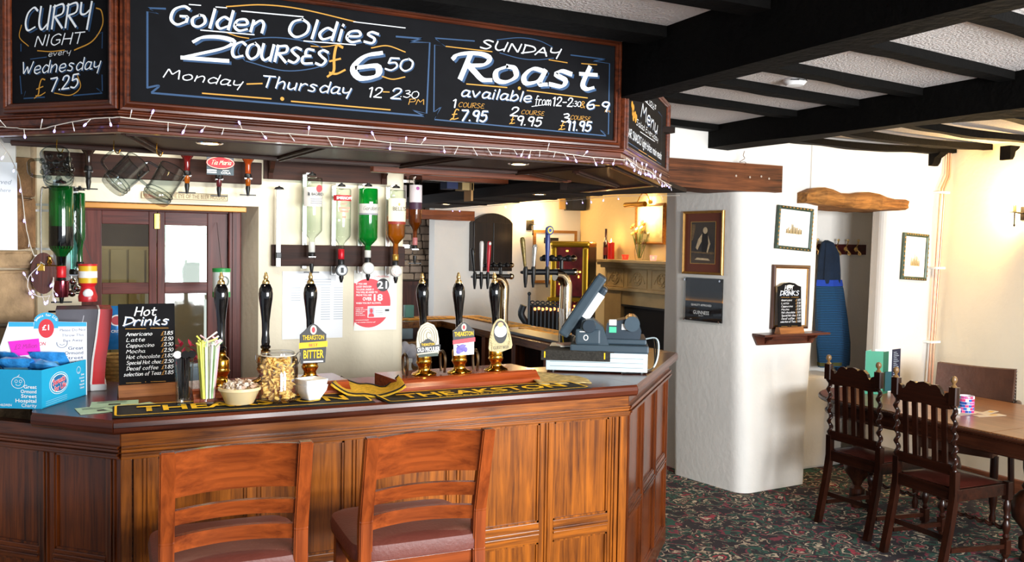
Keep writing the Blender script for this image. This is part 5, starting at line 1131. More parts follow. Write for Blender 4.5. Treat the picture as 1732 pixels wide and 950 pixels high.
B().tube(curve_pts([(0.07, 0.02, 0.075), (0.05, 0.0, 0.055), (0.02, 0, 0.045), (0.0, 0, 0.03), (0.003, 0, -0.01)], 5), 0.0035, 6).build('ribbon', mat('yellow_ribbon', '#f2d21c', 0.5), t)
B().tube([(0.008+0.012*math.cos(a), 0, 0.05+0.014*math.sin(a)) for a in [2*PI*k/16 for k in range(16)]], 0.0015, 6, closed=True).build('ring', M_CHROME, t)
# white straws standing behind the monitor
t = thing('straw_pot', 'black pot of white plastic straws behind the till screen', 'straws', (2.40, 4.10, BT), 0)
B().lathe([(0, 0), (0.035, 0), (0.04, 0.12), (0.037, 0.12), (0.032, 0.01), (0, .008)], 20).build('pot', M_BLKP, t)
for k in range(9):
    a = rnd.uniform(0, 6.28); B().tube([(0.015*math.cos(a), 0.015*math.sin(a), 0.01), (0.05*math.cos(a), 0.05*math.sin(a), 0.24+rnd.uniform(0, .03))], 0.0035, 6).build('straw', cols[1], t)
# ================================================================ BACK WALL: OPTICS, SHELF, SIGNS
M_RAIL = wood('rail_wood', '#3c1e12', '#1a0c07', 'x', 1, 0.6, 0)
def rail(name, label, x0, x1, z0, z1, y=W, th=0.03):
    t = thing(name, label, 'rail', (x0, y, z0), 0); B().box(0, x1-x0, -th, 0, 0, z1-z0, bev=0.004).build('board', M_RAIL, t); return t
rail('optic_rail', 'dark brown optic rail on the cream wall behind four spirit bottles', 0.925, 1.655, 1.578, 1.69)
rail('optic_rail', 'high dark optic rail above the glazed doors', -0.12, 0.872, 1.998, 2.11)
t = thing('wall_shelf', 'dark wooden shelf with curved brackets high on the cream wall', 'shelf', (0.875, W, 2.03))
B().box(0, 0.685, -0.15, 0, 0.125, 0.145, bev=0.004).build('shelf_board', M_RAIL, t); B().box(0.01, 0.675, -0.02, 0, 0.0, 0.125).build('back_board', M_RAIL, t)
for x in (0.03, 0.64):
    pr = [(0, 0.0), (-0.03, 0.0), (-0.04, 0.03), (-0.07, 0.05), (-0.10, 0.085), (-0.135, 0.10), (-0.135, 0.125), (0, 0.125)]
    B().faces([(x+dx, y, z) for dx in (0, 0.022) for y, z in pr], [tuple(range(7, -1, -1)), tuple(range(8, 16))]+[(i, (i+1) % 8, 8+(i+1) % 8, 8+i) for i in range(8)]).build('bracket', M_RAIL, t)
M_ALU = mat('aluminium', '#dcdcdc', 0.3, 0.8, var=0.03)
# bottle profile, upside down: z = 0 at the mouth, rising to the base
def bottle_prof(r, body, neck, rn, sh=0.05, shape='round'):
    return [(0.0, 0.0), (rn, 0), (rn, neck), (rn*1.15, neck+sh*0.15), (r*0.62, neck+sh*0.45), (r*0.93, neck+sh*0.8), (r, neck+sh), (r, neck+sh+body-0.008), (r*0.96, neck+sh+body), (r*0.5, neck+sh+body+0.002), (0.0, neck+sh+body-0.006)]
def optic(t, x=0, z=0, style='round', liq=None):
    """measure under the bottle"""
    if style == 'round':
        B().lathe([(0.013, 0.0), (0.017, -0.01), (0.017, -0.03), (0.012, -0.034)], 16, T(0, 0, z)).build('optic_collar', M_BLKP, t)
        B().lathe([(0.0, -0.012), (0.030, -0.012), (0.033, -0.006), (0.033, 0.006), (0.030, 0.012), (0.0, 0.012)], 24, T(0, -0.01, z-0.060) @ RX(90)).build('measure_case', style_col[0], t)
        B().lathe([(0.0, 0), (0.024, 0), (0.024, 0.002), (0, 0.002)], 24, T(0, -0.023, z-0.060) @ RX(90)).build('measure_window', style_col[1], t)
        B().box(-0.008, 0.008, -0.026, -0.024, z-0.074, z-0.046).build('dial_mark', style_col[2], t)
        B().lathe([(0.011, -0.085), (0.013, -0.10), (0.008, -0.118), (0.006, -0.126)], 14, T(0, -0.006, z)).build('spout', M_BLKP, t)
    else:
        B().lathe([(0.014, 0.0), (0.018, -0.008), (0.018, -0.02), (0.014, -0.024)], 16, T(0, 0, z)).build('optic_collar', M_BLKP, t)
        B().lathe([(0.014, -0.024), (0.013, -0.055), (0.010, -0.062)], 16, T(0, 0, z)).build('measure', liq or M_CLEAR, t)
        B().box(-0.020, 0.020, -0.012, 0.012, z-0.030, z-0.022, bev=0.002).build('clamp', M_CHROME, t)
        B().lathe([(0.011, -0.062), (0.012, -0.075), (0.008, -0.10), (0.006, -0.112)], 14, T(0, 0, z)).build('spout', M_BLKP, t)
        B().box(-0.040, 0.040, -0.004, 0.004, z-0.110, z-0.104, bev=0.001).build('push_bar', M_BLKP, t)
style_col = [M_BLKP, M_WHITE, M_CHROME]
def bracket(t, z0, z1, y=0.075, x=-0.02):
    B().box(x-0.012, x+0.012, y, y+0.012, z0, z1, bev=0.002).build('hanger_bar', M_ALU, t)
    B().lathe([(0.0, 0), (0.022, 0), (0.018, 0.010), (0.006, 0.014), (0.006, 0.02), (0, 0.02)], 16, T(0, 0, z1-0.01)).build('top_clamp', M_BLKP, t)
    B().box(x-0.01, x+0.01, 0.0, y+0.01, z1-0.004, z1+0.003).build('arm', M_ALU, t)
def spirit(label, x, z, r, body, neck, rn, gcol, liqcol, fill, style, y=4.56, hang=True, capm=None, cape=0.03):
    t = thing('spirit_bottle', label, 'spirit bottle', (x, y, z), 0, 'upturned spirit bottles on optics')
    pf = bottle_prof(r, body, neck, rn)
    B().lathe(pf, 26).build('bottle', gcol, t)
    H = pf[-2][1]
    if fill > 0:
        q = [(a*0.93, b_) for a, b_ in pf if b_ <= neck+0.05+body*fill]
        q = [(0.0, 0.004)]+q[1:]+[(q[-1][0], neck+0.05+body*fill), (0.0, neck+0.05+body*fill)]
        B().lathe(q, 24).build('liquid', liqcol, t)
    if capm: B().lathe([(rn+0.001, -0.002), (rn+0.002, 0.0), (rn+0.002, cape), (rn+0.0005, cape+0.002)], 18).build('neck_foil', capm, t)
    optic(t, 0, 0, style)
    if hang: bracket(t, -0.09, H+0.02)
    return t, H
def wrap(t, r, z0, z1, a0, a1, m, name='paper_label', e=0.0008):
    b = B(); n = 12; v = []; f = []
    for k in range(n+1):
        a = R(a0+(a1-a0)*k/n); v += [((r+e)*math.cos(a), (r+e)*math.sin(a), z0), ((r+e)*math.cos(a), (r+e)*math.sin(a), z1)]
    for k in range(n): f.append((2*k, 2*k+2, 2*k+3, 2*k+1))
    b.faces(v, f); b.sm = True; return b.build(name, m, t, fix=False)
M_LIQ = glass('clear_spirit', '#fdfefd', 0.9, 0.2); M_GLB = glass('pale_green_glass', '#f2f8f2', 0.45); M_GRN = mat('green_bottle_glass', '#0a8a2c', 0.05, trans=0.55, ior=1.3, coat=0.5, emit='#0a8a2c', es=0.0)
M_WHIS = mat('whisky', '#d06a14', 0.1, trans=0.6, ior=1.33, var=0.15); M_LAB = mat('label_paper', '#c6c4be', 0.55, var=0.02); M_LABC = mat('cream_label', '#efe6c8', 0.55)
# bacardi
t, H = spirit('clear rum bottle with a bat-red roundel hung highest on the optics', 1.115, 1.655, 0.053, 0.27, 0.065, 0.015, M_GLB, M_LIQ, 0.75, 'bar', capm=M_LAB, cape=0.05)
wrap(t, 0.053, 0.235, 0.335, 205, 330, M_LAB); printed('BACARDI', 0.014, M_BLACKI, t, 0.016, -0.0555, 0.292, bold=0.03, width=0.062)
plate(t, ell(0.024, 0.328, 0.015, 0.019), mat('label_red', '#c8262c', 0.5), -0.0560, 'roundel'); plate(t, [(-0.035, 0.29), (-0.024, 0.29), (-0.026, 0.305), (-0.033, 0.31)], M_BLACKI, -0.0535, 'emblem')
for k in range(3): plate(t, [(-0.02, 0.272-.011*k), (0.038, 0.272-.011*k), (0.038, 0.276-.011*k), (-0.02, 0.276-.011*k)], mat('grey_print', '#8a8a92', 0.5), -0.0553, 'text_line')
style_col = [M_BLKP, mat('pale_dial', '#cfd8dc', 0.4), M_BLACKI]
t, H = spirit('clear vodka bottle with a red foil collar and red band label', 1.272, 1.620, 0.050, 0.245, 0.075, 0.015, M_GLB, M_LIQ, 0.35, 'round', capm=mat('red_foil', '#c01826', 0.3, 0.3), cape=0.05)
wrap(t, 0.050, 0.305, 0.335, 200, 340, mat('label_red_dark', '#b5202a', 0.5)); printed('SMIRNOFF', 0.015, M_WHITE, t, 0, -0.0525, 0.312, bold=0.03, width=0.082)
for z, w_ in ((0.285, 0.03), (0.262, 0.06), (0.245, 0.045), (0.215, 0.02)): plate(t, [(-w_/2, z), (w_/2, z), (w_/2, z+0.010), (-w_/2, z+0.010)], mat('faded_red', '#c98a72', 0.5), -0.0515, 'text_line')
style_col = [M_LAB, mat('pale_dial', '#cfd8dc', 0.4), M_WHITE]
t, H = spirit('green gin bottle with a white script label', 1.418, 1.630, 0.052, 0.262, 0.055, 0.015, M_GRN, M_GRN, 0, 'round', capm=M_LAB, cape=0.035)
wrap(t, 0.052, 0.235, 0.285, 190, 350, M_LAB); wrap(t, 0.052, 0.226, 0.235, 190, 350, mat('grey_print', '#8a8a92', 0.5), 'paper_band'); plate(t, [(-0.01, 0.284), (0.01, 0.284), (0.01, 0.296), (-0.01, 0.296)], M_LAB, -0.0535, 'crest')
b = B(); chalk(b, 'Gordons', (-0.045, 0.250), (0.045, 0.252), 0.022, -0.0545, 0.07, slant=0.3, contrast=0.2); b.build('lettering', M_BLACKI, t, fix=False)
style_col = [M_LAB, M_WHIS, M_WHITE]
t, H = spirit('amber whisky bottle with a tall cream label nearest the wall end', 1.575, 1.615, 0.052, 0.245, 0.085, 0.015, M_GLB, M_WHIS, 0.42, 'round', capm=mat('gold_foil', '#b38a3c', 0.3, 0.6), cape=0.03)
wrap(t, 0.052, 0.200, 0.335, 200, 340, M_LABC); wrap(t, 0.0522, 0.195, 0.210, 198, 342, mat('tartan_red', '#8c2c22', 0.5), 'paper_band')
printed("BELL'S", 0.021, M_BLACKI, t, 0, -0.0545, 0.268, bold=0.01, width=0.074); plate(t, ell(0, 0.302, 0.006, 0.008), mat('gold_print', '#c99a3c', 0.4), -0.0545, 'emblem')
# empty hanger
t = thing('optic_bracket', 'empty white optic hanger left of the spirit bottles', 'bracket', (0.952, 4.60, 1.575))
B().box(-0.012, 0.012, 0, 0.014, 0, 0.40, bev=0.003).build('bar', M_ALU, t); B().box(-0.014, 0.014, -0.01, 0.016, 0.045, 0.075, bev=0.003).build('clip', M_BLKP, t)
B().lathe([(0.0, 0.0), (0.026, 0.0), (0.020, 0.010), (0.006, 0.014), (0, 0.02)], 18, T(0, -0.01, 0.40)).build('top_clamp', M_BLKP, t)
# two bottles hung on the wall's end
M_DKB = glass('smoky_glass', '#c8c0b8', 0.4)
for (x, y, lab, z) in ((1.775, 4.80, 'tall whisky bottle with a purple and pink label round the wall end, nearer', 1.70), (1.752, 5.0, 'whisky bottle half hidden behind its neighbour round the wall end', 1.71)):
    t, H = spirit(lab, x, z, 0.038, 0.27, 0.08, 0.013, M_DKB, M_WHIS, 0.28, 'bar', y=y, hang=False, capm=mat('pink_foil', '#b06a6a', 0.4), cape=0.04)
    wrap(t, 0.038, 0.215, 0.345, 190, 350, mat('pale_pink_label', '#d9cfd2', 0.5)); wrap(t, 0.0382, 0.205, 0.245, 190, 350, mat('plum_label', '#3e2038', 0.5), 'paper_band')
    B().box(1.675-x, 0.0, 0.03, 0.045, -0.02, 0.0).box(1.675-x, 0.0, 0.03, 0.045, 0.36, 0.375).box(1.675-x, 1.69-x, 0.03, 0.045, -0.1, 0.38).build('wall_bracket', M_ALU, t); plate(t, ell(0.0, 0.325, 0.010, 0.010), mat('mauve_print', '#a0408a', 0.5), -0.0395, 'roundel')
# inverted bottles on the high rail: only necks and measures come below the canopy
for (x, c, lab, lq) in ((0.065, '#3a2a26', 'dark optic measure at the left end of the high rail', M_BLKP), (0.500, '#7a1c1c', 'optic with a red neck just left of the oval red drink sign', M_WHIS), (0.790, '#b0481a', 'optic with an amber bottle neck just right of the oval red drink sign', M_WHIS)):
    t = thing('upturned_bottle', lab, 'spirit bottle', (x, 4.56, 2.045), 0, 'upturned bottles on the high rail')
    B().lathe(bottle_prof(0.042, 0.17, 0.045, 0.014), 22).build('bottle', mat('bottle_'+c[1:], c, 0.1, trans=0.4, var=0.1), t); optic(t, 0, 0, 'bar', lq)
t = thing('upturned_bottle', 'optic measure hanging below the oval red drink sign', 'spirit bottle', (0.650, 4.56, 2.035), 0, 'upturned bottles on the high rail')
B().lathe(bottle_prof(0.040, 0.17, 0.045, 0.014), 22).build('bottle', mat('bottle_3a2a26', '#3a2a26', 0.1, trans=0.4), t); optic(t, 0, 0, 'bar', mat('dark_red_liquid', '#5a1a20', 0.2))
t = thing('drink_sign', 'oval red drink sign on a grey plaque hanging above the door', 'sign', (0.642, 4.46, 2.045), 0)
B().box(-0.063, 0.063, 0, 0.004, -0.02, 0.08).build('plaque', mat('slate_plaque', '#3c4a52', 0.5), t)
B().prism(ell(0, 0.038, 0.066, 0.030), 0, 0.004, RX(90)).build('oval', mat('sign_red', '#c8202c', 0.4), t)
b = B(); ring(b, (0, 0.038), 0.063, 0.0275, 0.002, -0.005); chalk(b, 'Tia Maria', (-0.045, 0.028), (0.048, 0.030), 0.022, -0.0055, 0.09, slant=0.3, contrast=0.3); b.build('lettering', M_LABC, t, fix=False)
printed('WITH', 0.007, M_WHITE, t, 0.025, -0.001, -0.001, width=0.03); printed('COLA', 0.010, M_WHITE, t, 0.025, -0.001, -0.014, bold=0.02, width=0.045)
for z in (-0.012, -0.002): plate(t, [(-0.062, z), (-0.018, z), (-0.018, z+0.006), (-0.062, z+0.006)], M_WHITE, -0.0006, 'stripe')
t = thing('wooden_plaque', 'long cream plaque about the eye of the beer holder over the door', 'sign', (0.30, W-0.012, 1.907), 0)
B().box(0, 0.405, 0, 0.01, 0, 0.034, bev=0.001).build('board', mat('plaque_cream', '#d9c9a4', 0.6), t)
frame_loop(0.002, 0.403, 0.002, 0.032, [(0, 0), (0, -0.002), (0.002, -0.002), (0.002, 0)]).build('border', mat('plaque_brown', '#7d6442', 0.6), t)
printed('BEAUTY IS IN THE EYE OF THE BEER HOLDER', 0.021, mat('plaque_brown', '#7d6442', 0.6), t, 0.202, -0.001, 0.007, width=0.385)
# posters
t = thing('poster', 'red and white Challenge 21 age-check poster on the cream wall', 'poster', (1.372, W-0.003, 1.225), 0)
B().box(0, 0.245, 0, 0.0012, 0, 0.33).build('paper', mat('poster_paper', '#efeee6', 0.5, var=0), t)
M_PR = mat('poster_red', '#d92a38', 0.5, var=0)
out = [(0.0, 0.02)]+[(0.085+0.125*math.cos(R(a))*1.0, 0.15+0.135*math.sin(R(a))) for a in range(-130, 131, 8)]+[(0.0, 0.262)]
out = [(max(0.0, x), z) for x, z in out]; plate(t, out, M_PR, -0.0006, 'red_field')
plate(t, ell(0.165, 0.250, 0.036, 0.036), M_BLACKI, -0.0012, 'disc'); printed('21', 0.040, M_WHITE, t, 0.167, -0.0018, 0.231, bold=0.05, width=0.056)
printed('CHALLENGE', 0.011, M_PR, t, 0.155, -0.0012, 0.292, width=0.085)
for i, (s, w_) in enumerate((('IF YOU ARE', .06), ('LUCKY ENOUGH', .086), ('TO LOOK UNDER 21', .100), ('YOU WILL BE ASKED TO', .122), ('PROVE YOU ARE', .088))): printed(s, 0.0095, M_WHITE, t, 0.012, -0.0016, 0.252-0.0155*i, align='LEFT', bold=0.045, width=w_)
printed('OVER', 0.018, M_WHITE, t, 0.075, -0.0016, 0.165, bold=0.05, width=0.052); printed('18', 0.036, M_WHITE, t, 0.133, -0.0016, 0.163, bold=0.06, width=0.052)
printed('WHEN YOU BUY ALCOHOL.', 0.0095, M_WHITE, t, 0.012, -0.0016, 0.146, align='LEFT', bold=0.045, width=0.145)
for i, s in enumerate(('IF YOU ARE', 'UNDER 18, IT IS AN', 'OFFENCE TO BUY', 'OR ATTEMPT', 'TO BUY ALCOHOL')): printed(s, 0.0055, M_WHITE, t, 0.010, -0.0016, 0.122-0.010*i, align='LEFT', bold=0.04, width=0.003*len(s)+.012)
for i in range(2): printed(['www.passcard.org.uk', 'or ask a member of the bar staff'][i], 0.006, M_WHITE, t, 0.010, -0.0016, 0.055-0.013*i, align='LEFT', bold=0.02)
plate(t, [(0.078, 0.070), (0.215, 0.070), (0.215, 0.133), (0.078, 0.133)], M_WHITE, -0.0014, 'card'); plate(t, [(0.083, 0.073), (0.115, 0.073), (0.115, 0.126), (0.083, 0.126)], mat('photo_grey', '#b7b7c6', 0.5), -0.0018, 'photo')
plate(t, ell(0.099, 0.108, 0.009, 0.013), M_PR, -0.0022, 'portrait'); plate(t, [(0.083, 0.073), (0.115, 0.073), (0.115, 0.084), (0.105, 0.094), (0.093, 0.094), (0.083, 0.084)], M_PR, -0.0022, 'portrait')
for i in range(4): plate(t, [(0.122, 0.117-.011*i), (0.165, 0.117-.011*i), (0.165, 0.1185-.011*i), (0.122, 0.1185-.011*i)], M_BLACKI, -0.0018, 'text_line')
plate(t, [(0.178, 0.103), (0.202, 0.103), (0.202, 0.115), (0.178, 0.115)], mat('dark_print', '#333', 0.5) if False else M_BLACKI, -0.0018, 'logo_box')
t = thing('price_list', 'pale typed price list taped to the wall left of the red poster', 'poster', (0.985, W-0.003, 1.19), 0)
B().box(0, 0.325, 0, 0.0012, 0, 0.36).build('paper', mat('list_paper', '#eef0f2', 0.5, var=0), t)
b = B()
M_TG = mat('faint_print', '#a9b0bb', 0.5, var=0)
for c in range(3):
    for i in range(14 if c else 6):
        x = 0.135+0.07*c-(0.09 if c == 0 else 0); z = 0.27-0.013*i; plate(t, [(x, z), (x+0.05, z), (x+0.05, z+0.003), (x, z+0.003)], M_TG, -0.0007, 'text_line')
for i in range(3): plate(t, [(0.12, 0.315-0.014*i), (0.26, 0.315-0.014*i), (0.26, 0.319-0.014*i), (0.12, 0.319-0.014*i)], M_TG, -0.0007, 'text_line')
t = thing('paper_notice', 'white paper notice pinned to the white wall at far left', 'notice', (-0.40, 3.921, 1.655), 0)
B().box(0, 0.206, 0, 0.001, 0, 0.34).build('paper', mat('notice_paper', '#f3f4f8', 0.5, var=0), t)
printed('served', 0.018, M_TG, t, 0.150, -0.0006, 0.255, shear=0.3); printed('here', 0.014, M_TG, t, 0.165, -0.0006, 0.225, shear=0.3)

# --- green bottle group on the side wall
t, H = spirit('large dark green spirit bottle hung upside down on the far left optic', -0.045, 1.540, 0.047, 0.255, 0.08, 0.017, mat('dark_green_glass', '#0c5a20', 0.06, trans=0.35, coat=0.5, var=0.2), M_BLKP, 0, 'bar', y=4.18, hang=True, capm=mat('scarlet_foil', '#d8202a', 0.35), cape=0.045)
B().lathe([(0.0172, 0.05), (0.0200, 0.09), (0.0300, 0.105), (0.0445, 0.122), (0.0474, 0.132), (0.0474, 0.215)], 24, cap=False).build('dark_liquid', mat('dark_liquid', '#04080a', 0.08, coat=.5), t)
B().lathe([(0.0, -0.085), (0.026, -0.085), (0.030, -0.06), (0.030, -0.015), (0.0, -0.01)], 22, T(0.0, -0.01, 0)).build('chrome_measure', mat('red_chrome', '#8a3a44', 0.12, 0.9), t)
B().box(-0.05, 0.07, -0.02, 0.0, -0.150, -0.142, bev=0.002).build('push_bar', M_BLKP, t)
for q, (a, c) in enumerate(((0.045, -0.02), (0.06, -0.05), (0.04, -0.07), (-0.045, -0.03))): B().ball((a, 0.01, c), 0.016, 12).build('chrome_boss', M_CHROME, t)
B().tube(curve_pts([(-0.075, 0, -0.08), (-0.075, 0, 0.33), (-0.055, 0, 0.375), (0.0, 0, 0.378)], 6), 0.004, 8).build('wire_hanger', M_CHROME, t)
t, H = spirit('blue-white gin bottle behind the large green one', 0.002, 1.570, 0.030, 0.22, 0.06, 0.013, glass('aqua_glass', '#9fd0c8', 0.4), M_LIQ, 0, 'bar', y=4.30, hang=True); B().box(-0.155, 0.0, 0.076, 0.086, 0.05, 0.06).box(-0.155, 0.0, 0.076, 0.086, 0.25, 0.26).build('wall_bracket', M_ALU, t)
t, H = spirit('slim dark liqueur bottle rightmost of the left optic cluster', 0.028, 1.60, 0.022, 0.20, 0.06, 0.011, mat('dark_green_glass', '#0c5a20', 0.06, trans=0.35, coat=0.5), M_LIQ, 0, 'bar', y=4.42, hang=True); B().box(-0.18, 0.0, 0.076, 0.086, 0.05, 0.06).box(-0.18, 0.0, 0.076, 0.086, 0.25, 0.26).build('wall_bracket', M_ALU, t)
# wooden shield plaque with a brass tap
t = thing('wooden_plaque', 'oval dark wood plaque with a brass plate on the stone jamb', 'plaque', (-0.105, 3.93, 1.485), 0)
B().prism(ell(0, 0.08, 0.045, 0.082, 24), 0, 0.02, RX(90)).build('board', wood('plaque_wood', '#5a2a1c', '#34150d', 'z', 1, .3), t)
B().box(-0.022, 0.003, -0.026, -0.02, 0.09, 0.118, bev=0.001).build('brass_plate', M_BRASS, t); B().lathe([(0.006, 0), (0.010, 0.01), (0.005, 0.02), (0.007, 0.03), (0, 0.034)], 12, T(0.022, -0.03, 0.115)).build('brass_knob', M_BRASS, t)
B().tube([(-0.0, -0.03, 0.112), (0.055, -0.03, 0.110)], 0.0025, 6).build('brass_rod', M_BRASS, t)
# charity tins
t = thing('collection_tin', 'red and yellow collecting tin hanging by the door left of the sign', 'collecting tin', (0.055, 4.10, 1.44), 0)
B().lathe([(0.0, 0), (0.036, 0), (0.038, 0.02), (0.030, 0.045), (0.026, 0.062), (0.036, 0.078), (0, 0.078)], 24).build('base', mat('tin_red', '#d2232c', 0.35, coat=0.3), t)
B().lathe([(0.036, 0.078), (0.036, 0.152), (0, 0.152)], 24).build('drum', mat('tin_yellow', '#e8b928', 0.4), t); wrap(t, 0.036, 0.10, 0.128, 180, 360, M_WHITE, 'label'); B().lathe([(0.037, 0.15), (0.038, 0.158), (0, 0.160)], 24).build('lid', mat('tin_red', '#d2232c', 0.35), t)
B().tube([(0.02, 0, 0.158), (-0.05, 0.0, 0.34)], 0.0012, 5).build('cord', M_BLKP, t); b = B(); b.ball((0, -0.030, 0.035), 0.02, 12, (1, .5, 1)); b.build('white_badge', M_WHITE, t)
t = thing('collection_tin', 'green and white collecting tin behind the leftmost hand pump', 'collecting tin', (0.625, 4.30, 1.44), 0)
B().lathe([(0.0, 0), (0.040, 0), (0.040, 0.13), (0, 0.13)], 24).build('drum', mat('tin_pale', '#dfe8e0', 0.4), t); wrap(t, 0.040, 0.0, 0.025, 180, 360, mat('tin_green', '#2c9a4a', 0.4), 'band'); B().lathe([(0.041, 0.118), (0.042, 0.135), (0, 0.138)], 24).build('lid', mat('tin_green', '#2c9a4a', 0.4), t)
b = B(); ring(b, (0.008, 0.075), 0.018, 0.022, 0.004, -0.042); b.build('motif', mat('tin_dark', '#3a4a42', 0.5), t, fix=False); B().tube([(0.0, 0, 0.135), (0.05, 0.51, 0.36)], 0.0012, 5).build('cord', M_BLKP, t)
# back-bar cupboard worktop with the odds and ends standing on it, behind the bar
t = thing('back_counter', 'low cupboard under the glazed doors behind the bar', 'cupboard', (0.0, 4.30, 0), 0)
B().box(-0.10, 1.15, 0.02, 0.34, 0, 0.93).build('body', DK_z, t); B().box(-0.12, 1.17, 0, 0.35, 0.93, 0.96, bev=0.004).build('top', BT_x, t)
t = thing('crisp_bag', 'blue and silver crisp packet between the dispenser and the drinks board', 'crisp packet', (0.175, 4.38, 1.20), 5)
v = []; f = []
for s_ in (-1, 1):
    for i in range(7):
        for j in range(7): u = i/3-1; q = j/3-1; v.append((0.055*u, s_*0.025*(1-u**4)*(1-q**4), 0.10+0.10*q))
for s_ in range(2):
    for i in range(6):
        for j in range(6): a = s_*49+i*7+j; f.append((a, a+7, a+8, a+1))
b = B().faces(v, f); b.sm = True; b.build('packet', mat('crisp_blue', '#2f7fc4', 0.25, 0.3, var=0.3, vscale=20), t)
plate(t, ell(0.0, 0.135, 0.030, 0.026), M_WHITE, -0.0255, 'label'); plate(t, ell(0.0, 0.135, 0.024, 0.020), mat('crisp_red', '#c83a44', 0.5), -0.0262, 'emblem'); printed('CRISPS', 0.012, M_WHITE, t, 0, -0.0275, 0.08, bold=0.02)
t = thing('wicker_basket', 'straw basket under the crisp packet', 'basket', (0.175, 4.40, 0.96), 0)
b = B()
for k in range(12): b.tube([(0.075*math.cos(2*PI*q/20)*(1+.01*k), 0.06*math.sin(2*PI*q/20)*(1+.01*k), 0.01+0.018*k) for q in range(20)], 0.009, 6, closed=True)
b.build('wicker', mat('wicker', '#b38a4a', 0.8, var=0.4, vscale=60), t, kind='stuff')
t = thing('wine_bottle', 'green wine bottle with a copper foil behind the drinks board', 'wine bottle', (0.395, 4.42, 0.96), 0)
B().lathe([(0, 0), (0.036, 0), (0.037, 0.01), (0.037, 0.19), (0.030, 0.215), (0.015, 0.235), (0.0145, 0.30), (0, 0.30)], 24).build('bottle', mat('wine_green', '#26380c', 0.08, coat=0.5), t); wrap(t, 0.037, 0.06, 0.14, 190, 350, M_LAB); B().lathe([(0.0155, 0.245), (0.0155, 0.302), (0.0, 0.303)], 18).build('foil', mat('copper_foil', '#c08462', 0.3, 0.7), t)
t = thing('red_tinsel_plant', 'small red-leaved artificial plant on the back counter', 'plant', (0.50, 4.40, 0.96), 0)
B().lathe([(0, 0), (0.035, 0), (0.045, 0.09), (0, 0.09)], 20).build('pot', mat('grey_pot', '#8aa0aa', 0.5), t); b = B(); rnd = random.Random(9)
for k in range(60):
    M = T(rnd.uniform(-.07, .07), rnd.uniform(-.05, .05), 0.18+rnd.uniform(-.07, .08)) @ RZ(rnd.uniform(0, 360)) @ RX(rnd.uniform(-60, 60)); b.faces([(0, -.022, 0), (.010, 0, .003), (0, .022, 0), (-.010, 0, .003)], [(0, 1, 2, 3)], M)
b.build('leaves', mat('red_leaf', '#a8203a', 0.5, var=0.3), t, kind='stuff', fix=False)
t = thing('grey_box', 'pale blue-grey plastic tub on the back counter behind the straws', 'tub', (0.49, 4.33, 0.96), 0); B().box(0, 0.13, 0, 0.06, 0, 0.15, bev=0.01).build('tub', mat('tub_grey', '#9ab0bc', 0.5), t); B().box(-0.003, 0.133, -0.003, 0.063, 0.15, 0.165, bev=0.003).build('lid', mat('tub_lid', '#b8c6cc', 0.5), t)

# --- glass tankards hanging from the canopy
def tankard(label, loc, rx, ry, rz, dimple=False, s=1.0):
    t = thing('glass_tankard', label, 'tankard', loc, 0, 'glass tankards hung from the canopy', rot=(R(rx), R(ry), R(rz))); t.scale = (s, s, s)
    prof = [(0.0, 0.0), (0.044, 0), (0.049, 0.008), (0.050, 0.03), (0.047, 0.045), (0.050, 0.14), (0.0475, 0.14), (0.044, 0.05), (0.044, 0.020), (0.0, 0.014)]
    b = B(); b.lathe(prof, 32)
    o = b.build('glass_body', glass('tankard_glass', '#eef2f2', 0.45, 1.2), t)
    B().tube([(0.049*math.cos(2*PI*k/28), 0.049*math.sin(2*PI*k/28), 0.14) for k in range(28)], 0.0022, 6, closed=True).build('rim', glass('tankard_rim', '#d4dada', 0.45, 1.5), t)
    B().tube(curve_pts([(-0.046, 0, 0.12), (-0.085, 0, 0.118), (-0.092, 0, 0.09), (-0.088, 0, 0.05), (-0.045, 0, 0.035)], 5), 0.0055, 8).build('handle', glass('tankard_rim', '#d4dada', 0.45, 1.5), t)
    for z in (0.022, 0.036): B().tube([(0.050*math.cos(2*PI*k/28), 0.050*math.sin(2*PI*k/28), z) for k in range(28)], 0.0022, 6, closed=True).build('ring', glass('tankard_rim', '#d4dada', 0.45, 1.5), t)
    if dimple:
        for r_ in range(2):
            for k in range(8): a = 2*PI*(k+0.5*(r_ % 2))/8; b = B(); b.ball((0.047*math.cos(a), 0.047*math.sin(a), 0.06+0.035*r_), 0.012, 8, (1, 1, 1)); b.build('dimple', glass('tankard_rim', '#d4dada', 0.45, 1.5), t)
    B().tube([(-0.09, 0, 0.10), (-0.09, 0.0, 0.105)], 0.001, 4) 
    return t
tankard('glass tankard with ringed base hung second from the left, tilted to the right', (0.122, 3.385, 1.885), -18, 42, -5, s=0.95)
tankard('glass tankard hung just left of the red oval drink sign', (0.262, 3.39, 1.845), -15, 28, -5, s=0.98)
tankard('dimpled glass tankard hung leftmost under the canopy', (-0.042, 3.46, 1.895), -35, -8, 0, dimple=True, s=0.95)
# hooks the tankards hang on
for x, y in ((0.13, 3.40), (0.27, 3.40), (-0.05, 3.50)):
    hk = B().tube(curve_pts([(x, y, 2.052), (x, y, 2.02), (x+0.012, y, 2.005), (x+0.02, y, 2.02)], 5), 0.002, 6).build('hook', M_BRASS, cn)
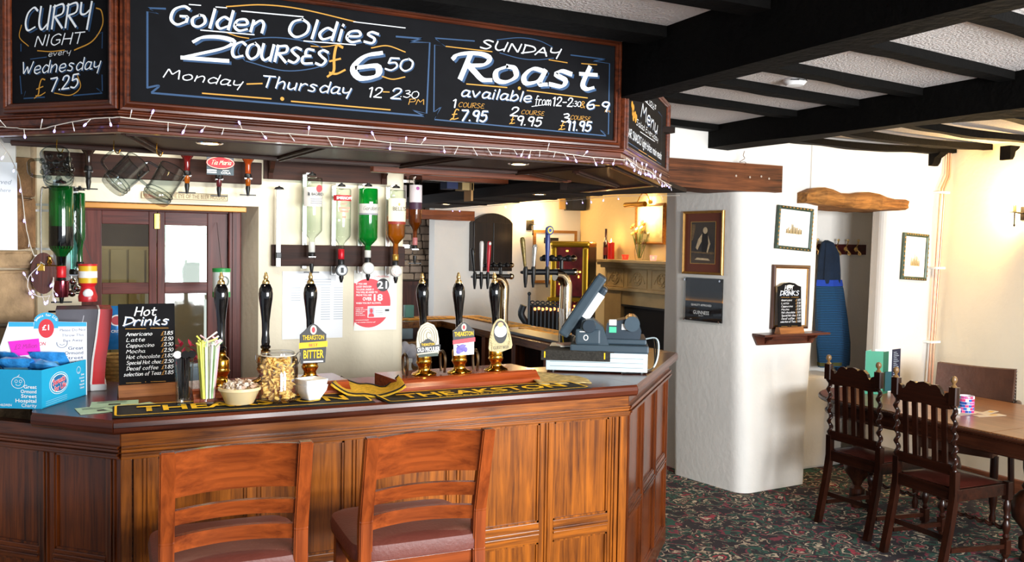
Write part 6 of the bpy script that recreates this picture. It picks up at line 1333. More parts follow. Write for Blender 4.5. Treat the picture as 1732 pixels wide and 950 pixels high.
# --- downlights
for (x, y, z, lab, pw) in ((0.435, 3.28, 2.05, 'round downlight in the canopy above the drinks board', 5), (1.69, 3.32, 2.05, 'round downlight in the canopy above the three right-hand pumps', 5), (2.83, 6.9, 2.05, 'round downlight at the far end of the rear canopy', 5), (2.78, 5.15, 2.05, 'round downlight in the rear canopy above the chrome fonts', 5)):
    t = thing('downlight', lab, 'downlight', (x, y, z), 0, 'round downlights in the canopies')
    B().lathe([(0.030, 0.002), (0.030, -0.003), (0.044, -0.003), (0.047, 0.0), (0.047, 0.002)], 28, cap=False).build('trim_ring', M_CHROME, t)
    B().lathe([(0.0, -0.0015), (0.030, -0.0015), (0.030, 0.001), (0, .001)], 24).build('lamp', glow('warm_lamp', '#ffd890', 14), t)
    l = bpy.data.lights.new('downlight_beam', 'SPOT'); l.energy = pw*2.2; l.color = (1, 0.8, 0.52); l.spot_size = R(100); l.spot_blend = 0.7; l.shadow_soft_size = 0.03
    o = bpy.data.objects.new('downlight_beam', l); C.objects.link(o); o.location = (x, y, z-0.012)
# --- fairy lights
M_WIRE = mat('pale_wire', '#d8cfc0', 0.5, var=0); M_BULB = glow('violet_white_led', '#a894ff', 4); M_BOFF = mat('clear_led', '#e6e2ea', 0.3, var=0)
def fairy(label, pts, n, seed, side, lit=0.6, grp='strings of fairy lights'):
    t = thing('string_lights', label, 'fairy lights', (0, 0, 0), 0, grp)
    P = curve_pts([Vector(p) for p in pts], 8); B().tube([tuple(p+Vector((random.uniform(-.001, .001),)*3)) for p in P], 0.0017, 6).build('wire', M_WIRE, t)
    rnd = random.Random(seed)
    for k in range(n):
        i = (k+0.5)/n*(len(P)-1); a = P[int(i)]; d_ = Vector((rnd.uniform(-.014, .014), 0, rnd.choice((-1, -1, 1))*rnd.uniform(0.016, 0.026)))+Vector(side)*0.006
        B().tube([tuple(a), tuple(a+d_)], 0.0012, 5).build('lead', M_WIRE, t)
        on = rnd.random() < lit
        B().tube([tuple(a+d_*0.8), tuple(a+d_*1.12), tuple(a+d_*1.3)], [0.0022, 0.0034, 0.0014] if on else [0.0016, 0.0018, 0.001], 7).build('bulb', M_BULB if on else M_BOFF, t)
    return t
yf = 2.945
fairy('string of violet-white fairy lights draped along the front canopy edge', [(0.13, yf-.005, 2.075), (0.35, yf, 2.068), (0.58, yf, 2.062), (0.83, yf, 2.062), (1.05, yf, 2.056), (1.28, yf, 2.060), (1.50, yf, 2.064), (1.62, yf, 2.066), (1.78, yf, 2.056), (1.975, yf-.005, 2.052)], 34, 5, (0, -1, 0))
fairy('short string of fairy lights along the left angled canopy edge', [(-0.27, 3.33, 2.065), (-0.18, 3.25, 2.056), (-0.10, 3.165, 2.046), (-0.03, 3.09, 2.060), (0.05, 3.01, 2.072), (0.13, yf-.005, 2.075)], 8, 6, (-.7, -.7, 0))
fairy('dense bunch of fairy lights along the right angled canopy edge', [(1.98, 2.94, 2.060), (2.2, 3.16, 2.048), (2.4, 3.37, 2.060), (2.6, 3.57, 2.045), (2.88, 3.84, 2.04)], 26, 7, (.7, -.7, 0), 0.8)
fairy('fairy lights falling down the stone jamb to the wooden plaque', [(-0.235, 3.30, 2.05), (-0.205, 3.6, 2.0), (-0.185, 3.90, 1.93), (-0.165, 3.92, 1.75), (-0.135, 3.92, 1.63), (-0.10, 3.90, 1.60)], 8, 8, (0, -1, 0), 0.6)
fairy('fairy lights looped in a curl under the wooden plaque', [(-0.115, 3.90, 1.60), (-0.155, 3.90, 1.55), (-0.155, 3.90, 1.50), (-0.12, 3.90, 1.475), (-0.075, 3.89, 1.485), (-0.07, 3.88, 1.55), (-0.072, 3.88, 1.46)], 12, 9, (0, -1, 0), 0.9)
fairy('sparse fairy lights along the edge of the rear canopy', [(3.18, 7.7, 2.045), (3.18, 7.0, 2.04), (3.18, 6.2, 2.045), (3.18, 5.4, 2.035), (3.18, 4.9, 2.04), (3.40, 4.45, 2.035)], 16, 10, (1, 0, 0), 0.8)
# ================================================================ BACK ROOM AND REAR BAR
M_CHR = mat('chrome_warm', '#c9b79a', 0.1, 1.0, var=0.03)
def tap(par, x, y, z, hm, tip=None, h=0.19, tilt=0, blade=0.0):
    """nozzle and tall handle at a point of the font bar"""
    B().lathe([(0.006, -0.085), (0.011, -0.05), (0.013, -0.02), (0.014, 0.02), (0.010, 0.035)], 12, T(x, y, z)).build('nozzle', M_BLKP, par)
    B().tube([(x, y, z), (x, y+0.05, z)], 0.009, 8).build('stem', M_BLKP, par)
    o = B().lathe([(0.007, 0.03), (0.009, 0.05), (0.0105, 0.09), (0.014, 0.15), (0.015, h-0.015), (0.011, h), (0, h+0.003)], 14, T(x, y, z) @ RY(tilt)).build('tap_handle', hm, par)
    if tip: B().ball(tuple((T(x, y, z) @ RY(tilt)) @ Vector((0, -0.014, h-0.015))), 0.010, 10, (1, .4, 1.3)).build('badge', tip, o)
    return o
def font(label, loc, height, taps, far, armx, basem=None):
    t = thing('beer_font', label, 'beer font', loc, 0, 'chrome beer fonts on the rear counter')
    B().lathe([(0.0, 0), (0.062, 0), (0.060, 0.008), (0.048, 0.015), (0.045, 0.03), (0, 0.03)], 24).build('base', M_CHR, t)
    B().tube(curve_pts([(0, 0, 0.02), (0, 0, height*0.45), (0.004, 0, height-0.12), (0.002, 0, height-0.05), (-0.03, 0, height-0.008), (-0.07, 0, height)], 6), 0.036, 20).build('column', M_CHR, t)
    B().tube([(armx, -0.01, height+0.015), (0.06, -0.01, height+0.015)], 0.017, 14).build('cross_bar', M_BLKP, t)
    B().ball((0.055, -0.01, height+0.015), 0.022, 12).build('end_cap', M_CHR, t)
    for (x, m_, tip, h, ti) in taps: tap(t, x, -0.02, height+0.012, m_, tip, h, ti)
    B().tube([(0.0, 0.05, height+0.0), (0.0, 0.05, height+0.09)], 0.012, 10).build('riser', M_BLKP, t)
    B().tube([(-0.14, 0.05, height+0.09), (0.09, 0.05, height+0.09)], 0.014, 12).build('far_bar', M_BLKP, t)
    for x in far: B().ball((x, 0.04, height+0.095), 0.020, 10, (1, 1.2, 1)).build('tap_knob', M_BLKP if x < 0.05 else M_CHR, t)
    return t
hs = mat('white_handle', '#e9e4e0', 0.25, 0.1); hr = mat('red_handle', '#c41c2c', 0.3); hb_ = mat('navy_handle', '#1c2f6e', 0.3); hk = mat('black_handle', '#121214', 0.3); hg = mat('silver_handle', '#b9b6b0', 0.25, 0.7)
font('chrome font with black, white and red tap handles in front of the dartboard cabinet', (2.745, 5.60, 1.10), 0.37, [(-0.235, hk, None, 0.20, -6), (-0.185, hs, None, 0.25, 0), (-0.135, hr, hs, 0.25, 2)], (-0.11, -0.06, -0.01, 0.045, 0.08), -0.24)
f2 = font('chrome font with a round yellow-badged blue tap handle beside the till', (2.575, 4.43, 1.10), 0.44, [(-0.275, mat('striped_handle', '#6a5a2c', 0.35, 0.4, var=.5, vscale=60), None, 0.20, -7), (-0.225, hg, None, 0.16, 3), (-0.135, hb_, None, 0.26, 0)], (-0.12, -0.07, -0.02, 0.04, 0.075), -0.28)
B().prism(ell(0, 0, 0.024, 0.026, 22), 0, 0.008, T(-0.135, -0.038, 0.695) @ RX(90)).build('badge', hb_, f2); B().prism(ell(0, 0, 0.016, 0.018, 22), 0, 0.003, T(-0.135, -0.046, 0.695) @ RX(90)).build('badge_ring', mat('badge_yellow', '#e0cc4a', 0.4), f2); B().prism(ell(0, 0, 0.009, 0.010, 18), 0, 0.002, T(-0.135, -0.049, 0.695) @ RX(90)).build('badge_centre', mat('badge_navy', '#2c3f8c', 0.4), f2)
# drip tray with rounded end, yellow runners
t = thing('drip_tray', 'black drip tray with a grey rounded end beside the chrome fonts', 'drip tray', (2.72, 4.62, BT), 0)
B().box(-0.05, 0.14, 0, 0.85, 0, 0.02, bev=0.005).build('tray', M_BLKP, t)
b = B(); b.prism([(-0.05, 0)]+[(0.045+0.095*math.cos(R(a)), 0.055*math.sin(R(a))) for a in range(180, -1, -15)], -0.006, 0.0, RX(90)); b.build('rounded_end', mat('slate_end', '#5c7480', 0.4, var=.1), t)
M_RUN = mat('gold_runner', '#c98a1e', 0.7, var=0.5, vscale=25, bump=0.2, bscale=100)
for (x0, y0, w_, l_, lab) in ((2.92, 4.75, 0.18, 0.95, 'gold and black runner on the rear counter nearest the till'), (2.92, 5.85, 0.18, 0.95, 'gold and black runner at the far end of the rear counter')):
    t = thing('bar_towel', lab, 'bar towel', (x0, y0, BT), 0, 'gold runners on the rear counter')
    B().box(0, w_, 0, l_, 0, 0.006, bev=0.002).build('cloth', M_RUN, t); printed('THEAKSTON', 0.08, M_BLACKI, t, 0.06, l_/2, 0.0066, bold=0.04, width=l_*.8, rot=(R(-90), 0, R(-90)))
t = thing('bar_towel', 'gold and black runner on the left arm of the rear counter', 'bar towel', (1.95, 6.60, BT), 0, 'gold runners on the rear counter')
B().box(0, 0.9, 0, 0.2, 0, 0.006, bev=0.002).build('cloth', M_RUN, t); printed('THEAKSTON', 0.08, M_BLACKI, t, 0.45, 0.06, 0.0066, bold=0.04, width=.7, rot=(R(-90), 0, 0))
# clutter under and on the rear counter
t = thing('spray_bottle', 'white spray bottle with a blue label behind the right pumps', 'spray bottle', (1.985, 5.45, 0.69), 0)
B().lathe([(0, 0), (0.038, 0), (0.04, 0.01), (0.04, 0.15), (0.015, 0.20), (0.015, 0.23), (0, 0.23)], 20).build('bottle', mat('bottle_white', '#dfe7ec', 0.4), t); wrap(t, 0.04, 0.03, 0.12, 180, 360, mat('label_teal', '#6fb8c4', 0.5)); B().box(-0.03, 0.02, -0.012, 0.012, 0.23, 0.26, bev=0.005).build('trigger_head', mat('bottle_white', '#dfe7ec', 0.4), t)
t = thing('folded_cloth', 'crumpled lilac-white cloth hanging by the wall end', 'cloth', (1.95, 5.60, 0.90), 0)
b = B(); rnd = random.Random(12)
for k in range(9): b.ball((rnd.uniform(0, .16), rnd.uniform(-.04, .04), rnd.uniform(0, .13)), rnd.uniform(0.03, 0.05), 10, (1, 1, 1.3))
b.build('cloth', mat('lilac_cloth', '#cfd0dc', 0.9, var=0.1, bump=0.6, bscale=40), t, kind='stuff')
t = thing('glass_washer', 'low dark glass-washer cabinet behind the right-hand pumps', 'cabinet', (1.88, 5.30, 0), 0)
B().box(0, 0.68, 0, 0.7, 0, 0.69, bev=0.01).build('body', mat('dark_blue_metal', '#23303a', 0.5), t); B().box(0.02, 0.66, -0.01, 0.0, 0.45, 0.66, bev=0.004).build('door', mat('dark_blue_metal_b', '#2c3a44', 0.4), t); B().box(-.005, 0.685, -0.005, 0.7, 0.69, 0.70).build('top', mat('worn_top', '#5c5048', 0.5), t)
t = thing('tea_towel', 'checked tea towel hanging over the glass-washer', 'tea towel', (2.12, 5.275, 0.72), 0)
def check_mat():
    m, nt, b = new_mat('checked_cloth'); N = nt.nodes; L = nt.links; tc = N.new('ShaderNodeTexCoord')
    br = N.new('ShaderNodeTexBrick'); br.offset = 0; br.inputs['Scale'].default_value = 30; br.inputs['Brick Width'].default_value = 0.5; br.inputs['Row Height'].default_value = 0.5; br.inputs['Mortar Size'].default_value = 0.06
    br.inputs['Color1'].default_value = lin('#ddd2cc'); br.inputs['Color2'].default_value = lin('#d2c4c4'); br.inputs['Mortar'].default_value = lin('#9a6a6a')
    sp = N.new('ShaderNodeSeparateXYZ'); cb_ = N.new('ShaderNodeCombineXYZ'); L.new(tc.outputs['Object'], sp.inputs[0]); L.new(sp.outputs['X'], cb_.inputs['X']); L.new(sp.outputs['Z'], cb_.inputs['Y'])
    L.new(cb_.outputs[0], br.inputs['Vector']); L.new(br.outputs['Color'], b.inputs['Base Color']); b.inputs['Roughness'].default_value = 0.95; return m
b = B(); v = []; f = []
for i in range(25):
    x = 0.42*i/24; yv = 0.006*math.sin(i*1.1); v += [(x, 0.25, 0.006), (x, -0.002+yv*.3, 0.006), (x, -0.012+yv, -0.14)]
for i in range(24):
    for j in range(2): a = 3*i+j; f.append((a, a+3, a+4, a+1))
b.faces(v, f); b.sm = True; b.build('cloth', check_mat(), t, fix=False)
t = thing('cardboard_box', 'plain cardboard box under the far rear counter', 'box', (2.1, 6.30, 0.55), 0)
B().box(0, 0.38, 0, 0.2, 0, 0.40, bev=0.003).build('box', mat('cardboard', '#b08a62', 0.8, var=.08), t)
t = thing('counter_flap_end', 'grey-blue end panel of the rear counter by the wall end', 'panel', (1.98, 6.40, 0.97), 0)
B().box(0, 0.38, 0, 0.04, 0, 0.08, bev=0.004).build('panel', mat('grey_blue', '#6d8088', 0.5), t)
t = thing('red_box', 'red triangular carton behind the pump with the arched cream clip', 'carton', (2.28, 6.05, 0.90), 0)
B().prism([(0, 0), (0.10, 0), (0.10, 0.06)], 0, 0.11, T(0, 0, 0.02) @ RX(90) @ Matrix.Diagonal((1, 2.2, 1, 1))).build('carton', mat('carton_red', '#a01c28', 0.4), t)
t = thing('green_box', 'small teal box standing against the dark dado', 'box', (2.42, 6.75, BT+0.006), 0)
B().box(0, 0.075, 0, 0.05, 0, 0.10, bev=0.002).build('box', mat('teal_card', '#3f7a6c', 0.5), t)
# gantry odds and ends
def gbox(lab, x0, x1, z0, z1, col, y=5.38):
    t = thing('gantry_box', lab, 'box', (x0, y, z0), 0, 'boxes hung on the bar gantry'); B().box(0, x1-x0, 0, 0.12, 0, z1-z0, bev=0.002).build('box', mat('gbox_'+col[1:], col, 0.6, var=.1), t)
gbox('cream card box at the left of the bar gantry', 2.055, 2.085, 1.985+.14, 2.24, '#a58a5c'); gbox('cream box marked with a figure on the bar gantry', 2.10, 2.150, 2.125, 2.20, '#c0a474'); gbox('plain tan box beside the marked one on the gantry', 2.155, 2.195, 2.125, 2.20, '#b89464')
gbox('deep blue box file hanging in the bar gantry', 2.21, 2.29, 2.075, 2.16, '#0e2050'); gbox('pair of cream booklets right of the blue box on the gantry', 2.32, 2.375, 2.07, 2.15, '#b89a64'); gbox('tan booklet beside the pair on the gantry', 2.38, 2.405, 2.07, 2.15, '#a8844c'); gbox('narrow hanging strip of pale wood at the right of the gantry', 2.385, 2.40, 2.00, 2.12, '#b8884c')
# dartboard cabinet
t = thing('dartboard_cabinet', 'closed black dartboard cabinet with arched top on the back-room wall', 'dartboard cabinet', (3.665, 8.30, 1.44), 0)
def arch(x0, x1, z0, zs, zt, n=16): return [(x0, z0), (x1, z0), (x1, zs)]+[(x1-(x1-x0)*k/n, zs+(zt-zs)*(math.sin(PI*k/n)**0.7 if 0 < k < n else 0)) for k in range(1, n)]+[(x0, zs)]
MBD = wood('black_stained', '#241710', '#100a07', 'z', 1, .5)
B().prism(arch(0, 0.455, 0, 0.50, 0.60), 0, 0.09, RX(90)).build('case', MBD, t)
for x0, x1 in ((0.01, 0.224), (0.231, 0.445)): B().box(x0, x1, -0.102, -0.09, 0.012, 0.50, bev=0.003).build('door', MBD, t)
# notice board, sconce, speaker
t = thing('notice_board', 'wood-framed white notice board behind the tall gaming machine', 'notice board', (4.42, 8.30, 1.32), 0)
frame_loop(0.02, 0.50, 0.02, 0.53, [(0, 0), (0, -0.02), (0.03, -0.022), (0.03, 0)]).build('frame', wood('pine', '#c08a4a', '#8a5c2c', 'x', 1, .5), t); B().box(0.02, 0.50, -0.012, -0.002, 0.02, 0.53).build('board', M_WHITE, t); plate(t, [(0.12, 0.42), (0.30, 0.42), (0.30, 0.48), (0.12, 0.48)], M_BLACKI, -0.013, 'label')
def sconce(name, label, loc, rz, s=1, power=12, arm=0.09):
    t = thing(name, label, 'wall lamp', loc, rz)
    IR = mat('wrought_iron', '#1a1614', 0.5, 0.6)
    B().box(-0.03*s, 0.03*s, -0.012, 0, -0.05*s, 0.05*s, bev=0.003).build('back_plate', IR, t)
    B().tube(curve_pts([(0, -0.01, 0), (0, -arm*0.5, 0.0), (0, -arm, 0.005)], 4), 0.006*s, 8).build('arm', IR, t)
    B().lathe([(0.0, -0.10*s), (0.006*s, -0.095*s), (0.007*s, -0.085*s), (0.004*s, -0.08*s), (0.0055*s, 0.0), (0.032*s, 0.002), (0.034*s, 0.006), (0.012*s, 0.008)], 18, T(0, -arm, 0)).build('drip_pan', IR, t)
    B().lathe([(0.012*s, 0.006), (0.012*s, 0.055*s), (0, 0.055*s)], 14, T(0, -arm, 0)).build('candle_sleeve', mat('aged_sleeve', '#4a3a24', 0.6), t)
    B().lathe([(0.004*s, 0.055*s), (0.010*s, 0.075*s), (0.008*s, 0.095*s), (0.001, 0.115*s)], 14, T(0, -arm, 0)).build('candle_bulb', glow('candle_bulb_glow', '#ffd28a', 18), t)
    w = t.matrix_basis @ Vector((0, -arm-0.03, 0.13*s)); M = Matrix.Translation(loc) @ Matrix.Rotation(R(rz), 4, 'Z'); w = M @ Vector((0, -arm-0.01, 0.085*s))
    point_light('sconce_light', tuple(w), power, (1, 0.64, 0.24), 0.03)
    return t
sconce('wall_sconce', 'iron candle sconce glowing on the back-room wall beside the dartboard cabinet', (4.36, 8.30, 1.93), 0, 1.1, 12)
sconce('wall_sconce', 'wrought iron candle sconce on the warm right-hand wall', (6.125, 3.985, 1.995), -90, 1.0, 24, 0.12)
t = thing('speaker', 'black wall speaker high in the corner of the back room', 'speaker', (4.86, 8.20, 2.10), -20)
B().box(-0.10, 0.12, -0.05, 0.08, 0, 0.16, bev=0.006).build('case', mat('speaker_black', '#141414', 0.6), t); B().box(-0.03, 0.10, -0.056, -0.05, 0.01, 0.15).build('grille', M_BLACKI, t); B().box(-0.16, -0.10, -0.02, 0.06, 0.01, 0.15).build('bracket', mat('pine_bracket', '#a8854c', 0.6), t)
# gaming machine
gm = thing('gaming_machine', 'tall gold-edged gaming machine with red lights in the back room', 'gaming machine', (4.36, 7.42, 0.0), -45)
MG = mat('gold_trim', '#b89028', 0.25, 0.8, var=.05)
B().box(-0.19, 0.19, 0.0, 0.34, 0, 1.72, bev=0.02).build('cabinet', mat('machine_black', '#0c0b0c', 0.4), gm)
B().box(-0.20, 0.20, -0.02, 0.30, 1.70, 1.76, bev=0.02).build('top_cap', MG, gm)
for x in (-0.19, 0.13): B().box(x, x+0.06, -0.03, 0.0, 0.9, 1.70, bev=0.015).build('gold_edge', MG, gm)
MF = mat('machine_face', '#5a1a22', 0.25, var=0.5, vscale=9, coat=.5)
B().box(-0.13, 0.13, -0.012, 0.0, 1.22, 1.70).build('upper_panel', MF, gm); B().box(-0.13, 0.13, -0.02, 0.0, 0.72, 1.2).build('lower_panel', MF, gm); B().box(-0.20, 0.20, -0.10, 0.0, 1.17, 1.21, bev=0.01).build('button_shelf', MG, gm)
rnd = random.Random(21); cl = [glow('lamp_red', '#ff2a2a', 3), glow('lamp_amber', '#ffa040', 3), glow('lamp_yellow', '#ffd24a', 3)]
for k in range(34):
    x = rnd.uniform(-.12, .10); z = rnd.choice((rnd.uniform(1.25, 1.66), rnd.uniform(0.8, 1.15))); w_ = rnd.uniform(.008, .022); B().box(x, x+w_, -0.026, -0.012, z, z+rnd.uniform(.01, .025), bev=0.002).build('lamp', rnd.choice(cl), gm)
# iron fire basket
t = thing('fire_basket', 'black cast-iron fire basket with turned finials and orange machine lights behind', 'fire basket', (3.62, 6.57, 0.95), -40)
IR = mat('cast_iron', '#2a2e32', 0.5, 0.5, var=.2)
for x in (-0.14, 0.14): B().tube([(x, 0, 0), (x, 0, 0.33)], 0.011, 8).build('post', IR, t); B().ball((x, 0, 0.345), 0.017, 10).build('finial', IR, t)
for k in range(7): B().tube([(-0.105+0.035*k, 0, 0.02), (-0.105+0.035*k, 0, 0.245)], 0.007, 6).build('bar', IR, t)
B().box(-0.14, 0.14, -0.008, 0.008, 0.235, 0.252, bev=.003).build('top_rail', IR, t); B().box(-0.14, 0.14, -0.008, 0.008, 0.01, 0.028, bev=.003).build('bottom_rail', IR, t)
for k in range(6): B().tube([(-0.11+0.045*k+0.017*math.cos(a), 0, 0.27+0.013*math.sin(a)) for a in [2*PI*q/12 for q in range(12)]], 0.006, 6, closed=True).build('scroll', IR, t)
B().tube(curve_pts([(-0.2, 0.05, 0.24), (-0.22, 0.05, 0.16), (-0.17, 0.05, 0.08), (-0.14, 0.05, 0.0)], 4), [0.03]*13, 12).build('round_side', IR, t)
for k in range(7): B().ball((-0.10+0.034*k, 0.06, 0.21+0.006*(k % 2)), 0.014, 8).build('orange_light', glow('orange_glow', '#ff8a4a', 2.2), t)  # glowing balls standing for the gaming machine's orange lights
B().box(-0.15, 0.15, 0.08, 0.2, 0.0, 0.24).build('fire_back', mat('near_black', '#120e0d', 0.9), t); B().box(-0.16, 0.16, -0.02, 0.2, -0.95, 0.0, bev=0.01).build('stand', mat('near_black', '#120e0d', 0.9), t)
# fireplace on the far right wall (faces -X): local frame x runs towards -Y
fp = thing('fireplace', 'carved cream stone fireplace with a deep mantelshelf and dark opening', 'fireplace', (5.0, 7.72, 0), -90)
MS = mat('mantel_stone', '#b59c70', 0.6, var=0.1, bump=.2)
B().box(0.0, 1.75, -0.20, 0, 1.555, 1.585, bev=0.006).build('mantelshelf', MS, fp); B().box(0.03, 1.72, -0.16, 0, 1.53, 1.556, bev=.006).build('shelf_moulding', MS, fp); B().box(0.05, 1.70, -0.13, 0, 1.50, 1.532, bev=0.006).build('shelf_moulding', MS, fp)
B().box(0.08, 1.67, -0.09, 0, 1.30, 1.50).build('frieze', MS, fp); B().box(0.06, 1.69, -0.12, 0, 1.275, 1.305, bev=.006).build('frieze_moulding', MS, fp)
for x in (0.08, 1.35): B().box(x, x+0.30, -0.09, 0, 0, 1.275).build('pilaster', MS, fp)
B().box(0.38, 1.35, -0.08, 0, 1.13, 1.275).build('inner_head', MS, fp); B().box(0.42, 1.32, -0.07, -0.02, 0, 1.13).build('opening', mat('near_black', '#120e0d', 0.9), fp); B().box(0.36, 1.36, -0.085, -0.075, 1.12, 1.14).build('dark_surround', M_BLACKI, fp)  # near-black slab fills the opening, no recess modelled
def carved(x0, x1):
    frame_loop(x0, x1, 1.32, 1.485, [(0, -0.088), (0, -0.094), (0.007, -0.096), (0.007, -0.088)]).build('panel_border', MS, fp)
    xc = (x0+x1)/2
    for rr in (0.062, 0.030): B().tube([(xc+rr*1.15*math.cos(a), -0.093, 1.402+rr*math.sin(a)) for a in [2*PI*k/24 for k in range(24)]], 0.006, 6, closed=True).build('carved_ring', MS, fp)
    b = B()
    for k in range(8): a = 2*PI*k/8; b.ball((xc+0.046*1.1*math.cos(a), -0.092, 1.402+0.046*math.sin(a)), 0.010, 8, (1, .6, 1))
    b.build('carved_leaves', MS, fp, kind='stuff')
    for s_ in (-1, 1):
        for k in range(4): B().ball((xc+s_*(0.085+0.012*k), -0.092, 1.42-0.017*k), 0.009, 8, (1, .5, 1.4)).build('carved_leaf', MS, fp)
carved(0.12, 0.42); carved(0.50, 0.82); carved(0.90, 1.22)
def mantel_item(name, label, cat, along, grp=None, depth=0.10): return thing(name, label, cat, (5.0-depth, 7.72-along, 1.586), -90, grp)
def candle(label, along, r, h, flame=True):
    t = mantel_item('candle', label, 'candle', along, 'red candles on the mantelshelf'); B().lathe([(0, 0), (r, 0), (r, h-.004), (r-.004, h), (0, h-.006)], 20).build('wax', mat('red_wax', '#b01414', 0.4, coat=.2, emit='#ff2000', es=0.05), t)
    if flame: B().lathe([(0.0005, h), (0.007, h+0.010), (0.005, h+0.024), (0.0005, h+0.042)], 12).build('flame', glow('flame', '#ffc95a', 14), t); p = t.location; point_light('candle_flame_light', (p.x-0.05, p.y, p.z+h+0.06), 0.8, (1, .6, .25), 0.01)
candle('tall red pillar candle burning at the left of the mantelshelf', 0.20, 0.035, 0.17)
candle('red pillar candle burning at the right of the mantelshelf', 1.20, 0.040, 0.17)
t = mantel_item('glass_bottle', 'slim dark bottle beside the left red candle', 'bottle', 0.10); B().lathe([(0, 0), (0.026, 0), (0.026, 0.17), (0.012, 0.20), (0.012, 0.31), (0, 0.31)], 18).build('bottle', mat('dark_bottle', '#2a120c', 0.1, coat=.4), t); wrap(t, 0.026, 0.04, 0.12, 180, 360, mat('maroon_label', '#6a1c1c', 0.5))
for (al, lab, c) in ((0.46, 'small glowing red tealight glass left of the vase', '#e8402a'), (0.93, 'small pink tealight glass right of the vase', '#e89a8a')):
    t = mantel_item('tealight_holder', lab, 'candle', al, 'tealights on the mantelshelf'); B().lathe([(0, 0), (0.028, 0), (0.036, 0.05), (0.033, 0.05), (0.026, 0.006), (0, .006)], 20).build('cup', mat('cup'+c[1:], c, 0.2, trans=.3, emit=c, es=0.5), t); B().ball((0, 0, 0.028), 0.010, 8).build('flame', glow('flame', '#ffc95a', 14), t)
t = mantel_item('flower_vase', 'clear glass vase of orange, yellow and pink flowers on the mantelshelf', 'vase', 0.70)
B().lathe([(0, 0), (0.035, 0), (0.045, 0.03), (0.050, 0.09), (0.038, 0.16), (0.055, 0.20), (0.052, 0.20), (0.036, 0.16), (0, .01)], 24).build('vase', M_CLEAR, t); rnd = random.Random(5)
M_LF = mat('leaf_green', '#6a8a34', 0.6, var=.3); fl = [mat('flower_orange', '#f08a3a', 0.6), mat('flower_yellow', '#f6dc6a', 0.6), mat('flower_pink', '#e8787a', 0.6), mat('flower_cream', '#f8ecc0', 0.6)]
for k in range(18):
    a = rnd.uniform(0, 6.28); r = rnd.uniform(0.02, .10); z = 0.36-r*0.9+rnd.uniform(-.03, .04)
    B().tube([(r*.15*math.cos(a), r*.15*math.sin(a), 0.02), (r*math.cos(a), r*math.sin(a), z)], 0.0022, 5).build('stem', M_LF, t)
    b = B(); b.ball((r*math.cos(a), r*math.sin(a), z), 0.011, 8, (1, 1, .7))
    for q in range(6): an = q*PI/3; b.ball((r*math.cos(a)+.013*math.cos(an), r*math.sin(a)+.013*math.sin(an)*.6, z+.010*math.sin(an)), 0.009, 6)
    b.build('flower', rnd.choice(fl), t, kind='stuff')
for k in range(6): B().lathe([(0, 0), (0.016, 0), (0.016, 0.012), (0, 0.012)], 14, T(0.98+0.035*k-.35*(k > 4), 0.0, 0)).build('x', M_WHITE, t) if False else None
# picture with brass picture light over the mantel
t = thing('framed_picture', 'gilt-framed landscape over the mantelshelf lit by a brass lamp', 'picture', (4.985, 7.19, 1.74), -90)
frame_loop(0.025, 0.455, 0.025, 0.365, [(0, -0.008), (0, -0.03), (0.012, -0.036), (0.025, -0.028), (0.025, -0.008)]).build('frame', wood('gilt_oak', '#a06a2c', '#6a3f18', 'x', 1, .4), t)
def paint_mat(name, top, mid, low):
    m, nt, b = new_mat(name); N = nt.nodes; L = nt.links; tc = N.new('ShaderNodeTexCoord'); sp = N.new('ShaderNodeSeparateXYZ'); L.new(tc.outputs['Generated'], sp.inputs[0])
    no = N.new('ShaderNodeTexNoise'); no.inputs['Scale'].default_value = 7; no.inputs['Detail'].default_value = 6; L.new(tc.outputs['Generated'], no.inputs['Vector'])
    ad = N.new('ShaderNodeMath'); ad.operation = 'MULTIPLY_ADD'; ad.inputs[1].default_value = 0.5; L.new(no.outputs['Fac'], ad.inputs[0]); L.new(sp.outputs['Z'], ad.inputs[2]); cr = N.new('ShaderNodeValToRGB'); e = cr.color_ramp.elements
    e[0].position = 0.35; e[0].color = lin(low); e[1].position = 1.0; e[1].color = lin(top); k = e.new(0.62); k.color = lin(mid); L.new(ad.outputs[0], cr.inputs[0]); L.new(cr.outputs[0], b.inputs['Base Color']); b.inputs['Roughness'].default_value = 0.5; return m
B().box(0.025, 0.455, -0.016, -0.008, 0.025, 0.365).build('canvas', paint_mat('landscape', '#f2e6bc', '#e2cf92', '#b09a5c'), t)
t = thing('picture_light', 'brass picture light over the gilt-framed landscape', 'lamp', (4.985, 6.98, 2.12), -90)
B().tube([(-0.20, -0.15, 0.0), (0.13, -0.15, 0.0)], 0.025, 16).build('shade', mat('aged_brass', '#9c7228', 0.3, 1.0), t); B().tube(curve_pts([(0, 0, 0.03), (0, -0.04, 0.10), (0, -0.10, 0.10), (0, -0.15, 0.02)], 6), 0.005, 8).build('arm', M_BRASS, t); B().lathe([(0, 0), (0.02, 0), (0.02, 0.01), (0, 0.012)], 14, T(0, 0, 0.03) @ RX(90)).build('mount', M_BRASS, t)
area_light('picture_lamp_light', (4.83, 6.98, 2.09), (4.98, 6.98, 1.95), 0.05, 0.30, 2.6, (1, 0.8, 0.45))
area_light('bar_wall_fill', (0.9, 4.25, 2.27), (0.95, 4.6, 1.6), 1.5, 0.05, 4, (1, 0.93, 0.82))  # unseen fill added to brighten the wall behind the bar
area_light('back_room_fill', (3.9, 6.9, 2.45), (4.0, 7.3, 0), 0.5, 0.5, 2.5, (1, 0.85, 0.62))  # soft unseen overhead fill added for the back room
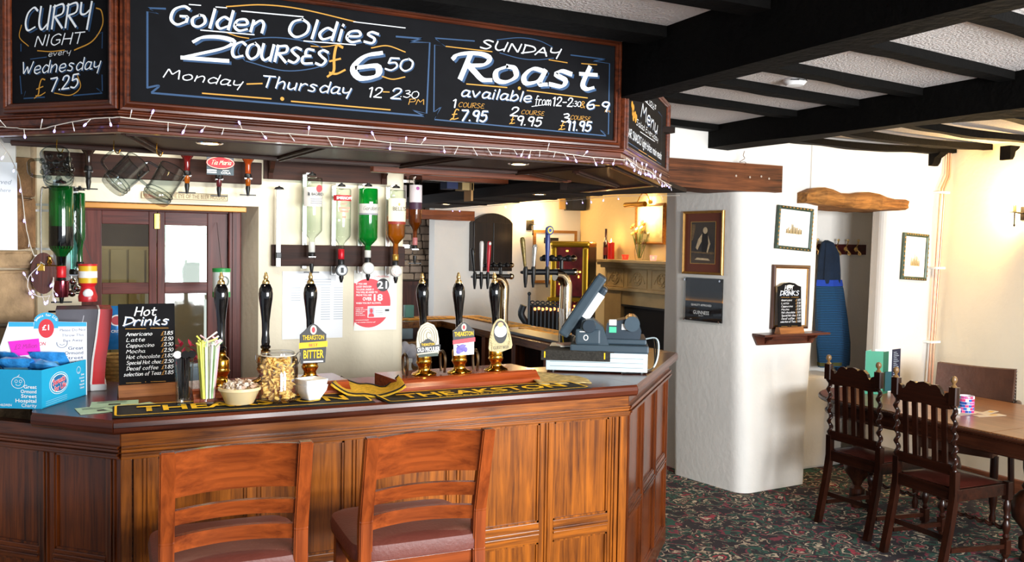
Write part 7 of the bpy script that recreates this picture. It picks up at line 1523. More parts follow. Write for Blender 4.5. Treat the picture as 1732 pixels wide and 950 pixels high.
# ================================================================ PILLAR, ALCOVE AND DINING CORNER
def picture(label, loc, rz, w, h, fw, fm, art, mount=None, mw=0.03, lean=0, depth=0.022, rot2=0, inner=None):
    """a framed picture; loc = its lower left corner on the wall"""
    t = thing('framed_picture', label, 'picture', loc, rz, rot=(R(lean), R(rot2), R(rz)))
    frame_loop(fw, w-fw, fw, h-fw, [(0, -0.004), (0, -depth*0.7), (fw*0.35, -depth), (fw*0.8, -depth*0.85), (fw, -depth*0.6), (fw, 0)]).build('frame', fm, t)
    if inner: frame_loop(fw, w-fw, fw, h-fw, [(0, -0.003), (-0.004, -0.003), (-0.004, -depth*0.62), (0.0005, -depth*0.75)]).build('slip', inner, t)
    B().box(fw-0.002, w-fw+0.002, -0.006, -0.002, fw-0.002, h-fw+0.002).build('mount', mount or M_WHITE, t)
    if art: plate(t, [(fw+mw, fw+mw), (w-fw-mw, fw+mw), (w-fw-mw, h-fw-mw), (fw+mw, h-fw-mw)], art, -0.0068, 'print')
    return t
M_GILT = mat('gilt', '#b98a4a', 0.35, 0.6, var=0.15, vscale=30); M_FRG = mat('green_gold_frame', '#3a4a3c', 0.4, 0.2, var=0.3, vscale=25); M_FRB = mat('dark_brown_frame', '#4a2c1e', 0.4, var=.2)
M_SEP = paint_mat('sepia_photo', '#3a2c1c', '#1c140e', '#4a3826')
t = picture('sepia photograph of a man in an apron, in a brown gilt-edged frame', (4.012, 5.185, 1.52), -83, 0.395, 0.455, 0.018, M_GILT, M_SEP, mat('brown_mount', '#6a3018', 0.6), 0.062, rot2=0)
fw = 0.018+0.062
frame_loop(fw, 0.395-fw, fw, 0.455-fw, [(0, -0.0065), (0.004, -0.0065), (0.004, -0.0085), (0, -0.0085)]).build('gold_slip', M_GILT, t)
fg = mat('sepia_light', '#c9b08a', 0.6, var=.2, vscale=50); fd = mat('sepia_shadow', '#1a120c', 0.6); fm_ = mat('sepia_mid', '#6e5638', 0.6, var=.3, vscale=60)
def blob(par, pts, m, y): plate(par, pts, m, y, 'printed_shape')
blob(t, [(0.10, 0.25), (0.12, 0.33), (0.12, 0.36), (0.085, 0.36), (0.085, 0.24)], fm_, -0.0072)
blob(t, ell(0.218, 0.315, 0.022, 0.024, 14), fg, -0.0078); blob(t, [(0.195, 0.30), (0.150, 0.25), (0.128, 0.19), (0.145, 0.175), (0.17, 0.215), (0.195, 0.25)], fg, -0.0074)
blob(t, [(0.190, 0.30), (0.235, 0.30), (0.255, 0.24), (0.250, 0.16), (0.19, 0.16), (0.185, 0.24)], fd, -0.0076); blob(t, [(0.245, 0.28), (0.270, 0.22), (0.245, 0.155), (0.235, 0.16), (0.25, 0.22)], fg, -0.0078)
blob(t, [(0.085, 0.155), (0.305, 0.145), (0.305, 0.160), (0.085, 0.165)], fm_, -0.0074); blob(t, [(0.12, 0.105), (0.27, 0.10), (0.25, 0.115), (0.14, 0.12)], fg, -0.0074)
# guinness plaque, perspex
t = thing('wall_plaque', 'clear-edged dark plaque reading Quality Approved on the pillar', 'plaque', (4.022, 5.185, 1.168), 0, rot=(0, 0, R(-83)))
B().box(0.0, 0.385, -0.012, -0.006, 0.0, 0.330, bev=0.001).build('perspex', glass('perspex', '#fafcfc', 0.8, 0.5), t)
def pq():
    m, nt, b = new_mat('dark_plaque_print'); N = nt.nodes; L = nt.links; tc = N.new('ShaderNodeTexCoord'); sp = N.new('ShaderNodeSeparateXYZ'); L.new(tc.outputs['Generated'], sp.inputs[0]); cr = N.new('ShaderNodeValToRGB'); e = cr.color_ramp.elements
    e[0].position = 0.45; e[0].color = lin('#101216'); e[1].position = 0.72; e[1].color = lin('#2a2420')
    for p, c in ((0.475, '#d89038'), (0.52, '#7a5424'), (0.57, '#3a2c1c')): k = e.new(p); k.color = lin(c)
    L.new(sp.outputs['Z'], cr.inputs[0]); L.new(cr.outputs[0], b.inputs['Base Color']); b.inputs['Roughness'].default_value = 0.2; return m
B().box(0.025, 0.385, -0.006, -0.001, 0.015, 0.325).build('print', pq(), t)
printed('QUALITY APPROVED', 0.014, M_WHITE, t, 0.19, -0.0135, 0.125, bold=0.03, width=0.20); printed('GUINNESS', 0.026, M_WHITE, t, 0.19, -0.0135, 0.065, bold=0.01, width=0.155); printed('DRAUGHT', 0.007, M_WHITE, t, 0.19, -0.0135, 0.052); printed('2012', 0.006, M_WHITE, t, 0.09, -0.0135, 0.024)
for x in (0.022, 0.362):
    for z in (0.02, 0.31): B().lathe([(0, 0), (0.008, 0), (0.008, 0.016), (0, 0.016)], 12, T(x, 0, z) @ RX(90)).build('stand_off', M_CHROME, t)
# pictures on the sunlit pillar face
sk = paint_mat('engraving', '#efe9da', '#d9cdb2', '#b7a684')
def frieze_detail(t, w, h):
    b = B()
    n = 9
    for k in range(n): u = 0.02+(w-0.04)*(k+.5)/n; b.box(u-.006, u+.006, -0.0235, -0.020, 0.006, 0.012).box(u-.006, u+.006, -0.0235, -0.020, h-0.012, h-0.006)
    b.build('gold_beading', M_GILT, t, kind='stuff')
    b = B()
    for k in range(n): u = 0.02+(h-0.04)*(k+.5)/n; b.box(0.006, 0.012, -0.0235, -0.020, u-.006, u+.006).box(w-0.012, w-0.006, -0.0235, -0.020, u-.006, u+.006)
    b.build('gold_beading', M_GILT, t, kind='stuff')
def engraving(t, x0, z0, w, h, seed):
    rnd = random.Random(seed); m1 = mat('engraving_ink', '#a8946c', 0.7); m2 = mat('engraving_dark', '#7a6a4a', 0.7)
    for k in range(16):
        x = x0+w*k/16; hh = h*(0.25+0.5*rnd.random()*(1-abs(k-6)/12)); plate(t, [(x, z0), (x+w/15, z0+rnd.uniform(-.003, .003)), (x+w/17, z0+hh), (x+.002, z0+hh*.9)], m1 if k % 3 else m2, -0.0072-0.0001*(k % 3), 'engraved_mark')
t = picture('small engraving in a green and gold frame, upper one on the pillar', (4.385, 4.652, 1.715), 0, 0.335, 0.305, 0.024, M_FRG, mat('ivory_paper', '#f1ede0', 0.6), M_WHITE, 0.035, rot2=3.5); frieze_detail(t, 0.335, 0.305); engraving(t, 0.09, 0.115, 0.15, 0.10, 3)
t = picture('large empty-looking print in a brown frame behind the small chalkboard', (4.362, 4.652, 1.150), 0, 0.35, 0.452, 0.024, M_FRB, mat('ivory_paper', '#f1ede0', 0.6), M_WHITE, 0.05, rot2=1.0)
frame_loop(0.026, 0.324, 0.026, 0.426, [(0, -0.006), (0.004, -0.006), (0.004, -0.018), (0, -0.018)]).build('gold_slip', M_GILT, t)
t = picture('small engraving in a gilt frame near the copper pipes', (5.663, 4.655, 1.495), 0, 0.285, 0.36, 0.026, M_FRG, mat('ivory_paper', '#f1ede0', 0.6), M_WHITE, 0.03, rot2=2.6); frieze_detail(t, 0.285, 0.36); engraving(t, 0.10, 0.11, 0.10, 0.15, 6)
# corner shelf with the small drinks board
M_SH = wood('shelf_mahogany', '#5a2c1c', '#2e140c', 'x', 1, .35)
t = thing('wall_shelf', 'small dark wooden bracket shelf on the pillar', 'shelf', (4.205, 4.655, 1.04), 0)
B().box(0.0, 0.61, -0.13, 0, 0.068, 0.084, bev=.003).build('shelf_board', M_SH, t); B().faces([(0.0, y, 0.068) for y in (-0.02, 0)]+[(0.60, y, 0.068) for y in (-0.02, 0)]+[(0.04, y, 0.0) for y in (-0.02, 0)]+[(0.55, y, 0.0) for y in (-0.02, 0)], [(0, 2, 6, 4), (1, 3, 7, 5), (0, 1, 3, 2), (4, 5, 7, 6), (0, 1, 5, 4), (2, 3, 7, 6)]).build('back_board', M_SH, t)
for x in (0.10, 0.50):
    pr = [(0, 0.005), (-0.03, 0.012), (-0.045, 0.035), (-0.09, 0.045), (-0.105, 0.068), (0, 0.068)]; B().faces([(x+d_, y, z) for d_ in (0, .018) for y, z in pr], [tuple(range(5, -1, -1)), tuple(range(6, 12))]+[(i, (i+1) % 6, 6+(i+1) % 6, 6+i) for i in range(6)]).build('bracket', M_SH, t)
drinks_board('small arched chalkboard of hot drinks on the bracket shelf of the pillar', (4.475, 4.575, 1.124), 0, 0.215, 0.345, True, True, lean=3)
# wire hanging from the beam over the lintel
t = thing('loose_wire', 'thin twisted wire hanging from the black beam to the oak lintel', 'wire', (4.02, 4.59, 2.285), 0)
B().tube(curve_pts([(0.02, 0, 0.08), (0.01, 0, 0.05), (0.022, 0, 0.03), (-0.02, 0, 0.004), (0.03, 0, 0.006), (0.03, 0, -0.012)], 6), 0.002, 6).build('wire', M_OAKB, t)
# smoke detector
t = thing('smoke_detector', 'white smoke detector on the ceiling between the joists', 'smoke detector', (3.10, 3.18, 2.52), 0)
B().lathe([(0.055, 0.0), (0.055, -0.012), (0.045, -0.022), (0.040, -0.028), (0, -0.03)], 28).build('case', M_WHITE, t)
for k in range(3): B().box(-0.045, -0.005, -0.057+0.0, -0.052, -0.012+.001*k, -0.008, RZ(-20+30*k)).build('vent_slot', M_BLACKI, t)
# copper pipes in the corner
MCO = mat('copper', '#d8a284', 0.35, 0.6, var=.08)
for k, off in enumerate((0.0, 0.045)):
    t = thing('copper_pipe', ['left one of the twin copper pipes in the wall corner', 'right one of the twin copper pipes in the wall corner'][k], 'pipe', (0, 0, 0), 0, 'copper pipes in the corner')
    B().tube([(6.095+off*.6, 4.60, 2.50), (6.090+off*.6, 4.60, 2.30), (6.030+off*.7, 4.60, 2.20), (6.020+off, 4.60, 2.12), (6.0+off*.8, 4.61, 1.4), (5.955+off*.8, 4.62, 0.02)], 0.0085, 10).build('pipe', MCO, t)
for k, (x, z) in enumerate(((6.035, 2.17), (6.012, 1.584), (5.985, 1.007))):
    t = thing('pipe_clip', ['white clip holding the copper pipes, topmost', 'white clip holding the copper pipes, middle', 'white clip holding the copper pipes, lowest'][k], 'pipe clip', (x, 4.585, z), 0, 'white pipe clips'); B().box(-0.035, 0.07, -0.005, 0.075, -0.009, 0.009, bev=0.003).build('clip', M_WHITE, t)
# coat hooks and jacket in the alcove
t = thing('coat_rack', 'dark red board with brass coat hooks in the alcove', 'coat rack', (5.35, 5.30, 1.675), 0)
B().box(0, 0.655, -0.022, 0, 0, 0.085, bev=0.004).build('board', wood('rack_wood', '#4e1416', '#2c0a0c', 'x', 1, .3), t); plate(t, [(0.65, 0), (0.656, 0), (0.656, .085), (0.65, .085)], M_WHITE, -0.023, 'pale_edge')
for x in (0.07, 0.30, 0.41, 0.53):
    b = B(); b.tube(curve_pts([(x, -0.02, 0.05), (x, -0.06, 0.02), (x+0.004, -0.07, -0.02+.02), (x, -0.05, 0.012-.01), (x-.0, -0.055, 0.03)], 4), 0.006, 8); b.tube(curve_pts([(x, -0.02, 0.055), (x-.01, -0.05, 0.09), (x-0.015, -0.06, 0.115)], 4), 0.0045, 8); b.ball((x-0.015, -0.06, 0.118), 0.011, 8); b.lathe([(0, 0), (0.022, 0), (0.018, 0.006), (0, 0.008)], 14, T(x, -0.02, 0.045) @ RX(90)); b.build('coat_hook', M_BRASSL, t, kind='stuff')
def knit():
    m, nt, b = new_mat('striped_knit'); N = nt.nodes; L = nt.links; tc = N.new('ShaderNodeTexCoord'); wv = N.new('ShaderNodeTexWave'); wv.bands_direction = 'Z'; wv.inputs['Scale'].default_value = 24; wv.inputs['Distortion'].default_value = 0.6; wv.inputs['Detail'].default_value = 2; L.new(tc.outputs['Object'], wv.inputs['Vector'])
    cr = N.new('ShaderNodeValToRGB'); e = cr.color_ramp.elements; e[0].position = 0.35; e[0].color = lin('#0a1826'); e[1].position = 0.6; e[1].color = lin('#16507a'); L.new(wv.outputs['Fac'], cr.inputs[0]); L.new(cr.outputs[0], b.inputs['Base Color']); b.inputs['Roughness'].default_value = 0.95; return m
def cloak(name, zs, m, par, ph=0):
    """hanging cloth from rings (z, cx, half width, half depth)"""
    v = []; f = []; n = 28
    for (z, cx, hw, hd_) in zs:
        for k in range(n):
            a = 2*PI*k/n; w_ = 1+0.10*math.sin(5*a+ph+z*3)+0.05*math.sin(9*a-z*5); v.append((cx+hw*math.cos(a)*w_, hd_*math.sin(a)*w_, z))
    for i in range(len(zs)-1):
        for k in range(n): k2 = (k+1) % n; f.append((i*n+k, i*n+k2, (i+1)*n+k2, (i+1)*n+k))
    f += [tuple(range(n)), tuple((len(zs)-1)*n+k for k in range(n))]; b = B().faces(v, f); b.sm = True; return b.build(name, m, par)
t = thing('jacket', 'blue striped hooded jacket hanging on the coat rack in the alcove', 'jacket', (5.45, 5.185, 0), 0); t.scale = (0.95, 1, 1)
KN = knit()
cloak('body', [(1.45, 0.03, 0.115, 0.06), (1.40, 0.035, 0.13, 0.07), (1.15, 0.07, 0.16, 0.075), (0.95, 0.10, 0.185, 0.07), (0.80, 0.115, 0.17, 0.06), (0.76, 0.115, 0.165, 0.05)], KN, t)
cloak('hood', [(1.79, -0.01, 0.012, 0.01), (1.77, 0.0, 0.05, 0.04), (1.68, 0.02, 0.095, 0.06), (1.55, 0.03, 0.115, 0.06), (1.44, 0.03, 0.118, 0.062)], mat('navy_hood', '#0e1f33', 0.9, var=.2, bump=.5, bscale=80), t, 1)
cloak('yoke', [(1.47, 0.03, 0.12, 0.066), (1.42, 0.032, 0.128, 0.07)], mat('blue_yoke', '#1c3fa0', 0.9), t)
cloak('sleeve', [(1.38, 0.13, 0.045, 0.05), (1.15, 0.175, 0.055, 0.055), (0.90, 0.21, 0.05, 0.05), (0.72, 0.20, 0.04, 0.04)], KN, t, 2); cloak('hem', [(0.80, 0.10, 0.158, 0.062), (0.77, 0.10, 0.155, 0.058)], mat('olive_hem', '#4a4a24', 0.9), t)
t = thing('window_seat', 'pale low ledge at the foot of the alcove under the jacket', 'ledge', (4.84, 5.0, 0), 0); B().box(0, 0.64, 0, 0.29, 0.0, 0.72, bev=0.02).build('ledge', M_PL, t)

# ---------------- dining table: draw-leaf table with rope edge, bulbous legs
MT = wood('table_top', '#986640', '#6c4426', 'y', 0.8, 0.3, 0.15, 0.05); MTD = wood('table_oak', '#4a2616', '#24100a', 'y', 1, .35); MTZ = wood('table_oak', '#4a2616', '#24100a', 'z', 1, .35)
tb = thing('dining_table', 'large dark dining table with rounded end and carved rope edge', 'table', (4.82, 3.4, 0), 0)
def outline(hw, y1, y0, r):
    return [(hw, y0), (hw, y1-r)]+[(hw*math.cos(R(a)) if r >= hw else (hw-r+r*math.cos(R(a))), (y1-r)+r*math.sin(R(a))) for a in range(10, 90, 10)]+[(0, y1)]+[(-(hw-r+r*math.cos(R(a))), (y1-r)+r*math.sin(R(a))) for a in range(80, 0, -10)]+[(-hw, y1-r), (-hw, y0)]
B().prism(outline(0.49, 0.97, -0.44, 0.40), 0.735, 0.76).build('table_top', MT, tb); B().prism(outline(0.49, -0.444, -1.9, 0.001)[0:2]+[(-0.49, -0.445), (-0.49, -1.9)], 0.735, 0.76).build('table_leaf', MT, tb)
ol = outline(0.492, 0.972, -1.9, 0.40); B().tube([(x, y, 0.742) for x, y in ol], 0.012, 8).build('edge_moulding', MTD, tb)
P = [Vector((x, y, 0.742)) for x, y in ol]; b = B(); 
for i in range(len(P)-1):
    L_ = (P[i+1]-P[i]).length; n = max(1, int(L_/0.022))
    for k in range(n): c = P[i].lerp(P[i+1], (k+.5)/n); b.ball(tuple(c), 0.0115, 6, (1, 1, 1.3))
b.build('rope_carving', MTD, tb, kind='stuff')
B().prism(outline(0.455, 0.93, -1.85, 0.38), 0.645, 0.735).build('apron', MTD, tb)
ol2 = outline(0.46, 0.935, -1.85, 0.38); B().tube([(x, y, 0.648) for x, y in ol2], 0.008, 6).build('apron_bead', MTD, tb)
for (x, y) in ((-0.15, 0.72), (-0.10, -0.42), (0.36, 0.45), (0.36, -1.4), (-0.36, -1.5)):
    B().lathe([(0.035, 0), (0.04, 0.02), (0.03, 0.05), (0.05, 0.07), (0.05, 0.13), (0.026, 0.15), (0.04, 0.18), (0.085, 0.24), (0.095, 0.30), (0.085, 0.35), (0.05, 0.39), (0.032, 0.40), (0.045, 0.42), (0.028, 0.45), (0.04, 0.52), (0.045, 0.65)], 20, T(x, y, 0)).build('leg', MTZ, tb)
# things on the table
t = thing('menu_card', 'green folded menu with dark cover standing on the dining table', 'menu', (4.64, 4.10, 0.76), 0, 'menus standing on the table')
for a, w_, m_ in ((25, 0.12, mat('menu_mint', '#8fd8c4', 0.5, var=.05)), (-35, 0.11, mat('menu_green', '#1f8a68', 0.5, var=.1))): B().box(0, w_, 0, 0.002, 0, 0.285, T(0.05, 0, 0) @ RZ(a)).build('leaf', m_, t)
B().box(0, 0.10, 0, 0.002, 0, 0.28, T(0.14, -0.062, 0) @ RZ(20)).build('leaf', mat('menu_dark_green', '#17604a', 0.5, var=.1), t); plate(t, [(0.16, 0.02), (0.22, 0.02), (0.22, 0.15), (0.16, 0.15)], mat('menu_navy', '#1c4a52', 0.5), -0.066, 'panel')
t = thing('menu_card', 'white open menu with a dark list page on the dining table', 'menu', (4.80, 4.12, 0.76), 0, 'menus standing on the table')
B().box(0, 0.14, 0, 0.002, 0, 0.29, RZ(-8)).build('leaf', mat('menu_pale', '#e6f2ee', 0.5), t); B().box(0, 0.115, 0, 0.002, 0, 0.285, T(0.138, -0.02, 0) @ RZ(12)).build('leaf', mat('menu_black', '#161c38', 0.5), t)
b = B()
for k in range(20): b.box(0.02, 0.06+0.03*((k*7) % 3)/2, -0.0015, -0.0005, 0.262-0.0125*k, 0.266-0.0125*k, T(0.138, -0.02, 0) @ RZ(12))
b.build('printed_lines', mat('menu_print', '#a8b4c0', 0.5), t, kind='stuff')
t = thing('mosaic_holder', 'pink, blue and white mosaic candle holder on the dining table', 'candle holder', (4.725, 3.39, 0.76), 0)
B().lathe([(0, 0), (0.042, 0), (0.042, 0.10), (0.038, 0.10), (0.038, 0.01), (0, 0.01)], 28).build('holder', mat('mosaic_grout', '#e8e0ea', 0.4), t)
mc = [mat('tile_'+c[1:], c, 0.15, coat=.5) for c in ('#d8306a', '#2a5fae', '#f2f0f4', '#c85a9a', '#4fb8c8', '#e84a7a', '#28408c')]; rnd = random.Random(31)
for r_ in range(6):
    for k in range(15):
        a = 360*k/15+12*(r_ % 2); B().box(-0.0078, 0.0078, -0.0445, -0.041, 0.003+0.0165*r_, 0.017+0.0165*r_, RZ(a), bev=0).build('mosaic_tile', rnd.choice(mc), t)
t = thing('tealight', 'small white tealight beside the mosaic holder', 'candle', (4.655, 3.40, 0.76), 0); B().lathe([(0, 0), (0.021, 0), (0.023, 0.028), (0.019, 0.028), (0, 0.024)], 18).build('cup', M_WHITE, t)
for k, (x, y, a, l_) in enumerate(((4.60, 3.33, 5, 0.22), (4.66, 3.26, -10, 0.20), (4.76, 3.28, 15, 0.18))):
    t = thing('paper_slip', ['pale paper slip under the white tealight', 'pale paper slip with yellow marks nearest the table edge', 'pale paper slip with yellow marks right of the mosaic holder'][k], 'paper', (x, y, 0.7602+.0006*k), a, 'paper slips on the table'); B().box(0, l_, 0, 0.05, 0, 0.0012).build('slip', mat('slip_paper', '#cfc0a8', 0.6, var=.1), t)
    b = B(); b.faces([(x_, y_, 0.0016) for x_, y_ in ((0.10, 0.01), (0.15, 0.01), (0.15, 0.035), (0.10, 0.035))], [(0, 1, 2, 3)]); b.build('yellow_mark', mat('slip_yellow', '#d8a83a', 0.6), t, fix=False)

# ---------------- dining chairs with barley-twist posts (front = +x)
MCZ = wood('chair_oak', '#36180d', '#150805', 'z', 1, .28, .3); MCX = wood('chair_oak', '#36180d', '#150805', 'y', 1, .28, .3); M_SEAT = mat('brown_leather_seat', '#4a2018', 0.3, var=.15, coat=.3)
def twist(b, p0, p1, r=0.017, turns=5.5, n=90):
    p0 = Vector(p0); p1 = Vector(p1); v = []; f = []; seg = 10
    for i in range(n+1):
        t = i/n; c = p0.lerp(p1, t); a = 2*PI*turns*t; c = c+Vector((math.cos(a), math.sin(a), 0))*r*0.40; e = min(1, 10*t, 10*(1-t)); rr = r*(0.78+0.12*(1-e))
        for k in range(seg): an = 2*PI*k/seg; v.append((c.x+rr*math.cos(an), c.y+rr*math.sin(an), c.z))
    for i in range(n):
        for k in range(seg): k2 = (k+1) % seg; f.append((i*seg+k, i*seg+k2, (i+1)*seg+k2, (i+1)*seg+k))
    b.sm = True; return b.faces(v, f)
def dining_chair(label, loc, rz):
    t = thing('dining_chair', label, 'chair', loc, rz, 'barley-twist dining chairs'); hw = 0.19
    xb = lambda z: 0.035-0.04*max(0, (z-0.45)/0.6)       # rake of the back
    for s_ in (-1, 1):
        y = s_*hw
        # splayed rear leg up to the seat
        v = []; f = []; Z = [(0, -0.055), (0.15, -0.02), (0.30, 0.012), (0.42, 0.030), (0.545, xb(0.545))]
        for z, x in Z: v += [(x-0.018, y-0.018, z), (x+0.018, y-0.018, z), (x+0.018, y+0.018, z), (x-0.018, y+0.018, z)]
        for i in range(4):
            for j in range(4): f.append((4*i+j, 4*i+(j+1) % 4, 4*i+4+(j+1) % 4, 4*i+4+j))
        f += [(3, 2, 1, 0), (16, 17, 18, 19)]; B().faces(v, f).build('leg', MCZ, t)
        b = B(); twist(b, (xb(0.545), y, 0.54), (xb(0.90), y, 0.91)); b.build('twist_post', MCZ, t)
        B().prism([(-.018, -.02), (-.01, -.024), (.01, -.024), (.018, -.02), (.018, .02), (.01, .024), (-.01, .024), (-.018, .02)], 0.90, 0.995, T(xb(.95), y, 0)).build('post_block', MCZ, t)
        B().lathe([(0.014, 0.995), (0.016, 1.0), (0.007, 1.010), (0.008, 1.016), (0.015, 1.024), (0.017, 1.036), (0.012, 1.050), (0.0, 1.055)], 16, T(xb(1.02), y, 0)).build('finial', mat('finial_wood', '#80603a', 0.35, var=.2), t)
        B().box(0.40, 0.44, y*1.08-0.02, y*1.08+0.02, 0.36, 0.46, bev=.003).build('leg_block', MCZ, t)
        B().lathe([(0.018, 0), (0.02, 0.02), (0.012, 0.035), (0.02, 0.05), (0.02, 0.06)], 14, T(0.42, y*1.08, 0)).build('foot', MCZ, t)
        B().box(0.40, 0.44, y*1.08-0.02, y*1.08+0.02, 0.06, 0.14, bev=.003).build('leg_block', MCZ, t)
        B().lathe([(0.012, 0.14), (0.02, 0.155), (0.012, 0.17), (0.021, 0.20), (0.022, 0.22), (0.013, 0.245), (0.02, 0.26), (0.013, 0.275), (0.021, 0.31), (0.018, 0.34), (0.012, 0.355), (0.012, 0.36)], 16, T(0.42, y*1.08, 0)).build('leg', MCZ, t)
        b = B(); b.faces([(0.01, y-.010, 0.11), (0.01, y+.010, 0.11), (0.01, y+.010, 0.135), (0.01, y-.010, 0.135), (0.41, y*1.08-.010, 0.09), (0.41, y*1.08+.010, 0.09), (0.41, y*1.08+.010, 0.115), (0.41, y*1.08-.010, 0.115)], [(3, 2, 1, 0), (4, 5, 6, 7), (0, 1, 5, 4), (1, 2, 6, 5), (2, 3, 7, 6), (3, 0, 4, 7)]); b.build('side_stretcher', MCX, t)
        B().box(0.03, 0.41, y*1.04-.012, y*1.04+.012, 0.385, 0.45, bev=.003).build('seat_rail', MCX, t)
    B().box(-0.005+xb(.2)-.02, 0.018, -hw, hw, 0.16, 0.19, bev=.003).build('rear_stretcher', MCX, t)
    b = B(); twist(b, (0, 0, 0), (0, 0, 0.37), 0.014, 6); o = b.build('front_stretcher', MCX, t); o.rotation_euler = (R(90), 0, 0); o.location = (0.42, 0.185, 0.20)
    B().box(0.02, 0.05, -hw, hw, 0.385, 0.45, bev=.003).build('seat_rail', MCX, t); B().box(0.405, 0.435, -hw, hw, 0.385, 0.45, bev=.003).build('seat_rail', MCX, t)
    # drop-in leather seat, domed
    v = []; f = []; n = 12
    for i in range(n+1):
        for j in range(n+1): u = -1+2*i/n; w_ = -1+2*j/n; v.append((0.225+0.185*u, w_*(0.182+0.012*(u+1)/2), 0.452+0.022*(1-u**4)*(1-w_**4)))
    for i in range(n):
        for j in range(n): a = i*(n+1)+j; f.append((a, a+n+1, a+n+2, a+1))
    b = B().faces(v, f); b.box(0.04, 0.41, -0.184, 0.184, 0.43, 0.452); b.sm = True; b.build('seat', M_SEAT, t)
    # back: lower rail, five slats, shaped crest
    b = B(); b.box(xb(.55)-.012, xb(.55)+.012, -hw, hw, 0.52, 0.575, bev=.003); b.build('back_rail', MCX, t)
    for k in range(5):
        y = -0.128+0.064*k; b = B(); b.faces([(xb(z)+dx, y+dy, z) for z in (0.57, 0.88) for dx, dy in ((-.006, -.016), (.006, -.016), (.006, .016), (-.006, .016))], [(3, 2, 1, 0), (4, 5, 6, 7), (0, 1, 5, 4), (1, 2, 6, 5), (2, 3, 7, 6), (3, 0, 4, 7)]); b.build('slat', MCZ, t)
    tp = [(-0.175, 0.955), (-0.165, 0.965), (-0.145, 0.958), (-0.135, 0.94), (-0.12, 0.95), (-0.11, 0.972), (-0.085, 0.992), (-0.06, 0.990), (-0.045, 0.982), (-0.03, 0.992), (0, 0.998)]
    tp = tp+[(-y, z) for y, z in reversed(tp[:-1])]; bt = [(0.175, 0.875), (0.12, 0.87), (0, 0.88), (-0.12, 0.87), (-0.175, 0.875)]
    b = B(); b.prism([(y, z) for y, z in tp+bt], -0.012, 0.012, T(xb(.93), 0, 0) @ Matrix(((0, 0, 1, 0), (1, 0, 0, 0), (0, 1, 0, 0), (0, 0, 0, 1)))); b.build('crest_rail', MCX, t)
    return t
dining_chair('barley-twist dining chair nearer the camera, pushed up to the table', (4.155, 3.235, 0), -3)
dining_chair('barley-twist dining chair nearer the pillar, in front of the green menus', (4.235, 3.795, 0), 0)
# ---------------- leather armchair behind the table (faces -x)
t = thing('armchair', 'studded brown leather armchair on the far side of the table', 'chair', (5.47, 3.86, 0), 200)
ML = mat('brown_leather', '#4e2e1e', 0.65, var=.2, bump=.3, bscale=50)
v = []; f = []; n = 14
for s_ in (0, 1):
    for i in range(n+1):
        for j in range(7): u = -1+2*i/n; z = 0.66+0.27*j/6; d_ = 0.05*(u*u); v.append((-0.02-0.06*(j/6)+(0.055 if s_ else 0)+d_-(0.012*(1-u**4) if s_ == 0 else 0), 0.24*u, z+0.012*u*u*(j/6)))
m_ = (n+1)*7
for s_ in (0, 1):
    for i in range(n):
        for j in range(6): a = s_*m_+i*7+j; f.append((a, a+7, a+8, a+1))
for i in range(n): a = i*7; f += [(a, a+7, m_+a+7, m_+a), (a+6, a+13, m_+a+13, m_+a+6)]
for j in range(6): f += [(j, j+1, m_+j+1, m_+j), (n*7+j, n*7+j+1, m_+n*7+j+1, m_+n*7+j)]
b = B().faces(v, f); b.sm = True; b.build('backrest', ML, t)
for k in range(14): 
    for y in (-0.243, 0.243): B().ball((0.03-0.06*k/13+0.02, y, 0.67+0.26*k/13), 0.006, 6).build('stud', M_CHROME, t)
B().box(0.02, 0.46, -0.24, 0.24, 0.42, 0.50, bev=0.02).build('seat', ML, t)
for s_ in (-1, 1):
    y = s_*0.26; B().tube(curve_pts([(0.0, y, 0.72), (0.07, y*1.06, 0.725), (0.15, y*1.08, 0.71), (0.20, y*1.05, 0.68)], 4), 0.022, 10).build('arm', MTD, t); B().tube([(0.17, y*1.04, 0.45), (0.17, y*1.06, 0.69)], 0.018, 10).build('arm_post', MCZ, t)
    B().tube([(-0.03, y*.85, 0.9), (0.03, y*.9, 0.45), (-0.02, y*.92, 0.0)], 0.02, 8).build('leg', MCZ, t)
    B().lathe([(0.016, 0), (0.022, 0.04), (0.014, 0.07), (0.024, 0.14), (0.026, 0.20), (0.014, 0.26), (0.024, 0.30), (0.024, 0.43)], 14, T(0.40, y*.9, 0)).build('leg', MCZ, t)
B().box(0.0, 0.4, -0.012, 0.012, 0.16, 0.185).build('stretcher', MCZ, t)

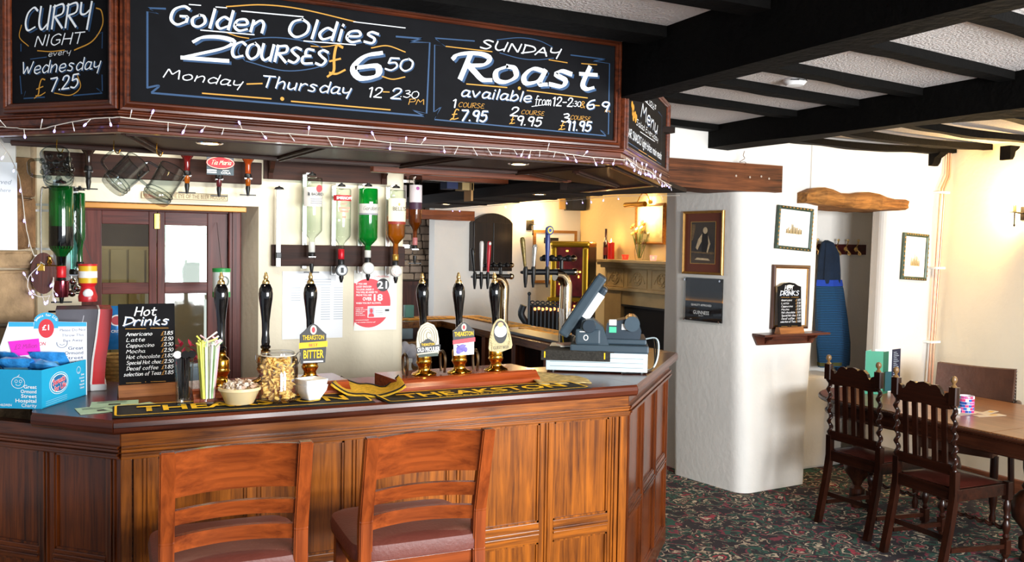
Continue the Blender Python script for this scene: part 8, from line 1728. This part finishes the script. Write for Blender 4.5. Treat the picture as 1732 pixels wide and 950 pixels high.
# ================================================================ BAR STOOLS (backs towards the camera)
def wst(ax): return wood('stool_wood', '#94451a', '#5e260e', ax, 0.7, 0.25, 0.4, 0.05)
def stool(label, loc, rz):
    t = thing('bar_stool', label, 'bar stool', loc, rz, 'ladder-back bar stools'); W2 = 0.208
    for s_ in (-1, 1):
        x = s_*(W2-0.021); v = []; f = []
        Z = [(0, -0.09), (0.35, -0.03), (0.72, 0.0), (0.85, -0.005), (1.125, -0.075)]
        for z, y in Z: v += [(x-.021, y-.014, z), (x+.021, y-.014, z), (x+.021, y+.022, z), (x-.021, y+.022, z)]
        for i in range(4):
            for j in range(4): f.append((4*i+j, 4*i+(j+1) % 4, 4*i+4+(j+1) % 4, 4*i+4+j))
        f += [(3, 2, 1, 0), (16, 17, 18, 19)]; b = B().faces(v, f); bmesh.ops.bevel(b.bm, geom=list(b.bm.edges), offset=0.004, segments=2, affect='EDGES'); b.build('back_post', wst('z'), t)
        b = B(); b.faces([(s_*0.185-.018+dx, 0.33+dy+o, z) for z, o in ((0, 0.03), (0.72, 0)) for dx, dy in ((0, 0), (.036, 0), (.036, .036), (0, .036))], [(3, 2, 1, 0), (4, 5, 6, 7), (0, 1, 5, 4), (1, 2, 6, 5), (2, 3, 7, 6), (3, 0, 4, 7)]); b.build('leg', wst('z'), t)
        B().box(s_*0.180-.012, s_*0.180+.012, 0.0, 0.34, 0.66, 0.72, bev=.003).build('seat_rail', wst('y'), t); B().box(s_*0.180-.010, s_*0.180+.010, -0.02, 0.34, 0.30, 0.335, bev=.003).build('side_stretcher', wst('y'), t)
    yb = lambda z: 0.0-0.07*max(0, (z-0.85)/0.275)
    def slat(z0, z1, name, bow=-0.022):
        v = []; f = []; n = 16; xw = W2-0.040
        for i in range(n+1):
            u = -1+2*i/n; x = xw*u; d_ = 0.042*(1-u*u)
            for z in (z0, z1):
                zz_ = z+(0.0)*u; v += [(x, yb(z)-0.004+d_, zz_), (x, yb(z)+0.016+d_, zz_)]
        for i in range(n):
            a = 4*i; c = a+4; f += [(a, c, c+2, a+2), (a+1, a+3, c+3, c+1), (a+2, c+2, c+3, a+3), (a, a+1, c+1, c)]
        f += [(0, 2, 3, 1), (4*n, 4*n+1, 4*n+3, 4*n+2)]; b = B().faces(v, f); b.sm = True; b.build(name, wst('x'), t)
    slat(0.985, 1.120, 'top_rail'); slat(0.900, 0.945, 'slat'); slat(0.820, 0.865, 'slat')
    B().box(-0.18, 0.18, 0.0, 0.03, 0.66, 0.72, bev=.003).build('seat_rail', wst('x'), t); B().box(-0.18, 0.18, 0.335, 0.36, 0.66, 0.72, bev=.003).build('seat_rail', wst('x'), t); B().box(-0.18, 0.18, 0.34, 0.37, 0.22, 0.26, bev=.003).build('foot_rail', wst('x'), t); B().box(-0.18, 0.18, -0.045, -0.02, 0.30, 0.335, bev=.003).build('rear_stretcher', wst('x'), t)
    # cushion, domed, rounded corners
    lv = []; n = 44
    for (k, z) in ((0.90, 0.715), (1.0, 0.725), (1.01, 0.750), (0.985, 0.772), (0.90, 0.783), (0.7, 0.788), (0.35, 0.790)):
        ring_ = []
        for q in range(n):
            a = 2*PI*q/n; c, s__ = math.cos(a), math.sin(a); e = 0.28; ring_.append((0.222*k*math.copysign(abs(c)**e, c), 0.19+0.205*k*math.copysign(abs(s__)**e, s__), z))
        lv.append(ring_)
    v = [p for l in lv for p in l]; f = [(i*n+k, i*n+(k+1) % n, (i+1)*n+(k+1) % n, (i+1)*n+k) for i in range(len(lv)-1) for k in range(n)]+[tuple(range(n)), tuple((len(lv)-1)*n+k for k in range(n))]
    b = B().faces(v, f); b.sm = True; b.build('seat_cushion', mat('oxblood_leather', '#68342a', 0.5, var=.1, bump=.15, bscale=90), t)
    return t
stool('ladder-back bar stool at the left, dark leather seat hidden behind its back', (0.418, 2.600, 0), -2)
stool('ladder-back bar stool at the right with its brown leather seat in view', (0.985, 2.560, 0), -3)
